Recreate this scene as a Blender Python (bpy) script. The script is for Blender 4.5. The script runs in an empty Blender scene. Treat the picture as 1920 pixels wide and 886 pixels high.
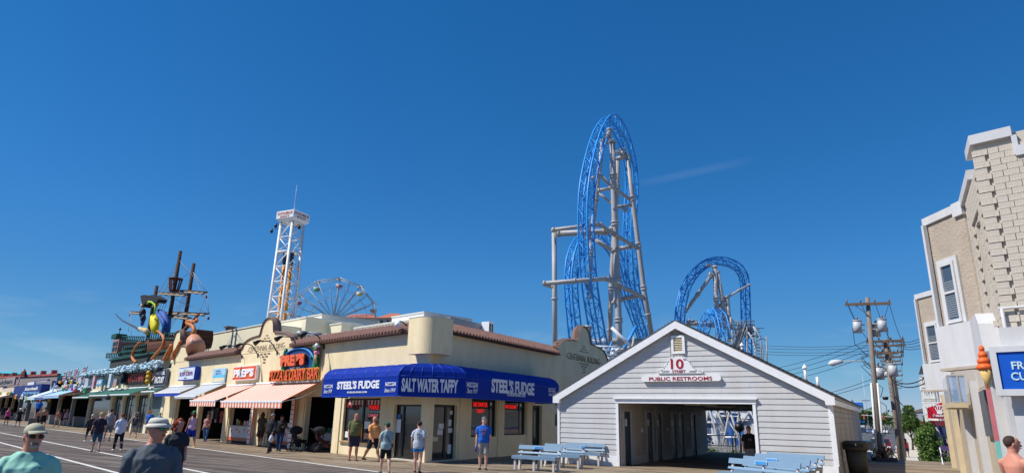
import bpy, bmesh, math, random
from mathutils import Vector, Matrix, noise
random.seed(7)
PI = math.pi
# ------------------------------------------------------------------ camera, world, sun, exposure
SC = bpy.context.scene
C = bpy.data.collections.new('scene'); SC.collection.children.link(C)
FPX, CX, CY, CAMH = 1200.0, 960.0, 443.0, 1.72
ROLL = math.atan(.0205); PITCH = math.atan(337 * math.cos(ROLL) / FPX)
FWD = Vector((0, math.cos(PITCH), math.sin(PITCH)))
_r = Vector((1, 0, 0)); _u = Vector((0, -math.sin(PITCH), math.cos(PITCH)))
RT = _r * math.cos(ROLL) + _u * math.sin(ROLL)
UP = -_r * math.sin(ROLL) + _u * math.cos(ROLL)
cam = bpy.data.cameras.new('camera'); co = bpy.data.objects.new('camera', cam); C.objects.link(co)
cam.sensor_width = 36; cam.lens = 36 * FPX / 1920; cam.clip_end = 6000; cam.clip_start = .05
m = Matrix((RT, UP, -FWD)).transposed().to_4x4(); m.translation = (0, 0, CAMH); co.matrix_world = m
SC.camera = co
SKY_S, SKY_B, SKY_H, SKY_V, AIR, DUST, OZ, GM = 1.0, .235, .0, 1.36, .7, .0, 3.0, .67
SUN_AZ = math.atan2(-1, -.17)       # direction to the sun in plan, measured from +Y clockwise
SUN_EL = math.radians(50)
world = bpy.data.worlds.new('World'); SC.world = world; world.use_nodes = True
wn = world.node_tree; bg = wn.nodes['Background']
sky = wn.nodes.new('ShaderNodeTexSky'); sky.sky_type = 'NISHITA'; sky.sun_disc = False
sky.sun_elevation = SUN_EL; sky.sun_rotation = SUN_AZ; sky.altitude = 0
sky.air_density = AIR; sky.dust_density = DUST; sky.ozone_density = OZ
sep = wn.nodes.new('ShaderNodeSeparateColor'); sep.mode = 'HSV'; hs = wn.nodes.new('ShaderNodeCombineColor'); hs.mode = 'HSV'
def wmath(op, a, b):
    q = wn.nodes.new('ShaderNodeMath'); q.operation = op; wn.links.new(a, q.inputs[0]); q.inputs[1].default_value = b; return q.outputs[0]
wn.links.new(sky.outputs[0], sep.inputs[0]); wn.links.new(wmath('MAXIMUM', sep.outputs[0], .580), hs.inputs[0])
q_ = wmath('ADD', wmath('MULTIPLY', sep.outputs[1], SKY_S), SKY_B); wn.links.new(wmath('MINIMUM', q_, .97), hs.inputs[1])
v_ = wmath('MULTIPLY', wmath('POWER', sep.outputs[2], GM), SKY_V); va = wmath('MINIMUM', v_, 3.9); vb = wmath('MULTIPLY', wmath('MAXIMUM', wmath('SUBTRACT', v_, 3.9), 0.0), .25)
vs_ = wn.nodes.new('ShaderNodeMath'); vs_.operation = 'ADD'; wn.links.new(va, vs_.inputs[0]); wn.links.new(vb, vs_.inputs[1]); wn.links.new(vs_.outputs[0], hs.inputs[2])
# a few thin clouds: noise on the view direction, kept near the horizon to the left and one faint streak
tc = wn.nodes.new('ShaderNodeTexCoord'); mp = wn.nodes.new('ShaderNodeMapping'); mp.inputs['Scale'].default_value = (1, 1, 4)
wn.links.new(tc.outputs['Generated'], mp.inputs[0])
nz = wn.nodes.new('ShaderNodeTexNoise'); nz.inputs['Scale'].default_value = 9; nz.inputs['Detail'].default_value = 6
wn.links.new(mp.outputs[0], nz.inputs['Vector'])
rp = wn.nodes.new('ShaderNodeValToRGB'); rp.color_ramp.elements[0].position = .56; rp.color_ramp.elements[1].position = .78
wn.links.new(nz.outputs[0], rp.inputs[0])
sx = wn.nodes.new('ShaderNodeSeparateXYZ'); wn.links.new(tc.outputs['Generated'], sx.inputs[0])
band = wn.nodes.new('ShaderNodeValToRGB'); cr = band.color_ramp
cr.elements[0].position = .0; cr.elements[0].color = (0, 0, 0, 1)
cr.elements[1].position = .16; cr.elements[1].color = (0, 0, 0, 1)
e = cr.elements.new(.05); e.color = (1, 1, 1, 1); e = cr.elements.new(.10); e.color = (.8, .8, .8, 1)
wn.links.new(sx.outputs[2], band.inputs[0])
mu = wn.nodes.new('ShaderNodeMath'); mu.operation = 'MULTIPLY'; wn.links.new(rp.outputs[0], mu.inputs[0]); wn.links.new(band.outputs[0], mu.inputs[1])
mu2 = wn.nodes.new('ShaderNodeMath'); mu2.operation = 'MULTIPLY'; mu2.inputs[1].default_value = .25; wn.links.new(mu.outputs[0], mu2.inputs[0])
mx = wn.nodes.new('ShaderNodeMixRGB'); mx.inputs['Color2'].default_value = (4.4, 4.9, 5.4, 1)
wn.links.new(mu2.outputs[0], mx.inputs['Fac']); wn.links.new(hs.outputs[0], mx.inputs['Color1'])
# one faint high streak to the right of the tall coaster
def vdot(v):
    q = wn.nodes.new('ShaderNodeVectorMath'); q.operation = 'DOT_PRODUCT'; wn.links.new(tc.outputs['Generated'], q.inputs[0]); q.inputs[1].default_value = v; return q.outputs['Value']
def _dir(px, py): return (FWD * FPX + RT * (px - CX) + UP * (CY - py)).normalized()
sa_, sb_ = _dir(1195, 345), _dir(1400, 302); sn_ = sa_.cross(sb_).normalized(); sm_ = (sa_ + sb_).normalized()
off_ = wmath('POWER', wmath('MULTIPLY', wmath('ABSOLUTE', vdot(sn_), 0), 140.0), 1.6); fall = wmath('SUBTRACT', off_, 1.0); fall = wmath('MULTIPLY', fall, -1.0)
near_ = wmath('MULTIPLY', wmath('SUBTRACT', vdot(sm_), .9958), 260.0)
clampq = wn.nodes.new('ShaderNodeMath'); clampq.operation = 'MULTIPLY'; clampq.use_clamp = True
for src_, k_ in ((fall, 0), (near_, 1)):
    c_ = wn.nodes.new('ShaderNodeClamp'); wn.links.new(src_, c_.inputs[0]); wn.links.new(c_.outputs[0], clampq.inputs[k_])
mx2 = wn.nodes.new('ShaderNodeMixRGB'); mx2.inputs['Color2'].default_value = (2.4, 3.2, 4.4, 1); wn.links.new(wmath('MULTIPLY', clampq.outputs[0], .075), mx2.inputs['Fac']); wn.links.new(mx.outputs[0], mx2.inputs['Color1'])
wn.links.new(mx2.outputs[0], bg.inputs[0]); bg.inputs[1].default_value = .14
sl = bpy.data.lights.new('sun', 'SUN'); sl.energy = 4.8; sl.angle = math.radians(.53); sl.color = (1, .95, .87)
so = bpy.data.objects.new('sun', sl); C.objects.link(so)
sdir = Vector((math.sin(SUN_AZ) * math.cos(SUN_EL), math.cos(SUN_AZ) * math.cos(SUN_EL), math.sin(SUN_EL)))
so.rotation_euler = sdir.to_track_quat('Z', 'Y').to_euler(); so.location = (0, 0, 60)
SC.view_settings.view_transform = 'Standard'; SC.view_settings.look = 'None'
SC.view_settings.exposure = .15; SC.view_settings.gamma = 1

# ------------------------------------------------------------------ survey helpers (the site plan was measured from sight lines)
def ray(px, py): return FWD * FPX + RT * (px - CX) + UP * (CY - py)
def G(px, py, z=0.0):
    d = ray(px, py); return Vector((0, 0, CAMH)) + d * ((z - CAMH) / d.z)
def AT(px, py, Y):
    d = ray(px, py); return Vector((0, 0, CAMH)) + d * (Y / d.y)
def zat(X, Y, py):
    lo, hi = -60., 300.
    for _ in range(50):
        mm = (lo + hi) / 2; d = Vector((X, Y, mm - CAMH))
        if CY - FPX * d.dot(UP) / d.dot(FWD) > py: lo = mm
        else: hi = mm
    return lo
def V2(v): return Vector((v[0], v[1], 0))
dB = V2(ray(-286, 754.3)).normalized()         # along the boardwalk front, to the left
dS = V2(ray(1695, 795)).normalized()           # up the side street
A0 = V2(G(631.6, 849.3))
CR = A0 - dB * 6.3                              # street corner of the long building
NF = Vector((-dB.y, dB.x, 0));  NF = -NF if NF.dot(A0) > 0 else NF
RP = V2(G(1159, 873)); dR = Vector((dS.y, -dS.x, 0))
class Frame:
    def __init__(s, o, x): s.o = Vector(o); s.x = x.normalized(); s.y = Vector((-s.x.y, s.x.x, 0)); s.rz = math.atan2(s.x.y, s.x.x)
    def w(s, x, y, z=0): return s.o + s.x * x + s.y * y + Vector((0, 0, z))
    def loc(s, p): d = Vector(p) - s.o; return Vector((d.dot(s.x), d.dot(s.y), p[2]))
    def on(s, px, py, off=0.0):                # point seen at (px,py) lying on the plane y=off of this frame
        d = ray(px, py); o = Vector((0, 0, CAMH)); P = s.o + s.y * off
        t = (P - o).dot(s.y) / d.dot(s.y); q = o + d * t; l = s.loc(q); return l
FF = Frame(CR, -dB)      # boardwalk front: x to the right, y into the building
FS = Frame(CR, dS)       # street front of the same building
FR = Frame(RP, dR)       # restroom house
# ------------------------------------------------------------------ materials
def lin(c):
    r = []
    for v in c[:3]:
        v = v / 255.0; r.append(v / 12.92 if v <= .04045 else ((v + .055) / 1.055) ** 2.4)
    return (r[0], r[1], r[2], 1)
MATS = {}
def mat(name, rgb, rough=.7, metal=0., var=.10, scale=3., bump=.0, bscale=60., emit=0, spec=.4, stretch=None, rgb2=None, trans=0, dirt=0):
    if name in MATS: return MATS[name]
    M = bpy.data.materials.new(name); M.use_nodes = True; nt = M.node_tree; P = nt.nodes['Principled BSDF']
    base = lin(rgb); P.inputs['Roughness'].default_value = rough; P.inputs['Metallic'].default_value = metal
    P.inputs['Specular IOR Level'].default_value = spec
    t = nt.nodes.new('ShaderNodeTexCoord'); mp = nt.nodes.new('ShaderNodeMapping')
    nt.links.new(t.outputs['Object'], mp.inputs[0])
    if stretch: mp.inputs['Scale'].default_value = stretch
    n = nt.nodes.new('ShaderNodeTexNoise'); n.inputs['Scale'].default_value = scale; n.inputs['Detail'].default_value = 5; n.inputs['Roughness'].default_value = .65
    nt.links.new(mp.outputs[0], n.inputs['Vector'])
    r = nt.nodes.new('ShaderNodeValToRGB'); r.color_ramp.elements[0].position = .3; r.color_ramp.elements[1].position = .7
    b2 = lin(rgb2) if rgb2 else tuple(min(1, v * (1 + var)) for v in base[:3]) + (1,)
    r.color_ramp.elements[0].color = tuple(v * (1 - var) for v in base[:3]) + (1,) if not rgb2 else base
    r.color_ramp.elements[1].color = b2
    nt.links.new(n.outputs[0], r.inputs[0]); nt.links.new(r.outputs[0], P.inputs['Base Color'])
    if dirt:
        mpd = nt.nodes.new('ShaderNodeMapping'); mpd.inputs['Scale'].default_value = (1, 1, .22); nt.links.new(t.outputs['Object'], mpd.inputs[0])
        nd = nt.nodes.new('ShaderNodeTexNoise'); nd.inputs['Scale'].default_value = 1.7; nd.inputs['Detail'].default_value = 7; nd.inputs['Roughness'].default_value = .7; nt.links.new(mpd.outputs[0], nd.inputs['Vector'])
        rd = nt.nodes.new('ShaderNodeValToRGB'); rd.color_ramp.elements[0].position = .36; rd.color_ramp.elements[1].position = .56; k_ = 1 - dirt; rd.color_ramp.elements[0].color = (k_, k_ * .97, k_ * .93, 1); rd.color_ramp.elements[1].color = (1, 1, 1, 1); nt.links.new(nd.outputs[0], rd.inputs[0])
        md_ = nt.nodes.new('ShaderNodeMixRGB'); md_.blend_type = 'MULTIPLY'; md_.inputs[0].default_value = 1; nt.links.new(r.outputs[0], md_.inputs[1]); nt.links.new(rd.outputs[0], md_.inputs[2]); nt.links.new(md_.outputs[0], P.inputs['Base Color'])
    if bump:
        n2 = nt.nodes.new('ShaderNodeTexNoise'); n2.inputs['Scale'].default_value = bscale; n2.inputs['Detail'].default_value = 4
        nt.links.new(mp.outputs[0], n2.inputs['Vector'])
        b = nt.nodes.new('ShaderNodeBump'); b.inputs['Strength'].default_value = bump; b.inputs['Distance'].default_value = .02
        nt.links.new(n2.outputs[0], b.inputs['Height']); nt.links.new(b.outputs[0], P.inputs['Normal'])
    if emit:
        P.inputs['Emission Color'].default_value = base; P.inputs['Emission Strength'].default_value = emit
    MATS[name] = M; return M
def colmat(rgb, rough=.75, var=.12, kind='paint', bump=.0):
    return mat('%s_%d_%d_%d' % ((kind,) + tuple(int(v) for v in rgb)), rgb, rough, var=var, scale=4, bump=bump)
def glassmat(name, rgb=(30, 38, 46), rough=.06):
    M = mat(name, rgb, rough, var=.2, scale=.8, spec=.9); return M
# ------------------------------------------------------------------ mesh builder
def frame_of(t, ref=None):
    t = t.normalized(); r = Vector((1, 0, 0)) if ref is None else ref
    s = r - t * r.dot(t)
    if s.length < .05: r = Vector((0, 1, 0)); s = r - t * r.dot(t)
    s.normalize(); return s, s.cross(t) * -1
class MB:
    def __init__(s): s.v = []; s.f = []; s.m = []; s.cur = 0; s.smooth = []
    def add(s, vs, fs, sm=False):
        b = len(s.v); s.v += [tuple(v) for v in vs]
        for f in fs: s.f.append(tuple(b + i for i in f)); s.m.append(s.cur); s.smooth.append(sm)
    def box(s, x0, x1, y0, y1, z0, z1):
        if x1 < x0: x0, x1 = x1, x0
        if y1 < y0: y0, y1 = y1, y0
        if z1 < z0: z0, z1 = z1, z0
        s.add([(x0,y0,z0),(x1,y0,z0),(x1,y1,z0),(x0,y1,z0),(x0,y0,z1),(x1,y0,z1),(x1,y1,z1),(x0,y1,z1)],
              [(0,3,2,1),(4,5,6,7),(0,1,5,4),(1,2,6,5),(2,3,7,6),(3,0,4,7)]); return s
    def bar(s, a, b, w, d=None, ref=None):      # square bar a->b
        a = Vector(a); b = Vector(b); d = d or w; sx_, sy_ = frame_of(b - a, ref); q = []
        for p in (a, b):
            for i, j in ((-1,-1),(1,-1),(1,1),(-1,1)): q.append(p + sx_ * i * w / 2 + sy_ * j * d / 2)
        s.add(q, [(0,1,2,3),(7,6,5,4),(0,4,5,1),(1,5,6,2),(2,6,7,3),(3,7,4,0)]); return s
    def tube(s, pts, rad, n=8, cap=True, sm=True, ref=None):
        pts = [Vector(p) for p in pts]; L = len(pts)
        if not isinstance(rad, (list, tuple)): rad = [rad] * L
        vs = []; last = None
        for i, p in enumerate(pts):
            t = (pts[min(i + 1, L - 1)] - pts[max(i - 1, 0)])
            if t.length < 1e-6: t = Vector((0, 0, 1))
            sx_, sy_ = frame_of(t, last if (last is not None and ref is None) else ref); last = sx_
            r = rad[i]; rx, ry = r if isinstance(r, (list, tuple)) else (r, r)
            for k in range(n):
                a = 2 * PI * k / n; vs.append(p + sx_ * math.cos(a) * rx + sy_ * math.sin(a) * ry)
        fs = [(i*n+k, i*n+(k+1)%n, (i+1)*n+(k+1)%n, (i+1)*n+k) for i in range(L-1) for k in range(n)]
        if cap: fs += [tuple(range(n))[::-1], tuple((L-1)*n+k for k in range(n))]
        s.add(vs, fs, sm); return s
    def ell(s, c, r, nu=10, nv=7, jit=0):
        c = Vector(c); vs = [c + Vector((0, 0, -r[2]))]; fs = []
        for j in range(1, nv):
            ph = PI * j / nv
            for k in range(nu):
                a = 2 * PI * k / nu; q = 1 + (random.uniform(-jit, jit) if jit else 0)
                vs.append(c + Vector((r[0]*math.sin(ph)*math.cos(a)*q, r[1]*math.sin(ph)*math.sin(a)*q, -r[2]*math.cos(ph)*q)))
        vs.append(c + Vector((0, 0, r[2]))); T = len(vs) - 1
        for k in range(nu): fs.append((0, 1+(k+1)%nu, 1+k)); fs.append((T, T-nu+k, T-nu+(k+1)%nu))
        for j in range(nv-2):
            for k in range(nu): a = 1+j*nu; fs.append((a+k, a+(k+1)%nu, a+nu+(k+1)%nu, a+nu+k))
        s.add(vs, fs, True); return s
    def prism(s, poly, y0, y1):                  # polygon in xz, extruded along y
        n = len(poly); vs = [(x, y0, z) for x, z in poly] + [(x, y1, z) for x, z in poly]
        s.add(vs, [tuple(range(n)), tuple(range(2*n-1, n-1, -1))] + [(i, n+i, n+(i+1)%n, (i+1)%n) for i in range(n)]); return s
    def prismz(s, poly, z0, z1):
        n = len(poly); vs = [(p[0], p[1], z0) for p in poly] + [(p[0], p[1], z1) for p in poly]
        s.add(vs, [tuple(range(n))[::-1], tuple(range(n, 2*n))] + [(i, (i+1)%n, n+(i+1)%n, n+i) for i in range(n)]); return s
    def quad(s, a, b, c, d): s.add([a, b, c, d], [(0, 1, 2, 3)]); return s
    def build(s, name, mats, parent=None, loc=None, rz=0, fix=True):
        me = bpy.data.meshes.new(name); me.from_pydata(s.v, [], s.f)
        ml = mats if isinstance(mats, (list, tuple)) else [mats]
        for q in ml: me.materials.append(q)
        me.polygons.foreach_set('material_index', s.m); me.polygons.foreach_set('use_smooth', s.smooth)
        if fix and len(s.f) < 60000:
            bm = bmesh.new(); bm.from_mesh(me); bmesh.ops.recalc_face_normals(bm, faces=bm.faces); bm.to_mesh(me); bm.free()
        me.update()
        o = bpy.data.objects.new(name, me); C.objects.link(o)
        if parent is not None: o.parent = parent
        if loc is not None: o.location = loc
        if rz: o.rotation_euler = (0, 0, rz)
        return o
def thing(name, label, cat, loc=(0, 0, 0), rz=0, group=None):
    o = bpy.data.objects.new(name, None); C.objects.link(o); o.empty_display_size = .3
    o.location = loc; o.rotation_euler = (0, 0, rz); o['label'] = label; o['category'] = cat
    if group: o['group'] = group
    return o
def tag(o, label, cat, group=None):
    o['label'] = label; o['category'] = cat
    if group: o['group'] = group
    return o
def struct(o): o['kind'] = 'structure'; return o
def stuff(o): o['kind'] = 'stuff'; return o
def dup(root, loc, rz, label, group=None):
    r = root.copy(); C.objects.link(r); r.location = loc; r.rotation_euler = (0, 0, rz); r['label'] = label
    if group: r['group'] = group
    for ch in list(root.children):
        c = ch.copy(); C.objects.link(c); c.parent = r
        for g in ch.children: d = g.copy(); C.objects.link(d); d.parent = c
    return r
def inst(src, name, parent, loc, rz=0, scale=None):   # another piece sharing src's mesh
    o = bpy.data.objects.new(name, src.data); C.objects.link(o); o.parent = parent; o.location = loc
    if rz: o.rotation_euler = (0, 0, rz)
    if scale: o.scale = scale
    return o
# lettering: queued, turned into mesh in one go at the end and fitted to its box
TEXTQ = []
def text(s, x0, x1, z0, z1, y, mt, parent, name='lettering', depth=.01, fat=0.0, shear=0, M=None, loc=None):
    cu = bpy.data.curves.new(name, 'FONT'); cu.body = s; cu.extrude = .01; cu.offset = fat; cu.shear = shear
    cu.resolution_u = 3; cu.align_x = 'LEFT'
    o = bpy.data.objects.new(name, cu); C.objects.link(o)
    TEXTQ.append((o, name, x0, x1, z0, z1, y, mt, parent, depth, M)); return o
def flush_text():
    dg = bpy.context.evaluated_depsgraph_get(); dg.update()
    new = []
    for (o, name, x0, x1, z0, z1, y, mt, parent, depth, M) in TEXTQ:
        me = bpy.data.meshes.new_from_object(o.evaluated_get(dg)); new.append(me)
    for (o, name, x0, x1, z0, z1, y, mt, parent, depth, M), me in zip(TEXTQ, new):
        xs = [v.co.x for v in me.vertices]; ys = [v.co.y for v in me.vertices]
        a, b, c, d = min(xs), max(xs), min(ys), max(ys)
        for v in me.vertices:
            p = Vector((x0 + (v.co.x - a) / (b - a) * (x1 - x0), y - (depth if v.co.z > 0 else 0), z0 + (v.co.y - c) / (d - c) * (z1 - z0)))
            v.co = M @ p if M else p
        me.materials.clear(); me.materials.append(mt)
        cu = o.data; bpy.data.objects.remove(o); bpy.data.curves.remove(cu)
        n = bpy.data.objects.new(name, me); C.objects.link(n); n.parent = parent
def wall_cells(mb, x0, x1, z0, z1, ops, y0, y1):   # a wall with rectangular openings (xa,xb,za,zb)
    xs = sorted({x0, x1} | {min(max(v, x0), x1) for o in ops for v in o[:2]}); zs = sorted({z0, z1} | {min(max(v, z0), z1) for o in ops for v in o[2:]})
    for i in range(len(xs) - 1):
        run = None
        for j in range(len(zs) - 1):
            cx_, cz = (xs[i]+xs[i+1])/2, (zs[j]+zs[j+1])/2
            hole = any(o[0] < cx_ < o[1] and o[2] < cz < o[3] for o in ops)
            if hole:
                if run is not None: mb.box(xs[i], xs[i+1], y0, y1, run, zs[j]); run = None
            elif run is None: run = zs[j]
        if run is not None: mb.box(xs[i], xs[i+1], y0, y1, run, zs[-1])
def facequad(x0, x1, z0, z1, y): return [(x0, y, z0), (x1, y, z0), (x1, y, z1), (x0, y, z1)]
WHITE = mat('white_paint', (238, 239, 242), .5, var=.05, scale=6)
BLACK = mat('black_metal', (22, 22, 24), .45, var=.2)
CREAM = mat('cream_stucco', (236, 219, 180), .9, var=.06, scale=1.3, bump=.7, bscale=22, dirt=.06)
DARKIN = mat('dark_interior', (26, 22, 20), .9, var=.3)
GLASS = glassmat('shop_glass', (34, 42, 52))
TILE = mat('roof_tile_clay', (140, 104, 92), .8, var=.18, scale=6, bump=.2)
GREY = mat('grey_painted_steel', (168, 166, 164), .5, var=.1, scale=.7)
# ------------------------------------------------------------------ ground, deck, street
def deck_material(nm_, ca, cb_, cc):
    M = bpy.data.materials.new(nm_); M.use_nodes = True; nt = M.node_tree; P = nt.nodes['Principled BSDF']; P.inputs['Roughness'].default_value = .8
    P.inputs['Specular IOR Level'].default_value = .25
    def N(t, **k):
        n = nt.nodes.new(t)
        for a, b in k.items(): setattr(n, a, b)
        return n
    tcn = N('ShaderNodeTexCoord'); mpn = N('ShaderNodeMapping'); nt.links.new(tcn.outputs['Object'], mpn.inputs[0])
    sp = N('ShaderNodeSeparateXYZ'); nt.links.new(mpn.outputs[0], sp.inputs[0])
    dv = N('ShaderNodeMath', operation='DIVIDE'); dv.inputs[1].default_value = .145; nt.links.new(sp.outputs[1], dv.inputs[0])
    fl = N('ShaderNodeMath', operation='FLOOR'); nt.links.new(dv.outputs[0], fl.inputs[0])
    fr = N('ShaderNodeMath', operation='FRACT'); nt.links.new(dv.outputs[0], fr.inputs[0])
    dx = N('ShaderNodeMath', operation='DIVIDE'); dx.inputs[1].default_value = 3.6; nt.links.new(sp.outputs[0], dx.inputs[0])
    w0 = N('ShaderNodeTexWhiteNoise', noise_dimensions='1D'); nt.links.new(fl.outputs[0], w0.inputs['W'])
    ad = N('ShaderNodeMath', operation='ADD'); nt.links.new(dx.outputs[0], ad.inputs[0]); nt.links.new(w0.outputs['Value'], ad.inputs[1])
    fx = N('ShaderNodeMath', operation='FLOOR'); nt.links.new(ad.outputs[0], fx.inputs[0])
    cb = N('ShaderNodeCombineXYZ'); nt.links.new(fl.outputs[0], cb.inputs[0]); nt.links.new(fx.outputs[0], cb.inputs[1])
    wn_ = N('ShaderNodeTexWhiteNoise', noise_dimensions='3D'); nt.links.new(cb.outputs[0], wn_.inputs[0])
    mp2 = N('ShaderNodeMapping'); mp2.inputs['Scale'].default_value = (.12, 2.2, 1); nt.links.new(tcn.outputs['Object'], mp2.inputs[0])
    n1 = N('ShaderNodeTexNoise'); n1.inputs['Scale'].default_value = 1.6; n1.inputs['Detail'].default_value = 6; n1.inputs['Roughness'].default_value = .7; nt.links.new(mp2.outputs[0], n1.inputs['Vector'])
    n2 = N('ShaderNodeTexNoise'); n2.inputs['Scale'].default_value = .35; n2.inputs['Detail'].default_value = 4; nt.links.new(tcn.outputs['Object'], n2.inputs['Vector'])
    a1 = N('ShaderNodeMixRGB'); a1.inputs[0].default_value = .55; nt.links.new(n1.outputs[0], a1.inputs[1]); nt.links.new(wn_.outputs['Value'], a1.inputs[2])
    a2 = N('ShaderNodeMixRGB'); a2.inputs[0].default_value = .25; nt.links.new(a1.outputs[0], a2.inputs[1]); nt.links.new(n2.outputs[0], a2.inputs[2])
    cr = N('ShaderNodeValToRGB'); cr.color_ramp.elements[0].position = .3; cr.color_ramp.elements[1].position = .72
    cr.color_ramp.elements[0].color = lin(ca); cr.color_ramp.elements[1].color = lin(cc); e = cr.color_ramp.elements.new(.5); e.color = lin(cb_)
    nt.links.new(a2.outputs[0], cr.inputs[0])
    g = N('ShaderNodeMath', operation='LESS_THAN'); g.inputs[1].default_value = .07; nt.links.new(fr.outputs[0], g.inputs[0])
    mxn = N('ShaderNodeMixRGB'); mxn.inputs[2].default_value = lin((40, 34, 30)); nt.links.new(g.outputs[0], mxn.inputs[0]); nt.links.new(cr.outputs[0], mxn.inputs[1])
    nt.links.new(mxn.outputs[0], P.inputs['Base Color'])
    return M
DECK = deck_material('deck_boards', (76, 67, 61), (99, 89, 82), (126, 116, 106)); DECKT = deck_material('deck_boards_tan', (104, 90, 74), (138, 122, 102), (166, 150, 128))
mb = MB()
def toR(p): l = FR.loc(p); return (l.x, l.y)
pl = [(-90, -60), (60, -60), (60, 15.2), (-3, 15.2)]
fa = [toR(FF.w(-6, 9)), toR(FF.w(-260, 9)), toR(FF.w(-260, -38))]
poly = pl + fa
vs = [(x, y, 0) for x, y in poly] + [(x, y, -.3) for x, y in poly]; n = len(poly)
mb.add(vs, [tuple(range(n))] + [(i, i + n, (i + 1) % n + n, (i + 1) % n) for i in range(n)])
deck = struct(mb.build('boardwalk_deck', DECK, loc=RP, rz=FR.rz, fix=False))
# the strip along the shop fronts and round the restroom house is laid in younger, tan boards
qa = [FF.w(-140, -3.6), FF.w(40, -3.6)]; qr = [toR(v) for v in qa]
mb = MB(); pz = [qr[0], qr[1], (60, qr[1][1]), (60, 15.19), (-3, 15.19), toR(FF.w(-2, 3)), toR(FF.w(-140, 3))]
mb.add([(x, y, .004) for x, y in pz], [tuple(range(len(pz)))]); struct(mb.build('boardwalk_strip', DECKT, loc=RP, rz=FR.rz, fix=False))
mb = MB(); mb.quad((-4000, -2000, -1.2), (4000, -2000, -1.2), (4000, 5500, -1.2), (-4000, 5500, -1.2))
struct(mb.build('ground', mat('ground_sand', (150, 142, 124), .95, rgb2=(120, 116, 100), scale=.05), fix=False))
# painted bicycle lane lines, parallel to the shop fronts
LINE = mat('line_paint', (214, 212, 205), .7, var=.18, scale=2.5)
def lane(yo, segs, w=.13):
    for a, b in segs:
        mb = MB(); mb.box(a, b, -yo - w / 2, -yo + w / 2, .005, .0085); o = mb.build('painted_line', LINE, loc=FF.o, rz=FF.rz); struct(o)
lane(3.72, [(-140, 3.6)]); lane(8.05, [(-140, -11.9), (-11.3, -6.6), (-6.0, 4)]); lane(10.0, [(-140, -10), (-9.6, 5)])
# side street and pavements beyond the end of the deck (restroom frame: x across, y along)
def sheet(name, x0, x1, y0, y1, z, m_, fr=FR):
    mb = MB(); mb.quad((x0, y0, z), (x1, y0, z), (x1, y1, z), (x0, y1, z)); return struct(mb.build(name, m_, loc=fr.o, rz=fr.rz, fix=False))
CONC = mat('concrete_pavement', (196, 188, 174), .9, var=.1, scale=.6)
sheet('road', -8, 8.3, 17, 900, -1.192, mat('asphalt', (88, 88, 92), .9, var=.12, scale=.4))
mb = MB(); mb.box(8.3, 8.5, 15.25, 900, -1.19, -1.06); struct(mb.build('kerb', CONC, loc=FR.o, rz=FR.rz))
for k in range(40):
    mb = MB(); mb.box(8.5, 11.35, 15.25 + k * 3, 15.22 + k * 3 + 2.97, -1.19, -1.06); struct(mb.build('pavement_slab', CONC, loc=FR.o, rz=FR.rz))
sheet('pavement', 8.5, 11.35, 135.3, 600, -1.065, CONC)
for k in range(14):
    mb = MB(); mb.box(1.0, 1.15, 30 + k * 12, 34 + k * 12, -1.19, -1.186); struct(mb.build('lane_marking', LINE, loc=FR.o, rz=FR.rz))
for k in range(8):
    mb = MB(); mb.box(-5.5 + k * 1.6, -4.7 + k * 1.6, 96, 100, -1.19, -1.186); struct(mb.build('crossing_stripe', LINE, loc=FR.o, rz=FR.rz))
# ------------------------------------------------------------------ public restroom house
SID = mat('grey_siding', (199, 200, 202), .6, var=.035, scale=1.5, bump=.1, bscale=25, dirt=.045)
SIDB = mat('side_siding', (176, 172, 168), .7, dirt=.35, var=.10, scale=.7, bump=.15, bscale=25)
SHING = mat('roof_shingles', (92, 88, 90), .95, var=.25, scale=9)
house = thing('restroom_building', 'grey clapboard gabled public restroom house with an open passage through it', 'building', RP, FR.rz)
AP = FR.on(1268, 600, -.21); EL = FR.on(1040, 738, -.21); ER = FR.on(1570, 747, -.21)
xa, za = 2.485, AP.z; sl_ = (za - (EL.z + ER.z) / 2) / ((ER.x - EL.x) / 2); exl, exr = xa - (ER.x - EL.x) / 2, xa + (ER.x - EL.x) / 2
def rz_(x, off=0): return za - off - sl_ * abs(x - xa)
X0, X1 = -2.53, 7.5
ops = [(0.08, 5.04, 0, 2.3)]
# gable end behind the boards
for yy in (0.0, 15.0):
    mb = MB()
    if yy == 0:
        mb.prism([(X0, 0), (.08, 0), (.08, 2.3), (5.04, 2.3), (5.04, 0), (X1, 0), (X1, rz_(X1, .1)), (xa, rz_(xa, .1)), (X0, rz_(X0, .1))], yy, yy + .12)
    else:
        mb.prism([(X0, 0), (.08, 0), (.08, 2.25), (5.04, 2.25), (5.04, 0), (X1, 0), (X1, rz_(X1, .1)), (xa, rz_(xa, .1)), (X0, rz_(X0, .1))], 13.0, 13.12)
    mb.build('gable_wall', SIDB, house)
EX = .19; z = .40; row = 0; NB = 0
rnd = random.Random(3)
def board(mb, xa0, xa1, xb0, xb1, z0, z1, y0=-.034, y1=-.010):
    q = [(xa0, y0, z0), (xa1, y0, z0), (xb1, y1, z1), (xb0, y1, z1), (xa0, .0, z0), (xa1, .0, z0), (xb1, .0, z1), (xb0, .0, z1)]
    mb.add(q, [(0,1,2,3),(7,6,5,4),(0,4,5,1),(2,6,7,3),(1,5,6,2),(3,7,4,0)])
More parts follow.
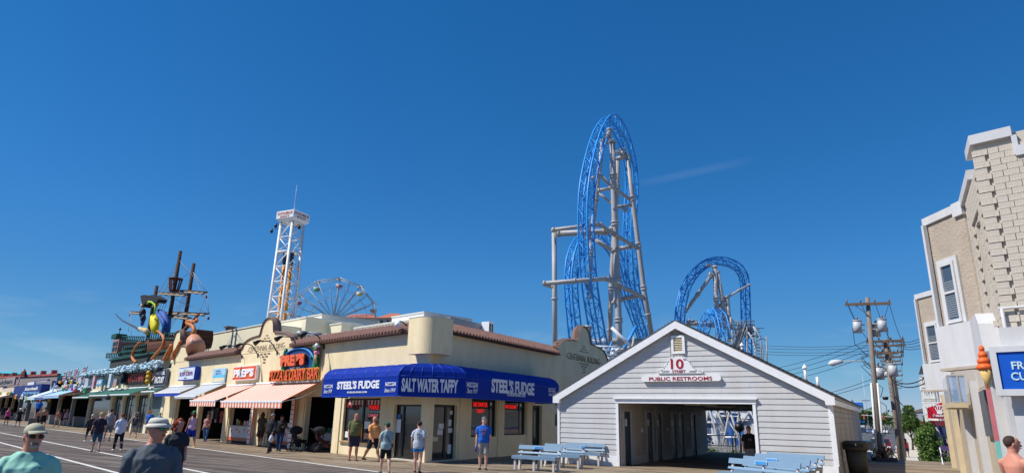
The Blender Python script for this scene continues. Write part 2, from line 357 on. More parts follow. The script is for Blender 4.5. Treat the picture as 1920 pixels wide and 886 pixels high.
while z < za - .35:
    z1 = z + EX
    def lim(zz): h = (za - .12 - zz) / sl_; return max(X0 + .1, xa - h), min(X1 - .12, xa + h)
    la, ra = lim(z); lb, rb = lim(z1)
    if rb - lb < .1: break
    spans = [(la, ra, lb, rb)]
    if z < 2.50 and z1 > 0:
        if z < 2.42: spans = [(la, -.02, lb, -.02), (5.12, ra, 5.12, rb)]
    if 4.02 < z1 and z < 4.86 and z1 > 4.1 and z < 4.8: spans = [(la, 2.2, lb, 2.2), (2.79, ra, 2.79, rb)]
    for (a, b, c_, d) in spans:
        if b - a < .05: continue
        cuts = [a]; x = a + rnd.uniform(1.0, 3.6)
        while x < b - .7: cuts.append(x); x += rnd.choice((2.4, 3.0, 3.66))
        cuts.append(b)
        for i in range(len(cuts) - 1):
            mb = MB(); u0, u1 = cuts[i], cuts[i + 1]
            g0 = .002 if i else 0; t0 = c_ if i == 0 else u0 + g0; t1 = d if i == len(cuts) - 2 else u1
            dy = rnd.uniform(-.002, .002)
            board(mb, u0 + g0, u1, t0, t1, z, z1 - .006, -.027 + dy, -.010 + dy); mb.build('siding_board', SID, house)
    z = z1
mb = MB(); mb.box(X0, -.0, -.05, 0, 0, .39); mb.build('skirt_board', WHITE, house)
mb = MB(); mb.box(5.12, X1, -.05, 0, 0, .39); mb.build('skirt_board', WHITE, house)
for a, b, z1 in ((X0, X0 + .1, rz_(X0, .22)), (X1 - .12, X1 + .03, rz_(X1, .22))):
    mb = MB(); mb.box(a, b, -.045, .09, .39, z1); mb.build('corner_board', WHITE, house)
# opening trim
for a, b in ((-.02, .08), (5.02, 5.12)):
    mb = MB(); mb.box(a, b, -.06, .14, 0, 2.3); mb.build('door_trim', WHITE, house)
mb = MB(); mb.box(-.04, 5.14, -.07, .14, 2.3, 2.455); mb.build('header_trim', WHITE, house)
mb = MB(); mb.prism([(-.09, 2.455), (5.19, 2.455), (5.19, 2.50), (-.09, 2.50)], -.13, .0); mb.build('drip_cap', WHITE, house)
# side wall boards (right, sunless side) running up the street
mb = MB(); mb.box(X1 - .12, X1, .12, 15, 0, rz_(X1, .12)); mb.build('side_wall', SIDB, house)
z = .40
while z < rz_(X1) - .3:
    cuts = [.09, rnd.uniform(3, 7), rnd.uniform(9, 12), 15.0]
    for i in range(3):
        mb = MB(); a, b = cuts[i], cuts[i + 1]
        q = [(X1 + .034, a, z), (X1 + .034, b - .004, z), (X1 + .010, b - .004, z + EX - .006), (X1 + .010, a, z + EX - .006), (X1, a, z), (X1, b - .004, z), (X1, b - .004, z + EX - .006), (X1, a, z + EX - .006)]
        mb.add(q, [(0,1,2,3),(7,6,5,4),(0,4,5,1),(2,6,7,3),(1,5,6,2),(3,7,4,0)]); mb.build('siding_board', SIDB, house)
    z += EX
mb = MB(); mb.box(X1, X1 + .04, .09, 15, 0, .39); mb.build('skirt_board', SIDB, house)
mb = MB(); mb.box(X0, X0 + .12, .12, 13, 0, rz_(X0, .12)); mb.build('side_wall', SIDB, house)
# roof
for sgn, ex in ((-1, exl), (1, exr)):
    L = math.hypot(ex - xa, sl_ * (ex - xa)); ux, uz = (ex - xa) / L, -sl_ * abs(ex - xa) / L
    mb = MB(); nn = int(L / .145)
    mb.prism([(xa, za), (ex, za + uz * L), (ex, za + uz * L - .07), (xa, za - .07)], -.17, 15.4); mb.build('roof_deck', mat('soffit_paint', (168, 166, 166), .7), house)
    mb = MB()
    for k in range(nn):
        a, b = k * L / nn, (k + 1) * L / nn; px_, pz_ = -uz * sgn, ux * sgn
        h0, h1 = .012, .055
        A_ = (xa + ux * a + px_ * h0, za + uz * a + pz_ * h0); B_ = (xa + ux * b + px_ * h1, za + uz * b + pz_ * h1)
        mb.prism([(xa + ux * a, za + uz * a), (xa + ux * b, za + uz * b), B_, A_], -.23, 15.42)
    stuff(mb.build('shingle', SHING, house))
    # rake fascia, with the boxed return at the eave
    mb = MB(); t = .30
    mb.prism([(xa, za - .005), (ex, rz_(ex, .005)), (ex, rz_(ex, .27)), (ex - sgn * .28, rz_(ex, .27)), (ex - sgn * .30, rz_(ex - sgn * .30, t)), (xa, za - t)], -.215, -.175); mb.build('rake_board', WHITE, house)
    mb = MB(); mb.prism([(xa, za - .0725), (ex - sgn * .02, rz_(ex - sgn * .02, .0725)), (ex - sgn * .02, rz_(ex - sgn * .02, .13)), (xa, za - .13)], -.17, -.035); mb.build('soffit', mat('soffit_paint', (168, 166, 166), .7), house)
    mb = MB(); mb.box(ex - sgn * .28, ex, -.173, 15.3, rz_(ex, .27), rz_(ex, .09)) if sgn > 0 else mb.box(ex - sgn * .28, ex, -.173, 13, rz_(ex, .27), rz_(ex, .09)); mb.build('eave_box', WHITE, house)
# louvre, vents on the roof
v0 = FR.on(1258, 629, -.05); v1 = FR.on(1285, 662, -.05)
lv = MB(); a, b, c_, d = v0.x, v1.x, v1.z, v0.z
for q in ((a, a + .09, c_, d), (b - .09, b, c_, d), (a + .09, b - .09, c_, c_ + .08), (a + .09, b - .09, d - .08, d)): lv.box(q[0], q[1], -.09, 0, q[2], q[3])
lf = lv.build('gable_vent', WHITE, house)
for k in range(8):
    zz = c_ + .08 + (k + .5) * (d - c_ - .16) / 8; mb = MB(); mb.add([(a+.09, -.075, zz-.025), (b-.09, -.075, zz-.025), (b-.09, -.02, zz+.03), (a+.09, -.02, zz+.03), (a+.09, -.065, zz-.035), (b-.09, -.065, zz-.035), (b-.09, -.01, zz+.02), (a+.09, -.01, zz+.02)], [(0,1,2,3),(7,6,5,4),(0,4,5,1),(3,2,6,7)])
    mb.build('louvre_slat', mat('louvre_cream', (205, 196, 168), .6), lf)
for px, py, cap in ((1509, 690, 1), (1532, 706, 0), (1391, 648, 1)):
    p = FR.on(px, py, 4 if px != 1391 else 7); zb = rz_(p.x)
    mb = MB(); mb.tube([(p.x, p.y, zb - .05), (p.x, p.y, p.z)], .05, 10)
    o = mb.build('vent_pipe', WHITE, house)
    if cap:
        mb = MB(); mb.tube([(p.x, p.y, p.z), (p.x, p.y, p.z + .04), (p.x, p.y, p.z + .16)], [.10, .10, .012], 12, sm=False); mb.build('rain_cap', WHITE, o)
    mb = MB(); mb.tube([(p.x, p.y, zb - .05), (p.x, p.y, zb + .12)], [.12, .055], 10); mb.build('flashing', SHING, o)
# passage: inner walls, doors, ceiling
INN = mat('passage_siding', (192, 184, 176), .8, var=.12, scale=1.0)
DOORM = mat('door_blue_grey', (44, 62, 78), .45, var=.12)
mb = MB(); wall_cells(mb, .14, 12.9, 0, 2.42, [(a, b, 0, 2.0) for a, b in ((.45,1.28),(3.1,3.92),(4.4,5.2),(6.5,7.4),(7.75,8.6),(9.85,10.75))], -.08, 0)
wi = MB()
for vx in mb.v: wi.v.append((.08 + vx[1], vx[0], vx[2]))
wi.f = mb.f; wi.m = mb.m; wi.smooth = mb.smooth; wi.build('passage_wall', INN, house)
z = .36
drs = ((.37,1.36),(3.02,4.0),(4.32,5.28),(6.42,7.48),(7.66,8.7),(9.77,10.85))
while z < 2.3:
    edges = [.14] + [v for d_ in drs for v in d_] + [12.9]
    segs = [(edges[i], edges[i+1]) for i in range(0, len(edges), 2)] if z < 2.0 else [(.14, 6), (6.01, 12.9)]
    for a, b in segs:
        mb = MB(); q = [(.105, a, z), (.105, b, z), (.086, b, z+EX-.006), (.086, a, z+EX-.006), (.08, a, z), (.08, b, z), (.08, b, z+EX-.006), (.08, a, z+EX-.006)]
        mb.add(q, [(0,1,2,3),(7,6,5,4),(0,4,5,1),(2,6,7,3),(1,5,6,2),(3,7,4,0)]); mb.build('siding_board', INN, house)
    z += EX
for i in range(len(drs) + 1):
    a = .14 if i == 0 else drs[i-1][1]; b = 12.9 if i == len(drs) else drs[i][0]
    if b - a > .1: mb = MB(); mb.box(.08, .12, a, b, 0, .34); mb.build('skirt_board', mat('passage_trim', (190, 188, 184), .6), house)
for i, (a, b) in enumerate(drs):
    mb = MB()
    for q in ((a, a + .1, 0, 2.0), (b - .1, b, 0, 2.0), (a, b, 2.0, 2.1)): mb.box(.0, .125, q[0], q[1], q[2], q[3])
    fr_ = mb.build('door_frame', mat('passage_trim', (190, 188, 184), .6), house)
    mb = MB(); mb.box(.01, .06, a + .1, b - .1, .01, 2.0); dd = mb.build('door', DOORM, house)
    mb = MB(); mb.tube([(.06, b - .2, 1.0), (.11, b - .2, 1.0), (.11, b - .27, 1.0)], .012, 6); mb.build('handle', GREY, dd)
    mb = MB(); mb.box(.06, .066, a + .3, a + .52, 1.45, 1.72); mb.build('notice', WHITE, dd)
for y_, z_ in ((2.4, 1.2), (5.9, 1.2), (9.1, 1.2)): mb = MB(); mb.box(.1, .14, y_, y_ + .12, z_, z_ + .16); mb.build('wall_box', WHITE, house)
mb = MB(); mb.box(5.02, 5.14, .14, 13, 0, 2.42); mb.build('passage_wall', INN, house)
mb = MB(); mb.box(.0, 5.14, .14, 13.0, 2.38, 2.42); mb.build('ceiling', mat('ceiling_board', (150, 140, 130), .8, var=.2, stretch=(1, 8, 1)), house)
for y_ in (1.2, 3.6, 7.0): mb = MB(); mb.box(1.6, 2.9, y_, y_ + .3, 2.31, 2.378); mb.build('ceiling_lamp', mat('lamp_cover', (200, 195, 180), .4), house)
# signs on the gable
def rect(fr, p0, p1, y):
    a = fr.on(p0[0], p0[1], y); b = fr.on(p1[0], p1[1], y); return min(a.x, b.x), max(a.x, b.x), min(a.z, b.z), max(a.z, b.z)
def cz(x, y): return 1140 + x / 6.814, 590 + y / 6.815
RED = mat('sign_red', (165, 18, 36), .5, var=.05); SIGNW = mat('sign_white', (238, 238, 240), .45, var=.02)
sg = thing('street_sign', 'white bell shaped 10th Street sign under the gable vent', 'sign', RP, FR.rz)
out_ = [(630,745),(630,716),(652,714),(700,690),(742,640),(780,572),(820,532),(860,516),(900,512),(940,516),(980,532),(1030,580),(1070,640),(1110,690),(1160,714),(1207,716),(1207,745)]
pts = [FR.on(*cz(*p), -.12) for p in out_]; poly = [(p.x, p.z) for p in pts]
mb = MB(); mb.prism(poly, -.12, -.035); mb.build('board', SIGNW, sg)
mb = MB()
DK = mat('sign_dark_grey', (60, 62, 70), .6)
for i in range(len(poly)):
    a = Vector((poly[i][0], -.124, poly[i][1])); b_ = poly[(i + 1) % len(poly)]; b = Vector((b_[0], -.124, b_[1])); nseg = max(1, int((b - a).length / .09)); cen = Vector((2.49, -.124, 3.55))
    for k in range(nseg):
        p = a.lerp(b, (k + .15) / nseg); q = a.lerp(b, (k + .75) / nseg); p = p.lerp(cen, .04); q = q.lerp(cen, .04); mb.bar(p, q, .016, .006)
stuff(mb.build('dashed_border', DK, sg))
def tr(s, fr, czf, x0, y0, x1, y1, yoff, m_, par, fat=.0, **k):
    r = rect(fr, czf(x0, y1), czf(x1, y0), yoff); text(s, r[0], r[1], r[2], r[3], yoff - .002, m_, par, fat=fat, **k)
tr('10', FR, cz, 805, 558, 962, 690, -.12, RED, sg, fat=.02); tr('TH', FR, cz, 960, 558, 996, 580, -.12, DK, sg)
tr('STREET', FR, cz, 820, 700, 990, 735, -.12, RED, sg, fat=.01)
for u in (740, 1088):
    for k in range(4):
        c0 = FR.on(*cz(u - 34 + k * 22, 722), -.124); mb = MB(); mb.tube([c0 + Vector((.045 * math.cos(t), 0, .028 * math.sin(t))) for t in [i * .7 for i in range(8)]], .006, 4); mb.build('scroll_ornament', DK, sg)
s2 = thing('restrooms_sign', 'long white rounded PUBLIC RESTROOMS sign with red letters', 'sign', RP, FR.rz)
r = rect(FR, cz(430, 850), cz(1442, 765), -.12); hh = (r[3] - r[2]) / 2; poly = []
for k in range(9): t = PI / 2 + PI * k / 8; poly.append((r[0] + hh + hh * math.cos(t), r[2] + hh + hh * math.sin(t)))
for k in range(9): t = -PI / 2 + PI * k / 8; poly.append((r[1] - hh + hh * math.cos(t), r[2] + hh + hh * math.sin(t)))
mb = MB(); mb.prism(poly, -.14, -.035); mb.build('board', SIGNW, s2)
tr('PUBLIC RESTROOMS', FR, cz, 525, 782, 1328, 838, -.14, RED, s2, fat=.012)
# railing and what shows behind the passage
rl = thing('railing', 'black metal railing at the far end of the restroom passage', 'railing', RP, FR.rz)
for px in (1316, 1322, 1372, 1378): p = FR.on(px, 815, 14.6); mb = MB(); mb.tube([(p.x, 14.6, -.3), (p.x, 14.6, p.z)], .025, 6); mb.build('post', BLACK, rl)
for py in (814, 833): a = FR.on(1312, py, 14.6); b = FR.on(1379, py, 14.6); mb = MB(); mb.tube([(a.x, 14.6, a.z), (b.x, 14.6, a.z)], .022, 6); mb.build('rail', BLACK, rl)
# ------------------------------------------------------------------ long cream corner building
bld = thing('corner_building', 'long cream stucco corner building with clay tile edging and scalloped gables', 'building', FF.o, FF.rz)
M_FS = Matrix.Translation(FF.loc(FS.o)) @ Matrix.Rotation(FS.rz - FF.rz, 4, 'Z')   # street-front coordinates -> building coordinates
def xf(mb, M=M_FS): mb.v = [tuple(M @ Vector(v)) for v in mb.v]; return mb
fo = [(-6.05, -3.2, .56, 2.35), (-2.2, -.36, 0, 2.1), (-9.5, -6.85, 0, 2.45), (-13.3, -10.6, 0, 2.45), (-18.4, -15.15, 0, 2.45), (-23.2, -19.25, 0, 2.5), (-27.5, -23.5, 0, 2.5)]
so_ = [(.36, 1.95, 0, 2.12), (3.0, 5.0, .86, 2.43), (5.68, 7.68, .9, 2.46), (8.33, 9.3, 0, 2.27), (10.75, 11.8, 1.3, 2.57)]
WZ = 5.02
mb = MB(); wall_cells(mb, -29.6, -.12, 0, WZ, fo, 0, .25); mb.build('front_wall', CREAM, bld)
mb = MB(); wall_cells(mb, .0, 18.2, 0, WZ, so_, 0, .25); xf(mb).build('street_wall', CREAM, bld)
# pilasters stand slightly proud
for a, b in ((-6.55, -6.25), (-10.4, -9.6), (-14.9, -13.5), (-19.1, -18.5), (-23.45, -23.25), (-29.6, -27.7)):
    mb = MB(); mb.box(a, b, -.05, -.001, 0, 3.0); mb.build('pilaster', CREAM, bld)
for a, b in ((2.1, 2.9), (5.1, 5.6), (7.75, 8.2)):
    mb = MB(); mb.box(a, b, -.04, -.001, 0, 2.5); xf(mb).build('pilaster', CREAM, bld)
mb = MB(); mb.box(-.34, .02, -.05, .3, 0, 2.42); mb.build('corner_column', CREAM, bld)
# half scalloped gable profile: (distance from centre, height over base)
def gable(cx, hw, base, top, m_=None, left=True, right=True):
    k = (top - base); P_ = [(1.0, 0), (1.0, .17), (.97, .20), (.93, .20)]
    for i in range(9): t = PI / 2 * i / 8; P_.append((.90 - .52 * math.sin(t), .20 + .32 * (1 - math.cos(t)) ** .8 * 1.0 if i else .20))
    P_ = [(1.0, 0), (1.0, .16), (.93, .20)]
    for i in range(7): t = PI / 2 * i / 6; P_.append((.93 - .60 * (1 - math.cos(t)) - .0, .22 + .28 * math.sin(t)))
    P_ += [(.27, .52), (.25, .58)]
    for i in range(1, 8): t = PI / 2 * i / 7; P_.append((.23 * math.cos(t), .66 + .34 * math.sin(t)))
    R_ = [(cx + u * hw, base + v * k) for u, v in P_]; L_ = [(cx - u * hw, base + v * k) for u, v in P_]
    if right and left: return R_ + L_[::-1][1:], R_ + L_[::-1][1:]
    if right: return R_ + [(cx - .22 * hw, base + k * .96), (cx - .31 * hw, base + k * .75), (cx - .33 * hw, base)], R_ + [(cx - .22 * hw, base + k * .96), (cx - .31 * hw, base + k * .75)]
def add_gable(cx, hw, base, top, xform=None, **k):
    poly, edge = gable(cx, hw, base, top, **k)
    mb = MB(); mb.prism(poly, -.02, .30); (xf(mb) if xform else mb).build('gable', CREAM, bld)
    mb = MB()
    for i in range(len(edge) - 1):
        a, b = edge[i], edge[i + 1]
        if (Vector(a) - Vector(b)).length < .03: continue
        mb.bar((a[0], .135, a[1] + .02), (b[0], .135, b[1] + .02), .20, .46, ref=Vector((0, 1, 0))) if False else mb.tube([(a[0], .135, a[1]), (b[0], .135, b[1])], [(.25, .10)] * 2, 4, ref=Vector((0, 1, 0)), sm=False)
    stuffo = (xf(mb) if xform else mb).build('coping', mat('coping_brown', (120, 96, 86), .8, var=.12), bld)
add_gable(-14.68, 3.25, 4.9, 6.75); add_gable(14.45, 3.55, 5.0, 6.9, True); add_gable(-29.0, 2.6, 4.9, 7.15, left=False)
# clay tile edging: barrels laid side by side, too small to pick apart one by one
def tiles(x0, x1, xform=None):
    mb = MB(); P = .24; n = int((x1 - x0) / P)
    for i in range(n):
        x = x0 + (i + .5) * P; vs = []; r = .075
        for (y, z) in ((-.34, 4.97), (-.04, 5.16), (.26, 5.35)):
            for k in range(6): t = PI * k / 5; vs.append((x + r * math.cos(t), y - .02 * math.sin(t), z + r * 1.3 * math.sin(t)))
        mb.add(vs, [(a*6+k, a*6+k+1, (a+1)*6+k+1, (a+1)*6+k) for a in range(2) for k in range(5)] + [(0, 1, 2, 3, 4, 5)])
    stuff((xf(mb) if xform else mb).build('clay_tile', TILE, bld))
    mb = MB(); mb.add([(x0,-.32,4.94),(x1,-.32,4.94),(x1,.28,5.30),(x0,.28,5.30),(x0,-.32,4.90),(x1,-.32,4.90),(x1,.28,4.90),(x0,.28,4.90)], [(0,1,2,3),(4,7,6,5),(0,4,5,1),(1,5,6,2),(2,6,7,3),(3,7,4,0)])
    (xf(mb) if xform else mb).build('tile_bed', mat('tile_bed_dark', (78, 54, 46), .9), bld)
    mb = MB(); n = int((x1 - x0) / .5)
    for i in range(n): mb.tube([(x0 + i * .5, .30, 5.37), (x0 + i * .5 + .5, .30, 5.38)], .07, 6)
    stuff((xf(mb) if xform else mb).build('ridge_tile', TILE, bld))
tiles(-26.3, -18.0); tiles(-11.35, -.9); tiles(1.1, 10.8, True)
# rounded corner drum
mb = MB(); cd = FF.loc(CR + (dS - dB).normalized() * 0 - (NF * 0) + V2((0, .0, 0)))
dd_, dr_ = .42, .62; ms_ = (M_FS.to_3x3() @ Vector((0, -1, 0))); nf_ = Vector((0, -1, 0)); ou_ = (nf_ + ms_).normalized(); cc_ = ou_ * ((dd_ - dr_) / ou_.dot(nf_))
lx_ = FF.on(765, 630, -dd_).x; rx0 = FS.on(849, 630, -dd_).x; pr_ = M_FS @ Vector((rx0, -dd_, 0)); pr2 = M_FS @ Vector((rx0, .3, 0))
dp = [(lx_, .3), (lx_, -dd_)]
for k in range(13):
    v_ = nf_.slerp(ms_, k / 12) * dr_ + cc_; dp.append((v_.x, v_.y))
dp += [(pr_.x, pr_.y), (pr2.x, pr2.y)]
mb.prismz(dp, 4.0, 5.42); mb.build('corner_drum', CREAM, bld)
mb = MB(); mb.prismz([(x * 1.01, y * 1.02) for x, y in dp], 5.423, 5.45); mb.build('drum_cap', mat('metal_flashing', (196, 192, 184), .4, .3), bld)
# flat roof and dark rooms behind
c = [FF.loc(v) for v in (CR + dB * .2, CR + dB * 29.5, CR + dB * 29.5 + dS * 13, CR + dS * 18, )]
inn = [(-.35, .26), (-29.5, .26)] + [(q.x, q.y) for q in (FF.loc(CR + dB * 29.5 + dS * 13), FF.loc(FS.w(18, .3)), FF.loc(FS.w(.3, .3)))]
mb = MB(); mb.prismz(inn, 4.5, 4.62); mb.build('flat_roof', mat('roof_membrane', (190, 186, 176), .9), bld)
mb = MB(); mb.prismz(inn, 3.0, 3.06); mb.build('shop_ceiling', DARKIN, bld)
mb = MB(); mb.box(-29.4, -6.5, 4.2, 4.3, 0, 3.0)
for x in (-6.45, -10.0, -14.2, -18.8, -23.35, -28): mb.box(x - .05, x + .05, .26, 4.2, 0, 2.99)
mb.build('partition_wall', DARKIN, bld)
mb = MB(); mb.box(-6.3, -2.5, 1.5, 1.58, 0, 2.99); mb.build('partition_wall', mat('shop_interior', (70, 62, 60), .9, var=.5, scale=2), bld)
mb = MB(); mb.box(2.2, 12, 1.6, 1.7, 0, 2.99); xf(mb).build('partition_wall', mat('shop_interior', (70, 62, 60), .9, var=.5, scale=2), bld)
# recessed corner entrance
def glazed(xa_, xb, z0, z1, y, muls, xform=None, name='door', fr_=.07, par=None):
    f = MB()
    for q in ((xa_, xa_ + fr_, z0, z1), (xb - fr_, xb, z0, z1), (xa_ + fr_, xb - fr_, z1 - fr_, z1), (xa_ + fr_, xb - fr_, z0, z0 + fr_)): f.box(q[0], q[1], y, y + .07, q[2], q[3])
    for mm, w_ in muls: f.box(mm - w_ / 2, mm + w_ / 2, y - .004, y + .066, z0 + fr_, z1 - fr_)
    fo_ = (xf(f) if xform else f).build(name + '_frame', mat('frame_dark', (28, 30, 32), .4), par or bld)
    g = MB(); g.box(xa_ + fr_, xb - fr_, y + .03, y + .036, z0 + fr_, z1 - fr_); (xf(g) if xform else g).build('glass_pane', GLASS, fo_); return fo_
RY = .14
glazed(-2.2, -.36, .05, 2.1, RY, [(-1.72, .10)], name='door'); glazed(.36, 1.95, .05, 2.12, RY, [(1.38, .12)], True, name='door')
for s_, X_ in ((None, (-2.3, -.2)), (True, (.2, 2.05))):
    mb = MB(); mb.box(X_[0], X_[1], -.12, RY + .3, .006, .05); (xf(mb) if s_ else mb).build('threshold', CONC, bld)
PAPER = mat('paper_white', (222, 224, 226), .6, var=.1, scale=8); BLUEP = mat('poster_blue', (60, 120, 190), .5, var=.3)
def notice(x0, x1, z0, z1, y, m_=PAPER, xform=None, name='notice'):
    mb = MB(); mb.box(x0, x1, y - .006, y, z0, z1); return (xf(mb) if xform else mb).build(name, m_, bld)
notice(-2.17, -1.86, 1.02, 1.52, RY); notice(-2.12, -1.92, 1.55, 1.72, RY, BLUEP)
notice(.95, 1.3, 1.2, 1.4, RY + .028, xform=1); notice(.9, 1.25, .98, 1.17, RY + .028, xform=1); notice(.62, .95, .74, .9, RY + .028, mat('poster_cream', (214, 206, 170), .6), xform=1); notice(1.6, 1.8, 1.3, 1.55, RY + .028, xform=1); notice(1.62, 1.88, 1.05, 1.22, RY + .028, xform=1); notice(1.68, 1.85, 1.75, 1.9, RY + .028, xform=1); notice(1.62, 1.85, .25, .6, RY + .028, xform=1)
# big display window
glazed(-6.05, -3.2, .56, 2.35, .10, [(-4.6, .12)], name='window')
glazed(3.0, 5.0, .86, 2.43, .10, [(4.55, .07)], True, name='window'); glazed(5.68, 7.68, .9, 2.46, .10, [(7.2, .07)], True, name='window'); glazed(8.33, 9.3, .04, 2.27, .15, [(8.7, .05)], True, name='door', fr_=.09); glazed(10.75, 11.8, 1.3, 2.57, .12, [], True, name='window')
mb = MB(); mb.box(-6.12, -3.12, -.10, .09, .50, .558); mb.build('window_sill', mat('sill_wood', (170, 140, 100), .8), bld)
NEON = mat('neon_red', (240, 30, 30), .5, emit=.9); NEONB = mat('neon_blue', (90, 140, 230), .5, emit=.5)
REDST = mat('valance_red', (150, 26, 30), .8); WHST = mat('valance_white', (200, 196, 190), .8)
YP = .118
for k in range(11):     # striped valance seen in the window
    x = -5.95 + k * .25; mb = MB(); mb.box(x, x + .125, YP - .006, YP, 1.98, 2.27); mb.build('valance_stripe', REDST, bld)
for k in range(11):
    x = -5.825 + k * .25
    if -4.7 < x < -4.5: continue
    mb = MB(); mb.box(x, x + .125, YP - .006, YP, 2.08, 2.27); mb.build('valance_stripe', WHST, bld)
def neon(s, x0, x1, z0, z1, y, m_=NEON, M=None): text(s, x0, x1, z0, z1, y, m_, bld, name='neon_lettering', fat=-.01, M=M)
notice(-4.2, -3.35, 1.86, 2.1, YP, BLACK, name='neon_board'); neon('FUDGE', -4.12, -3.43, 1.9, 2.06, YP - .02); notice(-4.25, -3.4, 1.56, 1.74, YP, BLACK, name='neon_board'); neon('CANDY', -4.2, -3.45, 1.59, 1.71, YP - .02, mat('neon_pink', (230, 120, 130), .5, emit=.5))
notice(-4.45, -4.0, 1.1, 1.4, YP); notice(-5.95, -5.4, .7, .95, YP); notice(-3.95, -3.35, 1.0, 1.35, YP, mat('poster_red', (140, 40, 36), .6, var=.4, scale=9))
notice(-4.45, -3.3, .68, .92, YP, mat('poster_candy', (196, 90, 50), .6, scale=22, rgb2=(240, 200, 150)))
notice(3.15, 4.45, 2.05, 2.36, YP, BLACK, 1, 'neon_board'); neon('SALTWATER', 3.25, 4.35, 2.1, 2.28, YP - .02, M=M_FS); neon('TAFFY', 3.5, 4.1, 1.85, 2.0, YP - .02, M=M_FS)
notice(5.8, 7.0, 2.02, 2.3, YP, BLACK, 1, 'neon_board'); neon('NO SUGAR', 5.9, 6.9, 2.08, 2.24, YP - .02, M=M_FS)
for x0 in (3.1, 5.78):
    for k in range(5):
        notice(x0, x0 + 1.4, 1.28 + k * .135, 1.40 + k * .135, YP, mat('menu_panel', (120, 122, 124), .5, var=.25, scale=14), 1, 'menu_board')
    notice(x0, x0 + 1.4, 1.16, 1.25, YP, mat('menu_blue', (60, 66, 110), .5, var=.3, scale=9), 1, 'menu_board')
    notice(x0, x0 + 1.4, .96, 1.15, YP, mat('poster_taffy', (112, 80, 70), .6, scale=26, rgb2=(200, 170, 160)), 1, 'poster')
# recessed lettering and brick dashes on the gables
CARV = mat('carved_letter', (112, 92, 72), .9)
text('-CENTENNIAL-BUILDING-', -17.0, -12.35, 4.95, 5.25, -.022, CARV, bld, fat=-.01)
text('-CENTENNIAL BUILDING-', 12.1, 16.9, 4.85, 5.2, -.022, CARV, bld, fat=-.01, M=M_FS)
for cx_, xf_, zb in ((-14.7, None, 4.4), (14.45, True, 4.35)):
    for r_, dz in ((3, 1.05), (2, 1.2), (1, 1.35), (3, .35), (2, .2), (1, .05), (1, -.12)):
        for k in range(r_):
            x = cx_ + (k - (r_ - 1) / 2) * .45; mb = MB(); mb.box(x - .15, x + .15, -.035, -.018, zb + dz, zb + dz + .045); (xf(mb) if xf_ else mb).build('brick_accent', CARV, bld)
# ---- blue corner awning
BLUEA = mat('awning_blue', (4, 46, 150), .6, var=.10, scale=1.2, spec=.15, bump=.25, bscale=4)
aw = thing('corner_awning', 'royal blue corner awning with white fudge and taffy lettering over the entrance', 'awning', FF.o, FF.rz)
AWW = 1.35; awL = FF.on(745, 741, -AWW).x; awR = FS.on(872, 743, -AWW).x; aw0 = FF.on(603, 744, -AWW).x; aw1 = FS.on(1048, 750, -AWW).x; awz = FF.on(680, 743, -AWW).z
zs_ = FF.on(680, 706, -AWW).z; zt2 = FF.on(680, 687, -.85).z; dz_ = zt2 - zs_
prof = [(.03, zt2 + .02), (.50, zt2 + .02), (.85, zt2 - dz_ * .06), (1.12, zt2 - dz_ * .28), (1.29, zt2 - dz_ * .62), (1.35, zs_), (1.35, awz)]
def sec(kind, u):      # returns function w -> base point in plan
    if kind == 'F': return lambda w: Vector((u, -w, 0))
    L = lambda w: Vector((awL * w / AWW, -w, 0)); R = lambda w: M_FS @ Vector((awR * w / AWW, -w, 0))
    if kind == 'C': return lambda w: L(w).lerp(R(w), u)
    return lambda w: M_FS @ Vector((u, -w, 0))
segs = {'awning_front': [sec('F', aw0 + (awL - aw0) * k / 14) for k in range(15)], 'awning_corner': [sec('C', k / 6) for k in range(7)], 'awning_side': [sec('S', awR + (aw1 - awR) * k / 20) for k in range(21)]}
for nme, cols in segs.items():
    mb = MB(); vs = []
    for i, fn in enumerate(cols):
        puff = 1.0
        for (w_, z_) in prof: p = fn(w_); vs.append((p.x, p.y, z_))
    n = len(prof); mb.add(vs, [(i*n+k, i*n+k+1, (i+1)*n+k+1, (i+1)*n+k) for i in range(len(cols)-1) for k in range(n-1)], False)
    if nme == 'awning_front': mb.add([(cols[0](w_).x, cols[0](w_).y, z_) for w_, z_ in prof] + [(cols[0](.03).x, cols[0](.03).y, awz)], [tuple(range(n+1))])
    if nme == 'awning_side': mb.add([(cols[-1](w_).x, cols[-1](w_).y, z_) for w_, z_ in prof] + [(cols[-1](.03).x, cols[-1](.03).y, awz)], [tuple(range(n+1))])
    b_ = mb.build(nme, BLUEA, aw, fix=False); b_.modifiers.new('t', 'SOLIDIFY').thickness = .01
    mb = MB(); st = 2 if nme != 'awning_corner' else 1
    for fn in cols[::st]: mb.tube([Vector((fn(w_ + .004).x, fn(w_ + .004).y, z_ + .004)) for w_, z_ in prof[:6]], .012, 4)
    stuff(mb.build('seam', mat('awning_seam', (40, 80, 190), .4), aw))
    mb = MB(); mb.tube([Vector((fn(1.355).x, fn(1.355).y, zs_ - .01)) for fn in cols], .008, 4); mb.tube([Vector((fn(1.355).x, fn(1.355).y, awz + .01)) for fn in cols], .012, 4); mb.build('hem', mat('awning_seam', (40, 80, 190), .4), aw)
LET = mat('awning_lettering', (226, 230, 238), .6, var=.03)
def c6(x, y): return 600 + x / 3.921, 660 + y / 3.92
def c1(x, y): return 860 + x / 4.3, 680 + y / 4.3
def trm(s, fr, czf, box, yoff, M, par, m_=LET, fat=.0, shear=0, name='lettering'):
    r = rect(fr, czf(box[0], box[3]), czf(box[2], box[1]), yoff); text(s, r[0], r[1], r[2], r[3], yoff - .004, m_, par, name, fat=fat, shear=shear, M=M); return r
pa, pb = sec('C', 0)(AWW), sec('C', 1)(AWW); wa, wb = FF.w(pa.x, pa.y), FF.w(pb.x, pb.y)
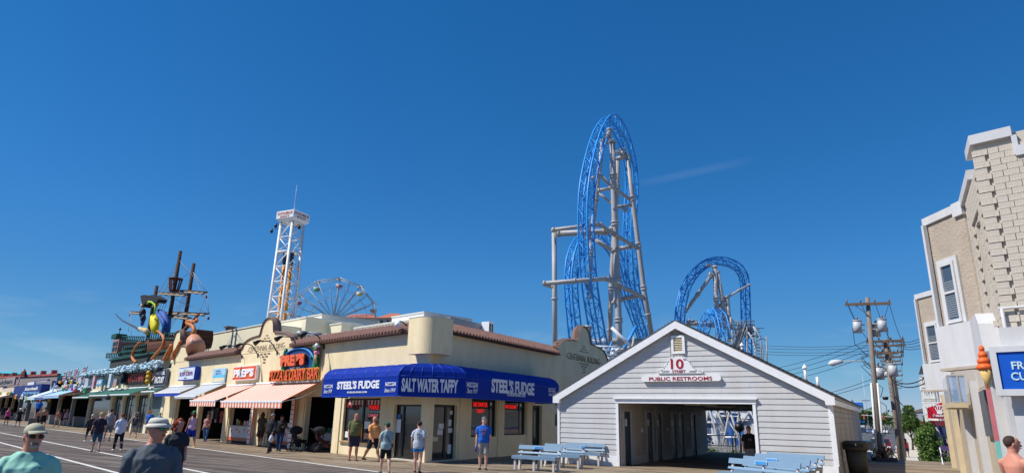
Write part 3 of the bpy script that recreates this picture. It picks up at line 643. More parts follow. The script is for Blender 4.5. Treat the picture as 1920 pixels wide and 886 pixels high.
FC = Frame(wa, wb - wa); M_FC = Matrix.Translation(FF.loc(FC.o)) @ Matrix.Rotation(FC.rz - FF.rz, 4, 'Z')
I4 = Matrix.Identity(4)
trm("STEEL'S FUDGE", FF, c6, (125, 200, 440, 272), -1.355, I4, aw, fat=.045); trm('STEELSFUDGE.COM', FF, c6, (200, 284, 346, 299), -1.355, I4, aw, fat=.03)
trm('SALT WATER TAFFY', FC, c6, (597, 200, 1016, 288), -.005, M_FC, aw, fat=.045)
trm("STEEL'S FUDGE", FS, c1, (262, 158, 608, 236), -1.355, M_FS, aw, fat=.045); trm('STEELSFUDGE.COM', FS, c1, (390, 247, 535, 264), -1.355, M_FS, aw, fat=.03)
def emblem(fr, czf, box, box2, yoff, M):
    r = rect(fr, czf(box[0], box[3]), czf(box[2], box[1]), yoff); w = r[1] - r[0]; h = r[3] - r[2]; mb = MB(); a, b = r[0] + w * .16, r[1] - w * .16
    mb.box(a, b, yoff - .006, yoff, r[2] + h * .12, r[3] - h * .12)
    for s_, e_ in ((-1, a), (1, b)): mb.prism([(e_, (r[2] + r[3]) / 2), (e_ + s_ * w * .16, r[3]), (e_ + s_ * w * .10, (r[2] + r[3]) / 2), (e_ + s_ * w * .16, r[2])], yoff - .006, yoff)
    mb.v = [tuple(M @ Vector(v)) for v in mb.v]; mb.build('candy_emblem', LET, aw)
    text('TAFFY', a + .02, b - .02, r[2] + h * .25, r[3] - h * .25, yoff - .01, BLUEA, aw, M=M)
    r = rect(fr, czf(box2[0], box2[3]), czf(box2[2], box2[1]), yoff); text('Since 1919', r[0], r[1], r[2], r[3], yoff - .004, LET, aw, shear=.3, M=M)
emblem(FF, c6, (28, 232, 97, 265), (28, 270, 90, 300), -1.355, I4); emblem(FF, c6, (478, 213, 562, 250), (475, 262, 556, 292), -1.355, I4)
emblem(FS, c1, (62, 155, 157, 196), (65, 206, 150, 240), -1.355, M_FS); emblem(FS, c1, (722, 200, 780, 235), (725, 240, 778, 262), -1.355, M_FS)
# ---- sloping retractable awnings
def awning(name, label, x0, x1, zt, zf, w, cols, stripe, val, valc=None, scallop=True, group='awnings along the shop fronts'):
    t = thing(name, label, 'awning', FF.o, FF.rz, group)
    mb = MB(); n = max(1, int((x1 - x0) / stripe)); dx = (x1 - x0) / n
    for i in range(n):
        mb.cur = i % len(cols); a, b = x0 + i * dx, x0 + (i + 1) * dx
        mb.add([(a, -.06, zt), (b, -.06, zt), (b, -w, zf), (a, -w, zf), (a, -.06, zt-.008), (b, -.06, zt-.008), (b, -w, zf-.008), (a, -w, zf-.008)], [(0,1,2,3),(7,6,5,4),(0,4,5,1),(2,6,7,3)])
    mb.build('canopy', cols, t, fix=False)
    mb = MB(); vc = valc or cols; nv = n if scallop else 1; dv = (x1 - x0) / nv
    for i in range(nv):
        mb.cur = i % len(vc); a, b = x0 + i * dv, x0 + (i + 1) * dv
        q = [(a, zf - .03), (b, zf - .03), (b, zf - val * .82)]
        if scallop: q += [((a + b) / 2 + dv * .25, zf - val * .97), ((a + b) / 2 - dv * .25, zf - val * .97)]
        q += [(a, zf - val * .82)]; mb.prism(q, -w - .04, -w - .025)
    mb.build('valance', vc, t, fix=False)
    mb = MB(); mb.box(x0 - .02, x1 + .02, -w - .06, -w + .02, zf - .06, zf + .02); mb.build('front_bar', WHITE, t)
    mb = MB(); mb.tube([(x0, -.1, zt + .03), (x1, -.1, zt + .03)], .06, 8); mb.build('roller', WHITE, t)
    for x in (x0 + .3, x1 - .3): mb = MB(); mb.tube([(x, -.04, zt - .35), (x + .2, -w * .5, (zt + zf) / 2 - .28), (x, -w + .02, zf - .05)], .022, 6); mb.build('folding_arm', WHITE, t)
    return t
OR = mat('canvas_orange', (222, 112, 82), .85, var=.06); CW = mat('canvas_white', (232, 222, 210), .85, var=.04)
GA = mat('canvas_grey', (176, 180, 186), .8, var=.06, scale=1); BV = mat('canvas_royal', (24, 60, 170), .8); GRN = mat('canvas_green', (22, 92, 80), .8, var=.15, scale=1)
awning('striped_awning', 'long orange and white striped awning under the pizza sign', -15.1, -8.2, 3.14, 2.19, 1.85, [OR, CW], .165, .33)
awning('striped_awning', 'shorter orange and white striped awning left of the long striped one', -19.1, -15.45, 3.09, 2.24, 2.0, [OR, CW], .165, .33)
awning('grey_awning', 'plain pale grey sloping awning beside the orange striped awnings', -22.9, -19.5, 3.25, 2.50, 1.6, [GA], 9, .18, scallop=False)
awning('grey_awning', 'grey awning with a royal blue scalloped valance', -29.0, -24.0, 3.21, 2.80, .95, [GA], .25, .27, [BV])
# ---- counters, menus, goods
CWH = mat('counter_white', (205, 200, 196), .5, var=.05); COR = mat('counter_orange', (214, 104, 70), .5); REDB = mat('red_block', (200, 50, 40), .5)
def counter(x0, x1, y0, zt, label, marks):
    t = thing('serving_counter', label, 'counter', FF.o, FF.rz, 'counters of the pizza shop')
    mb = MB(); mb.box(x0, x1, y0, y0 + .5, 0, .12); mb.build('plinth', mat('plinth_dark', (60, 50, 48), .8), t)
    mb = MB(); mb.box(x0, x1, y0 - .01, y0 + .5, .30, zt - .05); mb.build('front_panel', CWH, t)
    mb = MB(); mb.box(x0, x1, y0 - .015, y0 + .5, .12, .30); mb.build('orange_band', COR, t)
    mb = MB(); mb.box(x0 - .0, x1 + .0, y0 - .06, y0 + .6, zt - .05, zt); mb.build('counter_top', mat('counter_top', (170, 166, 160), .3), t)
    for k in range(marks):
        x = x0 + .25 + (x1 - x0 - .5) * (k + .3 * (k % 2)) / max(1, marks); z_ = .62 + .12 * (k % 2); mb = MB(); mb.box(x, x + .1, y0 - .02, y0 - .011, z_ - .08, z_ + .06); mb.build('red_mark', REDB, t)
counter(-18.38, -15.18, .1, .93, 'white service counter with orange band and red marks under the shorter striped awning', 5)
counter(-13.28, -10.62, .3, .97, 'white service counter with orange band behind the two men in black jackets', 4)
counter(-9.45, -6.9, .9, .80, 'low shaded white counter behind the two parked strollers', 2)
rr = random.Random(11); GN = {(200, 190, 180): 'beige', (190, 60, 50): 'red', (60, 130, 70): 'green', (220, 200, 120): 'yellow', (230, 228, 224): 'white'}; ORD = ('first', 'second', 'third', 'fourth', 'fifth', 'sixth', 'seventh', 'eighth', 'ninth', 'tenth')
for (a, b, y, z, n) in ((-18.2, -15.4, .35, .93, 9), (-13.1, -10.8, .5, .97, 7), (-9.2, -7.2, 1.1, .8, 5)):
    for k in range(n):
        x = a + (b - a) * (k + .5) / n; kind = rr.choice(('napkin_box', 'cup_stack', 'bottle')); col = rr.choice(((200, 190, 180), (190, 60, 50), (60, 130, 70), (220, 200, 120), (230, 228, 224)))
        mb = MB(); h = rr.uniform(.15, .38)
        if kind == 'napkin_box': mb.box(-.09, .09, -.08, .08, 0, h)
        elif kind == 'cup_stack': mb.tube([(0,0,0), (0,0,h)], [.04, .055], 10)
        else: mb.tube([(0,0,0), (0,0,h*.6), (0,0,h*.75), (0,0,h)], [.04, .04, .016, .016], 8)
        o = mb.build(kind, colmat(col, .5), loc=FF.w(x, y, z), rz=FF.rz)
        tag(o, '%s %s, %s thing from the left on the %s' % (GN[col], {'napkin_box': 'box', 'cup_stack': 'cup stack', 'bottle': 'bottle'}[kind], ORD[k], {-18.2: 'left counter', -13.1: 'middle counter', -9.2: 'low right counter'}[a]), kind.replace('_', ' '), 'goods on the counters')
def menu_board(x, y, label):
    t = thing('menu_board', label, 'menu board', FF.w(x, y), FF.rz, 'menu boards by the pizza counters')
    mb = MB(); mb.box(-.17, .17, 0, .03, .05, 2.3); mb.build('board', PAPER, t); mb = MB(); mb.box(.17, .22, -.01, .05, .03, 2.32); mb.build('edge_frame', COR, t)
    for k in range(9):
        mb = MB(); mb.box(-.13, .08 + .04 * (k % 2), -.006, -.001, .27 + k * .22, .31 + k * .22); mb.build('menu_line', COR if k == 5 else DK, t)
menu_board(-14.95, -.25, 'tall white menu board between the two striped awnings'); menu_board(-10.35, -.25, 'tall white menu board left of the strollers')
# clothes hanging in the dark shop front
for k in range(7):
    x = -23.0 + k * .5; col = rr.choice(((30, 30, 34), (60, 50, 60), (200, 200, 205), (150, 70, 60), (40, 60, 100)))
    mb = MB(); zt = 1.75 if k % 2 else 1.55
    mb.prism([(-.2,-.3),(.2,-.3),(.2,.22),(.3,.12),(.36,.2),(.16,.4),(-.16,.4),(-.36,.2),(-.3,.12),(-.2,.22)], -.04, .04)
    o = mb.build('hanging_shirt', colmat(col, .9), loc=FF.w(x, .5 + .1 * (k % 3), zt - .25), rz=FF.rz)
    tag(o, '%s hanging shirt, %s from the left in the dark clothing shop' % ({30: 'black', 60: 'plum', 200: 'pale', 150: 'rust', 40: 'blue'}[col[0]], ORD[k]), 'shirt', 'shirts hanging in the dark shop front')
for k in range(4):
    mb = MB(); mb.tube([(0,0,0),(0,0,1.6)], .02, 6)
    for j in range(5): mb.tube([(-.2,0,.5+j*.26),(.2,0,.5+j*.26)], .01, 4)
    o = mb.build('display_rack', GREY, loc=FF.w(-27 + k * .9, .9, 0), rz=FF.rz); tag(o, 'thin metal display rack, %s from the left in the grey shaded shop opening' % ORD[k], 'rack', 'display racks in the grey opening')
# ---- signs on the cream wall
def panel_sign(name, label, r, y, board, frame_c=None, fw=.05, thick=.18):
    t = thing(name, label, 'sign', FF.o, FF.rz); mb = MB(); mb.box(r[0], r[1], y, y + thick, r[2], r[3]); mb.build('sign_box', frame_c or board, t)
    mb = MB(); mb.box(r[0] + fw, r[1] - fw, y - .012, y - .001, r[2] + fw, r[3] - fw); mb.build('sign_face', board, t); return t
r = rect(FF, (435, 713), (481.5, 683), -.2); t = panel_sign('shop_sign', "orange PREP'S sign with white letters in a white frame", r, -.2, mat('sign_orange', (226, 92, 40), .6, var=.08), SIGNW)
text("PREP'S", r[0] + .2, r[1] - .2, r[2] + .16, r[3] - .16, -.215, SIGNW, t, fat=.05, depth=.04)
r = rect(FF, (333, 713), (367, 686), -.35); t = panel_sign('shop_sign', 'white lightbox sign with purple letters and a deep blue side', r, -.35, mat('sign_pale', (214, 224, 240), .4), BV, thick=.33)
text('Kids', (r[0]+r[1])/2 - .5, (r[0]+r[1])/2 + .4, r[3] - .36, r[3] - .14, -.363, mat('letter_olive', (150, 160, 90), .6), t); text('BORN SURFIN', r[0] + .3, r[1] - .3, r[2] + .27, r[2] + .55, -.363, mat('letter_purple', (120, 60, 120), .6), t, fat=.02); text('beach', (r[0]+r[1])/2 - .3, (r[0]+r[1])/2 + .2, r[2] + .1, r[2] + .2, -.363, DK, t)
r = rect(FF, (396.5, 717), (424.5, 689), -.1); t = panel_sign('painted_sign', 'small pale blue painted beach scene sign on the cream wall', r, -.1, mat('sky_blue_board', (160, 200, 232), .7, var=.1), thick=.06)
mb = MB(); mb.box(r[0] + .05, r[1] - .05, -.116, -.113, r[2] + .05, r[2] + .28); mb.build('sand_band', mat('sand_band', (220, 210, 180), .8), t)
mb = MB(); mb.box(r[0] + .05, r[1] - .05, -.116, -.113, r[2] + .285, r[2] + .45); mb.build('water_band', mat('water_band', (100, 190, 225), .6), t)
text('PREPS\nBEACH', r[0] + .5, r[1] - .6, r[2] + .48, r[3] - .1, -.115, mat('letter_teal', (110, 150, 180), .6), t)
# pizza and dairy bar sign
def cq(x, y): return 490 + x / 9.846, 640 + y / 9.844
ps = thing('pizza_bar_sign', "orange PREP'S PIZZA & DAIRY BAR sign on a blue round board", 'sign', FF.o, FF.rz)
r = rect(FF, cq(330, 720), cq(1020, 150), -.15); cx_, cz_, rx_, rz2 = (r[0]+r[1])/2, r[2] + .9, (r[1]-r[0])*.5, .95
poly = [(cx_ + rx_ * .95 * math.cos(PI * k / 16), cz_ - .1 + .75 * math.sin(PI * k / 16)) for k in range(17)] + [(cx_ - rx_ * .9, 3.25), (cx_ + rx_ * .9, 3.25)]
mb = MB(); mb.prism(poly, -.18, -.03); mb.build('blue_board', mat('sign_deep_blue', (20, 70, 130), .6, var=.2), ps)
mb = MB()
arc = [(cx_ + rx_ * .95 * math.cos(PI * k / 16), -.2, cz_ - .1 + .75 * math.sin(PI * k / 16)) for k in range(17)]; mb.tube(arc, .06, 6); mb.build('blue_rim', mat('sign_mid_blue', (30, 130, 210), .5), ps)
OL = mat('letter_orange', (232, 104, 62), .5, var=.05); YL = mat('letter_yellow', (240, 180, 50), .5); OD = mat('letter_maroon', (110, 30, 26), .6)
rq = rect(FF, cq(385, 465), cq(835, 205), -.3); text("PREP'S", rq[0], rq[1], rq[2] + .02, rq[3] - .02, -.25, OD, ps, fat=.09, depth=.1); text("PREP'S", rq[0], rq[1], rq[2], rq[3], -.36, OL, ps, fat=.06, depth=.05)
rq = rect(FF, cq(520, 525), cq(722, 455), -.2); text('SINCE 1965', rq[0], rq[1], rq[2], rq[3], -.2, SIGNW, ps, fat=.04, depth=.02)
rq = rect(FF, cq(180, 750), cq(1110, 540), -.3); z0_ = 3.2
text('PIZZA & DAIRY BAR', rq[0] - .0, rq[1] + .0, z0_, z0_ + .58, -.34, YL, ps, fat=.06, depth=.05); text('PIZZA & DAIRY BAR', rq[0] + .03, rq[1] - .03, z0_ + .03, z0_ + .55, -.38, OD, ps, fat=.03, depth=.04); text('PIZZA & DAIRY BAR', rq[0] + .03, rq[1] - .03, z0_ + .03, z0_ + .55, -.43, OL, ps, fat=.01, depth=.03)
mb = MB(); mb.box(rq[0], rq[1], -.34, -.05, z0_ - .09, z0_ - .02); mb.build('sign_shelf', GREY, ps)
GRE = mat('sculpt_green', (40, 130, 90), .6, var=.25, scale=6); GRD = mat('sculpt_dark_green', (20, 84, 62), .6, var=.25, scale=6)
for sx_, ex in ((-1, 0), (1, 1)):
    px0 = 370 if sx_ < 0 else 900; c0 = FF.on(*cq(px0, 560), -.35); X = c0.x
    fg = thing('sign_figure', ('green sculpted creature with stacked scoops at the right of the pizza sign' if sx_ > 0 else 'green sculpted creature with a cream cone at the left of the pizza sign'), 'sculpture', FF.w(X, -.12, 3.35), FF.rz, 'green sculptures on the pizza sign')
    mb = MB(); mb.tube([(0, 0, 0), (.05 * sx_, -.02, .35), (.1 * sx_, -.03, .8), (.05 * sx_, -.05, 1.1)], [(.2, .16), (.24, .18), (.16, .14), (.11, .1)], 10); mb.tube([(.05 * sx_, -.05, 1.05), (.08 * sx_, -.08, 1.3), (.02, -.12, 1.45), (-.02 * sx_, -.18, 1.52)], [(.12, .12), (.14, .12), (.1, .09), (.05, .05)], 10)
    mb.build('trunk', GRE, fg)
    mb = MB(); mb.tube([(.18 * sx_, 0, .9), (.34 * sx_, -.1, .8), (.42 * sx_, -.12, 1.05)], [.07, .06, .045], 7); mb.tube([(-.1 * sx_, -.12, .85), (-.22 * sx_, -.2, 1.0)], [.06, .045], 7); mb.tube([(-.12, 0, 0), (-.15, 0, .5)], [.12, .08], 7); mb.build('arm', GRD, fg)
    for q, rr_, col in (((.30 * sx_, -.14, 1.12), .15, (226, 130, 170) if sx_ > 0 else (222, 200, 170)), ((.30 * sx_, -.14, 1.30), .14, (120, 90, 84)), ((.30 * sx_, -.14, 1.47), .14, (236, 234, 230)))[:3 if sx_ > 0 else 1]:
        mb = MB(); mb.ell(q, (rr_, rr_, rr_ * .9), 10, 7); mb.build('ice_cream_scoop', colmat(col, .6), fg)
    mb = MB(); mb.tube([(.30 * sx_, -.14, .62), (.30 * sx_, -.14, 1.05)], [.02, .12], 10); mb.build('cone', colmat((200, 150, 100)), fg)
    for e_ in (-.06, .06): mb = MB(); mb.ell((e_, -.17, 1.44), (.035, .03, .04), 8, 5); mb.build('eye', SIGNW, fg)
# gooseneck lamps
for k, px in enumerate((454, 484, 520, 561, 608)):
    b_ = FF.on(px, (668.7, 666, 661, 654.7, 650)[k], 0); t = thing('gooseneck_lamp', 'black gooseneck wall lamp, %s from the left above the signs' % ('first', 'second', 'third', 'fourth', 'fifth')[k], 'lamp', FF.w(b_.x, 0, b_.z), FF.rz, 'gooseneck lamps over the signs')
    mb = MB(); mb.tube([(0, 0, 0), (0, -.25, .35), (0, -.42, .52), (0, -.6, .58), (0, -1.0, .56)], .028, 6); mb.build('arm', BLACK, t)
    mb = MB(); mb.tube([(0, -.95, .58), (0, -1.12, .50), (0, -1.3, .38)], [.04, .09, .14], 10); mb.build('shade', BLACK, t)
    mb = MB(); mb.box(-.06, .06, -.03, 0, -.1, .1); mb.build('wall_plate', BLACK, t)
p = FF.on(762, 603, -.1); t = thing('wall_lamp', 'white dome lamp on a dark bracket beside the corner drum', 'lamp', FF.w(p.x, 0, 5.2), FF.rz)
mb = MB(); mb.tube([(0, 0, 0), (0, -.3, .16), (0, -.5, .18)], .025, 6); mb.build('arm', BLACK, t); mb = MB(); mb.tube([(0, -.5, .2), (0, -.5, .1), (0, -.5, -.06)], [.04, .13, .16], 12); mb.build('shade', WHITE, t)
p = FS.on(1012, 753, 0); t = thing('wall_fixture', 'small brown fixture over the side door', 'lamp', FS.w(p.x, 0, p.z), FS.rz); mb = MB(); mb.tube([(-.15, -.02, 0), (-.08, -.14, .06), (.05, -.16, .0), (.15, -.1, -.05)], .025, 6); mb.build('arm', BLACK, t); mb = MB(); mb.ell((.15, -.1, -.05), (.05, .05, .04), 8, 5); mb.build('lamp_head', BLACK, t)
# ---- things on and behind the flat roof
def rbox(name, label, cat, x0y, x1y, off, dep, m_, group=None, parts=None, top=None):
    a = FF.on(x0y[0], x0y[1], off); b = FF.on(x1y[0], x1y[1], off); z1 = (a.z + b.z) / 2 if top is None else top
    t = thing(name, label, cat, FF.w(a.x, off), FF.rz, group); w = b.x - a.x
    mb = MB(); mb.box(0, w, 0, dep, 2.0, z1); mb.build('wall', m_, t); mb = MB(); mb.box(-.06, w + .06, -.06, dep + .06, z1, z1 + .1); mb.build('parapet_cap', mat('cap_pale', (214, 212, 204), .7), t); return t, w, z1
CR1 = mat('cream_block', (226, 218, 190), .9, var=.04, scale=.6); CR2 = mat('pale_wall', (232, 228, 214), .9, var=.04, scale=.6); CR3 = mat('white_wall', (226, 226, 224), .9, var=.03)
t, w, z1 = rbox('rooftop_wall', 'long pale cream rooftop wall behind the left scalloped gable', 'building', (388, 621), (496, 617), 6, 6, CR1)
for k in range(2): mb = MB(); mb.box(.4 + k * .5, .6 + k * .5, -.05, 0, 3, z1 - .05); mb.build('pilaster', mat('grey_strip', (170, 172, 176), .8), t)
rbox('rooftop_block', 'cream rooftop block behind the middle scalloped gable', 'building', (516, 602), (574, 600), 9, 5, CR1)
rbox('rooftop_block', 'taller pale rooftop block under the white ride tower', 'building', (536, 595), (603, 597), 13.5, 6, CR2)
rbox('rooftop_wall', 'low cream parapet wall behind the roof fans', 'building', (573, 610), (640, 614), 11, 3, CR1)
rbox('rooftop_wall', 'long white rooftop ledge in front of the ferris wheel', 'building', (636, 617), (775, 603), 12, 3, CR2)
t, w, z1 = rbox('rooftop_hut', 'small white flat roofed hut left of the corner drum', 'building', (735, 592), (795, 589), 15, 5, CR3)
for dx in (.75,): f = MB(); f.box(dx, dx + .45, -.03, .02, z1 - 1.0, z1 - .45); fo_ = f.build('window', BLACK, t); mb = MB(); mb.box(dx + .05, dx + .4, -.036, -.031, z1 - .95, z1 - .5); mb.build('pane', GLASS, fo_)
mb = MB(); mb.box(1.05, 1.7, -.5, -.02, 3, z1 - .72); mb.build('lower_block', CR3, t)
a = FF.on(852, 594, 6); t = thing('air_conditioner', 'large grey rooftop air conditioning unit right of the corner drum', 'air conditioner', FF.w(a.x - .3, 6, 0), FS.rz)
mb = MB(); mb.box(0, 3.2, 0, 1.6, 4.6, a.z + .05); mb.build('cabinet', mat('hvac_grey', (138, 140, 146), .5, .3), t); mb = MB(); mb.box(-.5, -.01, .3, 1.3, 4.6, a.z - .15); mb.build('duct', mat('hvac_light', (190, 192, 196), .4, .3), t)
for k in range(4): mb = MB(); mb.box(.2 + k * .75, .85 + k * .75, -.03, 0, 5, a.z - .3); mb.build('panel', mat('hvac_grey', (138, 140, 146), .5, .3), t)
a = FF.on(917, 602, 9); t = thing('roof_vent', 'small white louvred roof vent standing alone above the street side roof', 'vent', FF.w(a.x, 9, 0), FS.rz)
mb = MB(); mb.box(0, .5, 0, .5, 4.6, a.z); mb.build('vent_box', WHITE, t)
for k in range(2): mb = MB(); mb.box(.04 + k * .24, .2 + k * .24, -.01, 0, a.z - .6, a.z - .1); mb.build('louvre', mat('dark_louvre', (50, 70, 66), .6), t)
for k in range(5):
    a = FF.on(566 + k * 14, 620 + k * 1.6, 4.5); t = thing('roof_fan', 'round grey roof fan behind the tiled edge, %s from the left' % ('first', 'second', 'third', 'fourth', 'fifth')[k], 'roof fan', FF.w(a.x, 4.5 + .3 * (k % 2), 0), 0, 'roof fans')
    mb = MB(); mb.tube([(0, 0, 4.6), (0, 0, a.z - .25)], .3, 14); mb.build('housing', GREY, t); mb = MB(); mb.tube([(0, 0, a.z - .25), (0, 0, a.z - .2), (0, 0, a.z)], [.4, .42, .3], 14); mb.build('hood', mat('hvac_grey', (138, 140, 146), .5, .3), t)
a = FF.on(564.5, 626, 2); mb = MB(); mb.tube([(0, 0, 4.6), (0, 0, a.z)], .12, 10); mb.tube([(0, 0, a.z), (0, 0, a.z + .08)], .17, 10); tag(mb.build('flue', mat('flue_tan', (150, 136, 110), .7), loc=FF.w(a.x, 2, 0)), 'short tan flue behind the tiled edge near the middle gable', 'flue')
a = FF.on(432, 612, 8); mb = MB(); mb.box(-.3, .3, -.3, .3, 5, a.z - .1); mb.box(-.45, .45, -.45, .45, a.z - .1, a.z); tag(mb.build('chimney', mat('chimney_brown', (96, 74, 66), .8), loc=FF.w(a.x, 8, 0), rz=FF.rz), 'small brown chimney on the pale rooftop wall', 'chimney')
a = FF.on(410, 650, 3); t = thing('green_canopy', 'green metal canopy roof between the left gable and the tiled edge', 'canopy', FF.w(a.x - 1.2, 2.4, 0), FF.rz)
mb = MB(); mb.add([(0,0,5.0),(4.4,0,5.0),(4.4,2,6.2),(0,2,6.2),(0,0,4.9),(4.4,0,4.9),(4.4,2,4.9),(0,2,4.9)], [(0,1,2,3),(4,7,6,5),(0,4,5,1),(1,5,6,2),(2,6,7,3),(3,7,4,0)]); mb.build('roof', GRN, t)
for k in range(12): mb = MB(); mb.bar((.2 + k * .36, -.01, 5.02), (.2 + k * .36, 1.99, 6.22), .04); mb.build('roof_rib', GRN, t)
# ---- pirate shop and the shops beyond it (front coordinates, further left)
ps_ = thing('pirate_shop', 'cream pillared shop with green awnings under the pirate ship', 'building', FF.o, FF.rz)
PX = [-30.2, -33.4, -36.6, -39.9, -43.2]
mb = MB(); ops2 = [(PX[k+1] + .3, PX[k] - .3, 0, 2.75) for k in range(4)] + [(-30.0, -29.7, 0, 2.5)]
wall_cells(mb, -43.6, -29.62, 0, 4.55, ops2, .02, .3); mb.build('front_wall', CR1, ps_)
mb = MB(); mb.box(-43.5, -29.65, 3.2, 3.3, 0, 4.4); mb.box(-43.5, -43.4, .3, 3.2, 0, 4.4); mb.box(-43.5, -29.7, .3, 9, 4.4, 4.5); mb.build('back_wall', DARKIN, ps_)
for k in range(4):
    a, b = PX[k+1] + .3, PX[k] - .3
    f = MB(); 
    for q in ((a, a+.08, 0, 2.75), (b-.08, b, 0, 2.75), (a+.08, b-.08, 2.67, 2.75), (a+.08, b-.08, 1.95, 2.03)): f.box(q[0], q[1], .2, .27, q[2], q[3])
    for j in range(1, 4): x = a + (b - a) * j / 4; f.box(x - .03, x + .03, .2, .27, 0, 2.67)
    fo_ = f.build('window_frame', mat('frame_green', (24, 54, 50), .5), ps_); g = MB(); g.box(a + .08, b - .08, .23, .236, .02, 2.67); g.build('glass_pane', mat('shop_glass_green', (52, 70, 72), .08, var=.4, scale=1.5, spec=.9), fo_)
t = thing('roller_shutter', 'ribbed grey green roller shutter beside the red capped man', 'shutter', FF.o, FF.rz)
for k in range(22): mb = MB(); mb.box(-33.05, -30.55, .1, .16, .03 + k * .12, .135 + k * .12); mb.build('slat', mat('shutter_green', (90, 112, 110), .5), t)
for i, (a, b, zt, zf, w_) in enumerate(((-33.2, -30.3, 3.15, 2.95, .6), (-38.5, -33.4, 3.25, 2.75, 1.3), (-44.2, -38.7, 3.2, 2.72, 1.4), (-50, -44.5, 3.1, 2.6, 1.4))):
    awning('green_awning', 'dark green fabric awning, %s from the cream gable' % ('first', 'second', 'third', 'fourth')[i], a, b, zt, zf, w_, [GRN], 9, .16, scallop=False, group='green awnings')
# signs of the pirate shop
def cg(x, y): return 215 + x / 12.66, 680 + y / 12.66
def fsign(box, y, mface, mframe, label, name='shop_sign', fw=.06):
    r = rect(FF, cg(box[0], box[3]), cg(box[2], box[1]), y); r = (r[0], r[1], (FF.on(*cg(box[0], box[3]), y).z + FF.on(*cg(box[2], box[3]), y).z) / 2, (FF.on(*cg(box[0], box[1]), y).z + FF.on(*cg(box[2], box[1]), y).z) / 2)
    return panel_sign(name, label, r, y, mface, mframe, fw), r
t, r = fsign((830, 160, 1245, 545), -.25, mat('sign_navy', (24, 28, 44), .6), mat('frame_slate', (96, 110, 124), .6), 'black PRETZEL FACTORY sign in a slate frame', fw=.1)
text('PRETZEL', r[0] + 1.0, r[1] - .25, r[2] + .78, r[3] - .15, -.265, SIGNW, t, fat=.04, shear=.15); text('FACTORY', r[0] + 1.0, r[1] - .25, r[2] + .2, r[2] + .66, -.265, SIGNW, t, fat=.04, shear=.15)
for k, c_ in enumerate(((200, 196, 190), (170, 50, 60), (200, 196, 190))): mb = MB(); mb.bar((r[0] + .12, -.268, r[2] + .3 + k * .2), (r[0] + .9, -.268, r[2] + .75 + k * .2), .12, .01); mb.build('stripe', colmat(c_), t)
t, r = fsign((230, 215, 740, 505), -.25, mat('sign_black', (34, 24, 24), .6), mat('sign_black', (34, 24, 24), .6), 'dark PLAYPORT BAY sign with red and gold letters')
text('PLAYPORT BAY', r[0] + .06, r[1] - .1, r[2] + .2, r[3] - .12, -.265, mat('letter_gold', (196, 140, 80), .6), t, fat=.05); text('PLAYPORT BAY', r[0] + .12, r[1] - .16, r[2] + .23, r[3] - .16, -.285, mat('letter_red', (176, 60, 70), .6), t, fat=.015)
a = FF.on(*cg(790, 490), -.4); b = FF.on(*cg(790, 185), -.4); t = thing('bamboo_column', 'yellow barrel column between the dark shop signs', 'column', FF.w(a.x, -.4, 0), FF.rz)
n = 3
for k in range(n): z0_, z1_ = a.z + (b.z - a.z) * k / n, a.z + (b.z - a.z) * (k + 1) / n; mb = MB(); mb.tube([(0,0,z0_+.01),(0,0,(z0_+z1_)/2),(0,0,z1_-.01)], [.2,.24,.2], 12); mb.build('barrel', mat('barrel_yellow', (206, 160, 40), .6, var=.2), t)
a = FF.on(*cg(190, 480), -.5); t = thing('pirate_statue', 'dark clad pirate statue with a red face beside the dark sign', 'statue', FF.w(a.x, -.5, a.z), FF.rz)
mb = MB(); mb.tube([(0,0,0),(0,0,.5),(0,0,.9)], [(.22,.18),(.26,.2),(.15,.12)], 9); mb.tube([(-.2,0,.8),(-.45,-.1,.6)], [.08,.06], 7); mb.tube([(.2,0,.8),(.42,-.12,.95)], [.08,.06], 7); mb.build('coat', mat('pirate_navy', (30, 32, 56), .8), t)
mb = MB(); mb.ell((0,-.03,1.08), (.17,.17,.19), 9, 7); mb.build('head', mat('sculpt_red', (196, 60, 60), .6), t); mb = MB(); mb.prism([(-.36,1.2),(0,1.14),(.36,1.2),(.2,1.42),(0,1.5),(-.2,1.42)], -.12, .12); mb.build('hat', BLACK, t)
# light blue frilled canopy above the signs
ICE = mat('wave_frill', (150, 205, 228), .6, var=.3, scale=6, rgb2=(232, 244, 248))
t = thing('wave_canopy', 'pale blue foaming wave canopy under the pirate ship', 'canopy', FF.o, FF.rz)
wx0, wx1 = FF.on(160, 715, -.2).x, FF.on(305, 690, -.2).x
mb = MB(); rw = random.Random(5)
for i in range(420):
    x = wx0 + (wx1 - wx0) * rw.random(); z_ = 4.5 + rw.random() * .6 * (.5 + .5 * (x - wx0) / (wx1 - wx0)); mb.ell((x, -.45 + rw.uniform(-.25, .25), z_), (rw.uniform(.07, .19), .12, rw.uniform(.06, .13)), 6, 4, .35)
stuff(mb.build('foam', ICE, t))
mb = MB(); mb.box(wx0, wx1, -.5, -.1, 4.4, 4.6); mb.build('ledge', mat('ledge_dark', (40, 56, 66), .7), t)
for k in range(9): x = wx0 + (wx1 - wx0) * (k + .5) / 9; mb = MB(); mb.tube([(x, -.05, 4.35), (x, -.9, 4.55), (x + .3, -1.2, 4.4)], .03, 5); mb.build('lamp_arm', BLACK, t)
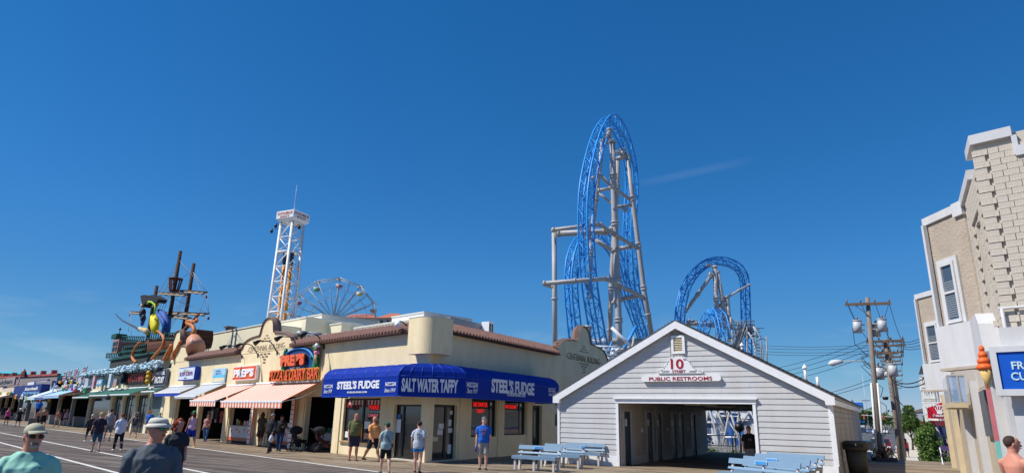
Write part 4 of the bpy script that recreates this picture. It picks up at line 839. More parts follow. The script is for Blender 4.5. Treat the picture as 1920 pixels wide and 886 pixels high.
# ------------------------------------------------------------------ pirate ship on the roof
def cs(x, y): return 200 + x / 6.33, 560 + y / 6.33
def ct(x, y): return 180 + x / 3.546, 450 + y / 3.546
def SP(c, off=1.2): l = FF.on(c[0], c[1], off); return Vector((l.x, off, l.z))
ship = thing('pirate_ship', 'brown and green wooden pirate ship with masts on the shop roof', 'ship', FF.o, FF.rz)
WOOD = mat('ship_wood', (98, 56, 34), .75, var=.2, scale=2, stretch=(1, 1, 6)); DGR = mat('ship_green', (20, 74, 66), .6, var=.15); SGREY = mat('ship_grey', (52, 60, 58), .8, var=.2); MAST = mat('mast_wood', (62, 42, 34), .85, var=.3, scale=5)
a, b = SP(cs(130, 760)), SP(cs(830, 790)); zl = 4.5
x0, x1 = a.x, b.x; zt = SP(cs(450, 690)).z
mb = MB(); mb.box(x0, x1 + .5, .6, 3.8, zl, zt); mb.build('hull_base', SGREY, ship)
mb = MB(); mb.box(x0 - .2, x1 - .2, .45, 3.9, zt, zt + .14); mb.build('hull_band', DGR, ship)
# bulging brown hull, planked
hx0, hx1 = SP(cs(400, 600)).x, SP(cs(1075, 560)).x; hz1 = SP(cs(650, 455)).z; npl = 7
for k in range(npl):
    z0, z1 = zt + .14 + (hz1 - zt - .14) * k / npl, zt + .14 + (hz1 - zt - .14) * (k + 1) / npl - .012
    bul = lambda z: .28 * math.sin(PI * min(1, max(0, (z - zt) / (hz1 - zt) * .8 + .1)))
    mb = MB(); vs = []; N_ = 10
    for i in range(N_ + 1):
        t = i / N_; x = hx0 + (hx1 - hx0) * t; e = math.sin(PI * min(1, .12 + t * .8)) ** .5
        for z in (z0, z1): vs += [(x, 1.1 - bul(z) * e, z), (x, 2.1 + bul(z) * e, z)]
    fs = []
    for i in range(N_): q = i * 4; fs += [(q, q+4, q+6, q+2), (q+1, q+3, q+7, q+5), (q+2, q+6, q+7, q+3), (q, q+1, q+5, q+4)]
    fs += [(0, 2, 3, 1), (N_*4, N_*4+1, N_*4+3, N_*4+2)]; mb.add(vs, fs); mb.build('hull_plank', mat('ship_wood_dark', (82, 46, 30), .8, var=.25, scale=3) if k % 2 else WOOD, ship)
def rail(p, q, h, y, n, nm='deck_rail'):
    mb = MB(); a = Vector((p.x, y, p.z)); b = Vector((q.x, y, q.z)); mb.bar(a, b, .09); mb.bar(a - Vector((0, 0, h)), b - Vector((0, 0, h)), .09)
    for i in range(n + 1): c_ = a.lerp(b, i / n); mb.bar(c_, c_ - Vector((0, 0, h)), .07)
    mb.build(nm, DGR, ship)
for p, q, h, n in ((cs(190, 442), cs(445, 448), .45, 12), (cs(490, 405), cs(870, 405), .42, 14), (cs(205, 565), cs(470, 540), .40, 12), (cs(30, 650), cs(190, 648), .38, 8), (cs(150, 632), cs(420, 610), .3, 10), (cs(870, 412), cs(980, 418), .4, 5)):
    P_, Q_ = SP(p, .8), SP(q, .8); rail(P_, Q_, h, .8 if n != 8 else .6, n)
P_, Q_ = SP(cs(215, 600)), SP(cs(430, 480)); mb = MB(); mb.box(P_.x, Q_.x + .3, .95, 3.5, zt, P_.z + .15); mb.build('quarter_deck', SGREY, ship)
P_, Q_ = SP(cs(110, 640)), SP(cs(205, 490)); mb = MB(); mb.box(P_.x, Q_.x, .8, 3.4, P_.z - .1, Q_.z + .1); mb.build('stern_cabin', mat('stern_pink', (150, 112, 104), .8, var=.2), ship)
for i in range(2):
    for j in range(2): x = P_.x + (Q_.x - P_.x) * (.12 + .45 * i); z = P_.z + (Q_.z - P_.z) * (.12 + .46 * j); f = MB(); f.box(x, x + (Q_.x - P_.x) * .3, .74, .8, z, z + (Q_.z - P_.z) * .3); f.build('stern_window', mat('ship_window', (20, 30, 34), .2), ship)
P_, Q_ = SP(cs(120, 480)), SP(cs(190, 415)); mb = MB(); mb.box(P_.x, Q_.x, .7, 1.6, P_.z, Q_.z); mb.build('stern_gallery', DGR, ship)
P_ = SP(cs(150, 415), .9); mb = MB(); mb.tube([P_, P_ + Vector((0, 0, .35))], .03, 6); mb.tube([P_ + Vector((0,0,.33)), P_ + Vector((0,0,.45)), P_ + Vector((0,0,.6))], [.06,.1,.03], 8); mb.build('stern_lantern', BLACK, ship)
def mast(p, q, r, off=1.8):
    a, b = SP(p, off), SP(q, off); a.x = b.x = (a.x + b.x) / 2; a.z = 4.6; mb = MB(); mb.tube([a, b], [r * 1.15, r * .85], 10); mb.build('mast', MAST, ship); return a, b
m1 = mast(ct(470, 610), ct(565, 70), .16); m2 = mast(ct(570, 610), ct(660, 150), .16, 2.6); m3 = mast(ct(390, 420), ct(399, 305), .17, 2.2)
SAILM = mat('furled_sail', (160, 150, 132), .9, var=.2, scale=4)
def yard(p, q, off):
    a, b = SP(p, off), SP(q, off); mb = MB(); mb.tube([a, a.lerp(b, .5), b], [.06, .09, .06], 8); y_ = mb.build('yard', MAST, ship)
    n = 5; mb = MB(); pts = []; rad = []
    for i in range(21): t = .08 + .84 * i / 20; c_ = a.lerp(b, t) - Vector((0, .05, .12)); pts.append(c_); rad.append(.03 + .075 * abs(math.sin(PI * t * n)))
    mb.tube(pts, rad, 7); mb.build('furled_sail', SAILM, y_); return a, b
ys = [yard(ct(415, 347), ct(612, 361), 1.6), yard(ct(530, 332), ct(740, 346), 2.4), yard(ct(455, 478), ct(752, 488), 2.4), yard(ct(450, 495), ct(632, 516), 1.6), yard(ct(230, 474), ct(320, 482), 2.0)]
nst = m1[1]; P_, Q_ = SP(ct(482, 272), 1.8), SP(ct(575, 322), 1.8); cx0 = m1[1].x
mb = MB(); mb.tube([(cx0, 1.8, Q_.z), (cx0, 1.8, Q_.z + .1)], .36, 14); mb.tube([(cx0, 1.8, P_.z - .08), (cx0, 1.8, P_.z)], .56, 14, cap=True)
for k in range(14): t = 2 * PI * k / 14; mb.bar((cx0 + .34 * math.cos(t), 1.8 + .34 * math.sin(t), Q_.z), (cx0 + .52 * math.cos(t), 1.8 + .52 * math.sin(t), P_.z), .09, .05)
mb.build('crows_nest', mat('nest_wood', (96, 52, 40), .8), ship)
ROPE = mat('rope', (150, 140, 130), .9); mb = MB()
def rope(a, b): mb.tube([a, b], .016, 4)
t1, t2 = m1[1] - Vector((0, 0, .8)), m2[1] - Vector((0, 0, .7))
rope(t1, t2 - Vector((0, 0, .4))); rope(t1, ys[0][0]); rope(t2, ys[1][1]); rope(t2, ys[0][0]); rope(t1, ys[1][1])
for i in range(4):
    rope(t1 - Vector((0, 0, .3 * i)), SP(ct(330 + i * 25, 610))); rope(t2 - Vector((0, 0, 1.2 + .3 * i)), SP(ct(420 + i * 20, 615), 2.4))
rope(ys[1][1], ys[2][1]); rope(ys[2][1], SP(ct(660, 620))); rope(ys[1][0], SP(ct(560, 480))); rope(ys[4][0], SP(ct(215, 610))); rope(ys[4][0], SP(ct(235, 640))); rope(ys[1][1], SP(ct(690, 480), 2.2)); rope(ys[0][0], ys[2][1]); rope(t2, ys[2][1])
stuff(mb.build('rigging', ROPE, ship))
for p in (ys[1][1], ys[2][1], ys[4][0]): mb = MB(); mb.ell(p - Vector((0, 0, .35)), (.1, .08, .14), 7, 5); mb.build('pulley_block', mat('block_red', (90, 40, 36), .7), ship)
# captain statue with cutlass
cap = thing('pirate_captain_statue', 'giant pirate captain statue in black hat raising a curved cutlass', 'statue', FF.o, FF.rz)
def blob(parts, name, m_, par, jit=0, n=10):
    mb = MB()
    for p, r in parts: mb.ell(p, r, n, max(5, n - 3), jit)
    return mb.build(name, m_, par)
o_ = -.2
def Q(x, y, dy=0): p = SP(ct(x, y), 0.7); return p + Vector((0, dy, 0))
YEL = mat('sculpt_yellow', (232, 214, 20), .6, var=.1); BLUC = mat('coat_blue', (34, 84, 160), .7, var=.25, scale=3)
mb = MB(); mb.tube([Q(398, 612), Q(392, 580), Q(388, 545), Q(384, 505), Q(390, 490)], [(.2,.2), (.42,.3), (.45,.34), (.34,.26), (.1,.1)], 12); mb.build('shirt', YEL, cap)
mb = MB(); mb.tube([Q(440, 615, .25), Q(448, 560, .25), Q(430, 500, .2), Q(400, 470, .2)], [(.5,.3), (.42,.3), (.42,.3), (.2,.2)], 12); mb.tube([Q(425, 500, -.05), Q(455, 540, -.1), Q(470, 585, -.15)], [.2,.17,.14], 9); mb.build('coat', BLUC, cap)
mb = MB(); mb.ell(Q(396, 425), (.28,.26,.30), 12, 9); mb.build('head', mat('sculpt_tan', (190, 150, 96), .7, var=.2), cap)
blob([(Q(392, 455, -.12), (.27,.2,.30)), (Q(384, 480, -.12), (.22,.17,.25)), (Q(378, 492, -.1), (.14,.12,.16))], 'beard', BLACK, cap, .15)
mb = MB(); mb.tube([Q(362, 425, -.25), Q(378, 412, -.32), Q(400, 415, -.34), Q(416, 430, -.3), Q(420, 455, -.28), Q(412, 490, -.28), Q(400, 505, -.28)], [.06,.1,.08,.08,.07,.07,.05], 7); mb.build('green_trim', mat('sculpt_lime', (150, 196, 40), .6), cap)
mb = MB(); c0 = Q(385, 400); mb.prism([(Q(325, 365).x, Q(325, 372).z), (Q(350, 366).x, Q(350, 366).z), (Q(375, 376).x, Q(375, 376).z), (Q(402, 366).x, Q(402, 366).z), (Q(446, 395).x, Q(446, 395).z), (Q(430, 418).x, Q(430, 418).z), (Q(395, 408).x, Q(395, 408).z), (Q(360, 415).x, Q(360, 415).z), (Q(338, 448).x, Q(338, 448).z)], .35, 1.05); mb.build('hat', mat('hat_black', (30, 30, 38), .8, var=.3), cap)
mb = MB(); mb.tube([Q(345, 612), Q(330, 600), Q(305, 592), Q(288, 585)], [(.26,.2), (.24,.18), (.17,.15), (.14,.12)], 9); mb.build('lace_sleeve', mat('bone_cream', (196, 180, 140), .8, var=.3, scale=8), cap)
mb = MB(); pts = [(292, 600), (265, 578), (225, 558), (180, 535), (150, 508), (135, 490)]
for i in range(len(pts) - 1): mb.bar(Q(*pts[i], -.05), Q(*pts[i+1], -.05), .03, (.20 - .025 * i), ref=Vector((0, 1, 0)))
mb.build('cutlass', mat('blade_grey', (96, 100, 104), .4, .4), cap)
par = thing('parrot_statue', 'blue and black parrot statue on the shoulder of the giant pirate captain', 'statue', FF.o, FF.rz)
blob([(Q(318, 485, -.1), (.32,.26,.42)), (Q(322, 520, -.1), (.26,.22,.36))], 'body', mat('parrot_dark', (26, 40, 66), .7, var=.4, scale=3), par); blob([(Q(318, 545, -.1), (.18,.16,.34))], 'tail', BLUC, par)
blob([(Q(320, 437, -.12), (.2,.2,.2))], 'head', mat('parrot_white', (214, 204, 196), .7, var=.15), par); blob([(Q(310, 430, -.25), (.08,.1,.07))], 'beak', mat('beak_brown', (150, 90, 70), .6), par)
TEN = mat('tentacle_orange', (188, 112, 58), .6, var=.3, scale=4, bump=.4, bscale=14)
def tent(pts, rads, lab, off=.4, k=0):
    mb = MB(); P3 = [SP(cs(*p), off) for p in pts]
    # smooth the path
    q = [];
    for i in range(len(P3) - 1):
        for j in range(4):
            t = j / 4; p0, p1, p2, p3 = P3[max(0, i-1)], P3[i], P3[i+1], P3[min(len(P3)-1, i+2)]
            q.append(.5 * ((2*p1) + (p2-p0)*t + (2*p0-5*p1+4*p2-p3)*t*t + (3*p1-p0-3*p2+p3)*t**3))
    q.append(P3[-1]); n = len(q); rr_ = [(rads[0] + (rads[1] - rads[0]) * i / (n - 1)) * (.80 + .10 * (i % 2)) for i in range(n)]
    mb.tube(q, rr_, 9); tag(mb.build('tentacle', TEN, loc=FF.o, rz=FF.rz), lab, 'tentacle', 'octopus tentacles')
tent([(540, 715), (600, 640), (665, 560), (678, 470), (640, 410), (600, 380)], (.16, .10), 'long orange tentacle curling up the middle of the pirate ship', -.2)
tent([(350, 755), (305, 700), (310, 640), (345, 570), (385, 520), (405, 512)], (.14, .09), 'left orange tentacle gripping the green stern rail', -.2)
tent([(690, 730), (730, 640), (770, 560), (760, 552)], (.22, .14), 'short thick orange tentacle below the hull', -.1); tent([(790, 715), (800, 650), (840, 590), (880, 500)], (.24, .14), 'orange tentacle beside the left scalloped gable', -.1)
tent([(1020, 440), (1040, 390), (1020, 320), (960, 290), (960, 262), (1020, 270), (1070, 265), (1065, 240)], (.2, .12), 'orange tentacle wrapped round the wooden bowsprit', .6)
mb = MB(); mb.tube([SP(cs(850, 450), .9), SP(cs(1090, 185), .9)], [.17, .10], 9); mb.build('bowsprit', mat('bowsprit_wood', (130, 76, 52), .7), ship)
oc = thing('octopus_statue', 'speckled orange octopus head at the bow of the pirate ship', 'statue', FF.o, FF.rz)
mb = MB(); mb.tube([SP(cs(1060, 600), .3), SP(cs(1050, 545), .3), SP(cs(1030, 480), .3), SP(cs(1015, 445), .3)], [.62, .60, .45, .2], 14); mb.build('head', mat('octopus_skin', (206, 130, 56), .6, scale=14, rgb2=(200, 150, 140)), oc)
for u in (960, 1010): p = SP(cs(u, 500), -.12); mb = MB(); mb.ell(p, (.13,.08,.15), 9, 6); mb.build('eye', mat('eye_pale', (222, 200, 190), .4), oc)
# ------------------------------------------------------------------ shops far down the boardwalk
shopcols = [(216, 206, 180), (170, 172, 176), (200, 190, 172), (110, 112, 118), (130, 128, 130), (190, 176, 160)]
edges = [204, 160, 128, 102, 82, 28, -10, -60]
def fx(px): return FF.on(px, 790, 0).x
desc = ['cream pillared shop with green awning just beyond the pirate ship', 'shop with pale blue awning and flags on its roof', 'small stand hung with yellow and pink goods', 'narrow beige snack stand', 'dark fronted shop under a navy fascia', 'white stall crowded with beach toys', 'far pale shop at the left edge']
FLG_R = mat('flag_red', (180, 40, 50), .8); FLG_W = mat('flag_white', (226, 222, 220), .8); FLG_B = mat('flag_blue', (30, 44, 110), .8)
def flag(px, py0, py1, off, lab, lean=.25):
    py0 -= 5
    p = FF.on(px, py1, off); t_ = FF.on(px, py0, off); h = t_.z - p.z
    t = thing('flag', lab, 'flag', FF.w(p.x, off, p.z), FF.rz, 'flags over the shops'); mb = MB(); mb.tube([(0, 0, 0), (lean * h * .5, 0, h)], .035, 5); mb.build('pole', WHITE, t)
    mb = MB(); w, hh = h * .72, h * .62; n = 7
    for i in range(n):
        for j in range(5):
            mb.cur = 0 if i % 2 == 0 else 1
            if i > 3 and j < 2: mb.cur = 2
            f = lambda a, b: Vector((lean * h * .5 * (.36 + .62 * a / n) - w * b / 5 * .9, .12 * math.sin(b * 1.6), h * (.36 + .62 * a / n) - h * .05 * b))
            mb.add([f(i, j), f(i, j+1), f(i+1, j+1), f(i+1, j)], [(0, 1, 2, 3)])
    mb.build('flag_cloth', [FLG_R, FLG_W, FLG_B], t, fix=False)
for k in range(len(edges) - 1):
    xr, xl = fx(edges[k]), fx(edges[k + 1]); L_ = xr - xl; h = [4.4, 4.6, 4.0, 3.8, 4.6, 4.2, 4.4][k]
    t = thing('shop_building', desc[k], 'building', FF.w(xl, 0), FF.rz, 'shops down the boardwalk'); m_ = colmat(shopcols[k % 6], .9)
    mb = MB(); nb = max(1, int(L_ / 4.5)); ops3 = [(L_ * i / nb + .22, L_ * (i + 1) / nb - .22, 0, 2.9) for i in range(nb)]
    wall_cells(mb, .02, L_ - .02, 0, h, ops3, 0, .3); mb.build('front_wall', m_, t)
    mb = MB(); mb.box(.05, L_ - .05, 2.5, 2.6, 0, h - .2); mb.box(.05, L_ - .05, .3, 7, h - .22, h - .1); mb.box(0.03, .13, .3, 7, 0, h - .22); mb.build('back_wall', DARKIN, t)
    for (a, b, _, _) in ops3:
        f = MB(); f.box(a, b, .2, .24, .02, 2.88) if k in (0, 4) else f.box(a, b, .15, .6, 0, .9)
        f.build('glass_pane' if k in (0, 4) else 'counter', GLASS if k in (0, 4) else colmat(((120, 116, 112), (90, 80, 80), (150, 140, 130))[k % 3], .7), t)
for i, (a, b, z, w, ma, lab) in enumerate(((160, 128, 3.1, 2.4, mat('canvas_pale_blue', (150, 190, 222), .8, var=.08), 'pale blue awning of the flag topped shop'), (127, 104, 3.0, 2.2, mat('canvas_slate_blue', (70, 96, 150), .8), 'slate blue awning beyond the pale blue one'), (103, 84, 3.0, 2.0, mat('canvas_mixed', (190, 210, 220), .8), 'light awning over the snack stand'), (27, -12, 3.0, 2.5, mat('canvas_cream', (222, 204, 194), .8), 'cream awning at the left edge'))):
    awning('far_awning', lab, fx(b), fx(a), z + .5, z - .3, w, [ma], 9, .35, scallop=False, group='awnings far down the boardwalk')
# navy fascia sign, T-shirt sign, "Golden" castle front
xl, xr = fx(29), fx(82); t = thing('shop_sign', 'navy blue fascia sign with white script far down the boardwalk', 'sign', FF.w(xl, 0), FF.rz)
za0 = FF.on(55, 743, -.6).z; za1 = FF.on(55, 722, -.6).z
mb = MB(); mb.box(0, xr - xl, -.9, -.1, za0, za1); mb.build('fascia', mat('fascia_navy', (22, 50, 120), .6), t); L_ = xr - xl
text('Boardwalk', L_ * .45, L_ * .92, (za0 + za1) / 2 + .05, za1 - .25, -.92, SIGNW, t, shear=.3, fat=.03); text('Marketplace', L_ * .38, L_ * .97, za0 + .2, (za0 + za1) / 2 - .05, -.92, mat('letter_pale_blue', (120, 170, 220), .6), t, shear=.3, fat=.03)
def farsign(px0, py0, px1, py1, off, m_, s_, lm, lab, name='shop_sign'):
    a = FF.on(px0, py1, off); b = FF.on(px1, py0, off); x0, x1 = min(a.x, b.x), max(a.x, b.x); z0 = FF.on((px0+px1)/2, py1, off).z; z1 = FF.on((px0+px1)/2, py0, off).z
    t = thing(name, lab, 'sign', FF.w(x0, off, z0), FF.rz, 'signs on the far shops'); mb = MB(); mb.box(0, x1 - x0, -.1, .1, 0, z1 - z0); mb.build('board', m_, t)
    if s_: text(s_, (x1-x0)*.08, (x1-x0)*.92, (z1-z0)*.2, (z1-z0)*.82, -.105, lm, t, fat=.03, depth=.03)
    return t
farsign(62, 712, 92, 724, .5, mat('sign_purple', (92, 84, 140), .7), 'T-SHIRT', SIGNW, 'purple T-SHIRT sign above the navy fascia')
farsign(-14, 709, 30, 723, 2, mat('castle_grey', (150, 140, 138), .8), 'Golden', DK, 'grey castle front with dark Golden lettering')
farsign(52, 716, 66, 727, -.3, PAPER, '', DK, 'small plain white board over the navy fascia')
farsign(117, 723, 129, 738, -.6, mat('board_gold', (206, 190, 120), .7), 'SALE', DK, 'pale board hung below the yellow banners')
farsign(173, 705, 181, 728, -.6, mat('board_red', (190, 90, 96), .7, rgb2=(220, 200, 210), scale=3), '', DK, 'red and blue surfboard shaped sign')
farsign(183, 711, 195, 722, -.5, mat('board_sky', (96, 170, 220), .6), 'SURF', SIGNW, 'light blue sign on the cream wall before the pirate ship')
farsign(203, 700, 212, 726, -.6, mat('board_swirl', (190, 206, 230), .6, var=.4, scale=5), '', DK, 'swirled pale banner sign beside the orange drink poster')
farsign(214, 710, 222, 722, -.6, mat('board_drink', (70, 150, 190), .6, rgb2=(230, 140, 60), scale=3), '', DK, 'drink poster sign left of the dark pirate shop sign')
for (a, b, c_, d, lab) in ((107, 709, 119, 732, 1), (0, 0, 0, 0, 0))[:0]: pass
for (px, p0, p1, lab) in ((119, 700, 722, 'dark flag on a leaning pole left of the striped flags'), (129, 698, 716, 'first striped flag above the yellow banners'), (140, 695, 715, 'second striped flag, over the pale blue awning'), (142.5, 699, 716, 'small striped flag right behind the second one'), (156, 690, 716, 'rightmost striped flag next to the white roof wall'), (31, 712, 730, 'striped flag hanging over the white stall')): flag(px, p0, p1, -.6, lab)
TEAL = mat('roof_teal', (64, 190, 200), .6, var=.06)
for (px0, px1, py0, py1, off, lab) in ((-24, 13, 696, 703, 8, 'teal hipped tower roof at the left edge'), (54, 97, 699, 709, 8, 'teal hipped tower roof above the T-SHIRT sign'), (128, 166, 704, 713, 8, 'teal hipped roof behind the striped flags')):
    a = FF.on(px0, py1, off); b = FF.on(px1, py1, off); c_ = FF.on((px0+px1)/2, py0, off); t = thing('tower_roof', lab, 'roof', FF.w((a.x+b.x)/2, off + 2, 0), FF.rz, 'teal hipped roofs'); w = (b.x - a.x) / 2; zb = (a.z + b.z) / 2
    mb = MB(); mb.add([(-w,-w*.5,zb),(w,-w*.5,zb),(w,w*.5,zb),(-w,w*.5,zb),(-w*.3,0,c_.z),(w*.3,0,c_.z)], [(0,1,5,4),(1,2,5),(2,3,4,5),(3,0,4),(0,3,2,1)]); mb.build('roof', TEAL, t, fix=False); mb = MB(); mb.box(-w*.85, w*.85, -w*.4, w*.4, 0, zb); mb.build('tower_wall', colmat((196, 186, 180), .9), t)
pa_ = AT(-20, 722, 118); pb_ = AT(104, 724, 100); FP_ = Frame(V2(pa_), V2(pb_) - V2(pa_)); t = thing('castle_parapet', 'long low parapet with red coping and posts behind the far shop signs', 'wall', FP_.o, FP_.rz); Lp = (V2(pb_) - V2(pa_)).length; zp = AT(40, 707, 110).z
mb = MB(); mb.box(0, Lp, 0, 6, 0, zp); mb.build('wall', mat('castle_grey', (150, 140, 138), .8), t); mb = MB(); mb.box(-.1, Lp + .1, -.15, .4, zp, zp + .3); mb.build('coping', mat('coping_red', (170, 90, 86), .8), t)
for k in range(7): x = Lp * (k + .5) / 7; mb = MB(); mb.box(x - .25, x + .25, -.2, .5, zp + .3, zp + .85); mb.build('post', mat('coping_red', (170, 90, 86), .8), t)
p = FF.on(43.5, 706, 2.6); t = thing('pagoda_spire', 'dark red tiered spire rising over the far shops', 'spire', FF.w(p.x, 2.6, p.z), FF.rz); zt_ = FF.on(43.5, 691, 2.6).z - p.z
for k in range(4): mb = MB(); mb.tube([(0,0,zt_*k/5),(0,0,zt_*(k+.7)/5),(0,0,zt_*(k+1.25)/5 if k<3 else zt_)], [.75-.15*k, .55-.13*k, .18 if k<3 else .02], 6, sm=False); mb.build('tier', mat('spire_red', (120, 44, 50), .7), t)
# colourful goods hung outside the far shops: each hanging thing by itself
rg = random.Random(4)
for k in range(64):
    px = rg.uniform(-5, 160); py = rg.uniform(722, 748) if px < 100 else rg.uniform(716, 742); col = rg.choice(((230, 180, 40), (220, 70, 90), (60, 90, 190), (230, 226, 224), (240, 200, 60), (190, 210, 226), (120, 60, 130), (60, 160, 110)))
    if 28 < px < 84: py = rg.uniform(742, 752)
    p = FF.on(px, py, -1.2); s_ = rg.uniform(.25, .5); kind = rg.choice(('beach_ball', 'inflatable_ring', 'hanging_towel')); mb = MB()
    if kind == 'beach_ball': mb.ell((0, 0, 0), (s_*.5, s_*.5, s_*.5), 10, 7)
    elif kind == 'inflatable_ring': mb.tube([(s_*.5*math.cos(t*PI/6), 0, s_*.5*math.sin(t*PI/6)) for t in range(13)], s_*.16, 6)
    else: mb.prism([(-s_*.5, -s_*.7), (s_*.45, -s_*.75), (s_*.5, s_*.7), (-s_*.5, s_*.7)], -.03, .03)
    cn_ = {(230, 180, 40): 'amber', (220, 70, 90): 'pink', (60, 90, 190): 'blue', (230, 226, 224): 'white', (240, 200, 60): 'yellow', (190, 210, 226): 'pale blue', (120, 60, 130): 'purple', (60, 160, 110): 'green'}[col]; sh_ = 'the white stall at the left edge' if px < 28 else 'the navy fascia shop' if px < 84 else 'the snack stand' if px < 104 else 'the yellow banner stand' if px < 130 else 'the pale blue awning shop'
    o = mb.build(kind, colmat(col, .6), loc=FF.w(p.x, -1.2, p.z), rz=FF.rz); tag(o, cn_ + ' %s hung outside ' % {'beach_ball': 'beach ball', 'inflatable_ring': 'inflatable ring', 'hanging_towel': 'towel'}[kind] + sh_ + (' up high' if py < 732 else ' low down'), kind.replace('_', ' '), kind.replace('_', ' ') + 's hung outside the far shops')
for k, px in enumerate((44.5, 50.5)):
    p = G(px, 785); t = thing('sidewalk_sign', ('red framed' if k == 0 else 'blue framed') + ' chalk board sign standing outside the navy fascia shop', 'sign', (p.x, p.y, 0), FF.rz)
    mb = MB(); mb.box(-.4, .4, -.04, .04, .1, 1.5); mb.build('board', mat('chalkboard', (50, 56, 70), .8, var=.4, scale=9), t); mb = MB(); mb.box(-.46, -.4, -.05, .05, 0, 1.56); mb.box(.4, .46, -.05, .05, 0, 1.56); mb.box(-.4, .4, -.05, .05, 1.5, 1.56); mb.build('frame', mat('frame_a', (170, 50, 60), .6) if k == 0 else mat('frame_b', (60, 100, 180), .6), t)
for k, (px, py) in enumerate(((129, 793), (133, 795), (150, 795))):
    p = G(px, py); t = thing('plastic_chair', 'white plastic armchair outside the pale blue awning, %s from the left' % ('first', 'second', 'third')[k], 'chair', (p.x, p.y, 0), .6 * k, 'white plastic chairs')
    mb = MB(); mb.box(-.25, .25, -.25, .25, .40, .44); mb.build('seat', WHITE, t)
    mb = MB(); [mb.box(-.23 + .1 * i, -.17 + .1 * i, .22, .25, .44, .85) for i in range(5)]; mb.box(-.26, .26, .22, .26, .85, .92); mb.build('backrest', WHITE, t)
    for sx_ in (-.23, .23):
        for sy_ in (-.22, .22): mb = MB(); mb.bar((sx_, sy_, 0), (sx_ * .9, sy_ * .9, .4), .04); mb.build('leg', WHITE, t)
        mb = MB(); mb.bar((sx_, -.22, .42), (sx_, -.22, .64), .035); mb.bar((sx_, -.24, .64), (sx_, .24, .66), .05); mb.build('armrest', WHITE, t)
# ------------------------------------------------------------------ rides
TW = mat('tower_white', (226, 228, 230), .5, var=.04)
tw = AT(525, 605, 65); ttop = AT(552, 400, 65); bx, by = (tw.x + ttop.x) / 2, 65.0
rt = math.radians(-26)
tower = thing('drop_tower', 'white lattice drop tower ride with DOUBLE SHOT sign box on top', 'ride tower', (bx, by, -1.2), rt)
hz = [zat(bx, by, y) + 1.2 for y in (640, 598, 545, 492, 440, 420)]; hb = 1.0
zt_ = hz[-1]
def tow(z): return 1.02 - .22 * z / zt_
corners = ((-1, -1), (1, -1), (1, 1), (-1, 1))
for sx_, sy_ in corners: mb = MB(); mb.tube([(sx_*tow(0), sy_*tow(0), 0), (sx_*tow(zt_), sy_*tow(zt_), zt_)], .15, 8); mb.build('leg', TW, tower)
nl = 14
for k in range(nl):
    z0, z1 = zt_ * k / nl, zt_ * (k + 1) / nl; mb = MB()
    for i in range(4):
        a, b = corners[i], corners[(i + 1) % 4]; p = lambda c_, z: Vector((c_[0]*tow(z), c_[1]*tow(z), z))
        mb.tube([p(a, z1), p(b, z1)], .11 if k % 4 == 3 else .06, 6)
        (mb.tube([p(a, z0), p(b, z1)], .06, 6) if k % 2 else mb.tube([p(b, z0), p(a, z1)], .06, 6))
    mb.build('lattice_bay', TW, tower)
bz0, bz1 = zat(bx, by, 418) + 1.2, zat(bx, by, 399) + 1.2; w0, w1 = 1.0, 1.18
mb = MB(); q = [(-w0,-w0,bz0),(w0,-w0,bz0),(w0,w0,bz0),(-w0,w0,bz0),(-w1,-w1,bz0+.25),(w1,-w1,bz0+.25),(w1,w1,bz0+.25),(-w1,w1,bz0+.25),(-w1,-w1,bz1-.1),(w1,-w1,bz1-.1),(w1,w1,bz1-.1),(-w1,w1,bz1-.1),(-w0,-w0,bz1),(w0,-w0,bz1),(w0,w0,bz1),(-w0,w0,bz1)]
mb.add(q, [(0,3,2,1),(12,13,14,15)] + [(r_*4+i, r_*4+(i+1)%4, r_*4+4+(i+1)%4, r_*4+4+i) for r_ in range(3) for i in range(4)]); mb.build('sign_box', SIGNW, tower)
TR_ = mat('letter_rust', (190, 110, 84), .6)
for s_, z0, z1 in (('DOUBLE', bz0 + (bz1-bz0)*.56, bz1 - .22), ('SHOT', bz0 + .3, bz0 + (bz1-bz0)*.47)):
    u = 1.0 if s_ == 'DOUBLE' else .65
    text(s_, -u, u, z0, z1, -w1 - .01, TR_, tower, fat=.03, M=I4); text(s_, -u, u, z0, z1, -w1 - .01, TR_, tower, fat=.03, M=Matrix.Rotation(PI / 2, 4, 'Z'))
mb = MB(); az = zat(bx, by, 347) + 1.2; mb.tube([(0, 0, bz1), (0, 0, bz1 + (az-bz1)*.5), (0, 0, az)], [.05, .035, .02], 5); mb.build('antenna', mat('antenna_grey', (190, 200, 214), .5), tower)
for sx_, sy_ in ((-1.9, -.9), (0, -2.2), (1.9, -.9)): zc = zat(bx, by, 433) + 1.2; mb = MB(); mb.tube([(sx_*.45, sy_*.45, zc + .2), (sx_, sy_, zc + .25), (sx_, sy_, zc)], .035, 5); mb.ell((sx_, sy_, zc - .05), (.16, .16, .22), 8, 6); mb.build('camera_light', BLACK, tower)
zc = zat(bx, by, 495) + 1.2
for sx_ in (-.42, .42): mb = MB(); mb.tube([(sx_, 0, 0), (sx_, 0, zc)], .21, 9); mb.build('lift_tube', mat('tube_orange', (226, 150, 50), .5), tower)
mb = MB(); mb.tube([(0, 0, zc), (0, 0, zc + 1.2)], .55, 8); mb.build('carriage', mat('carriage_dark', (40, 56, 80), .6), tower)
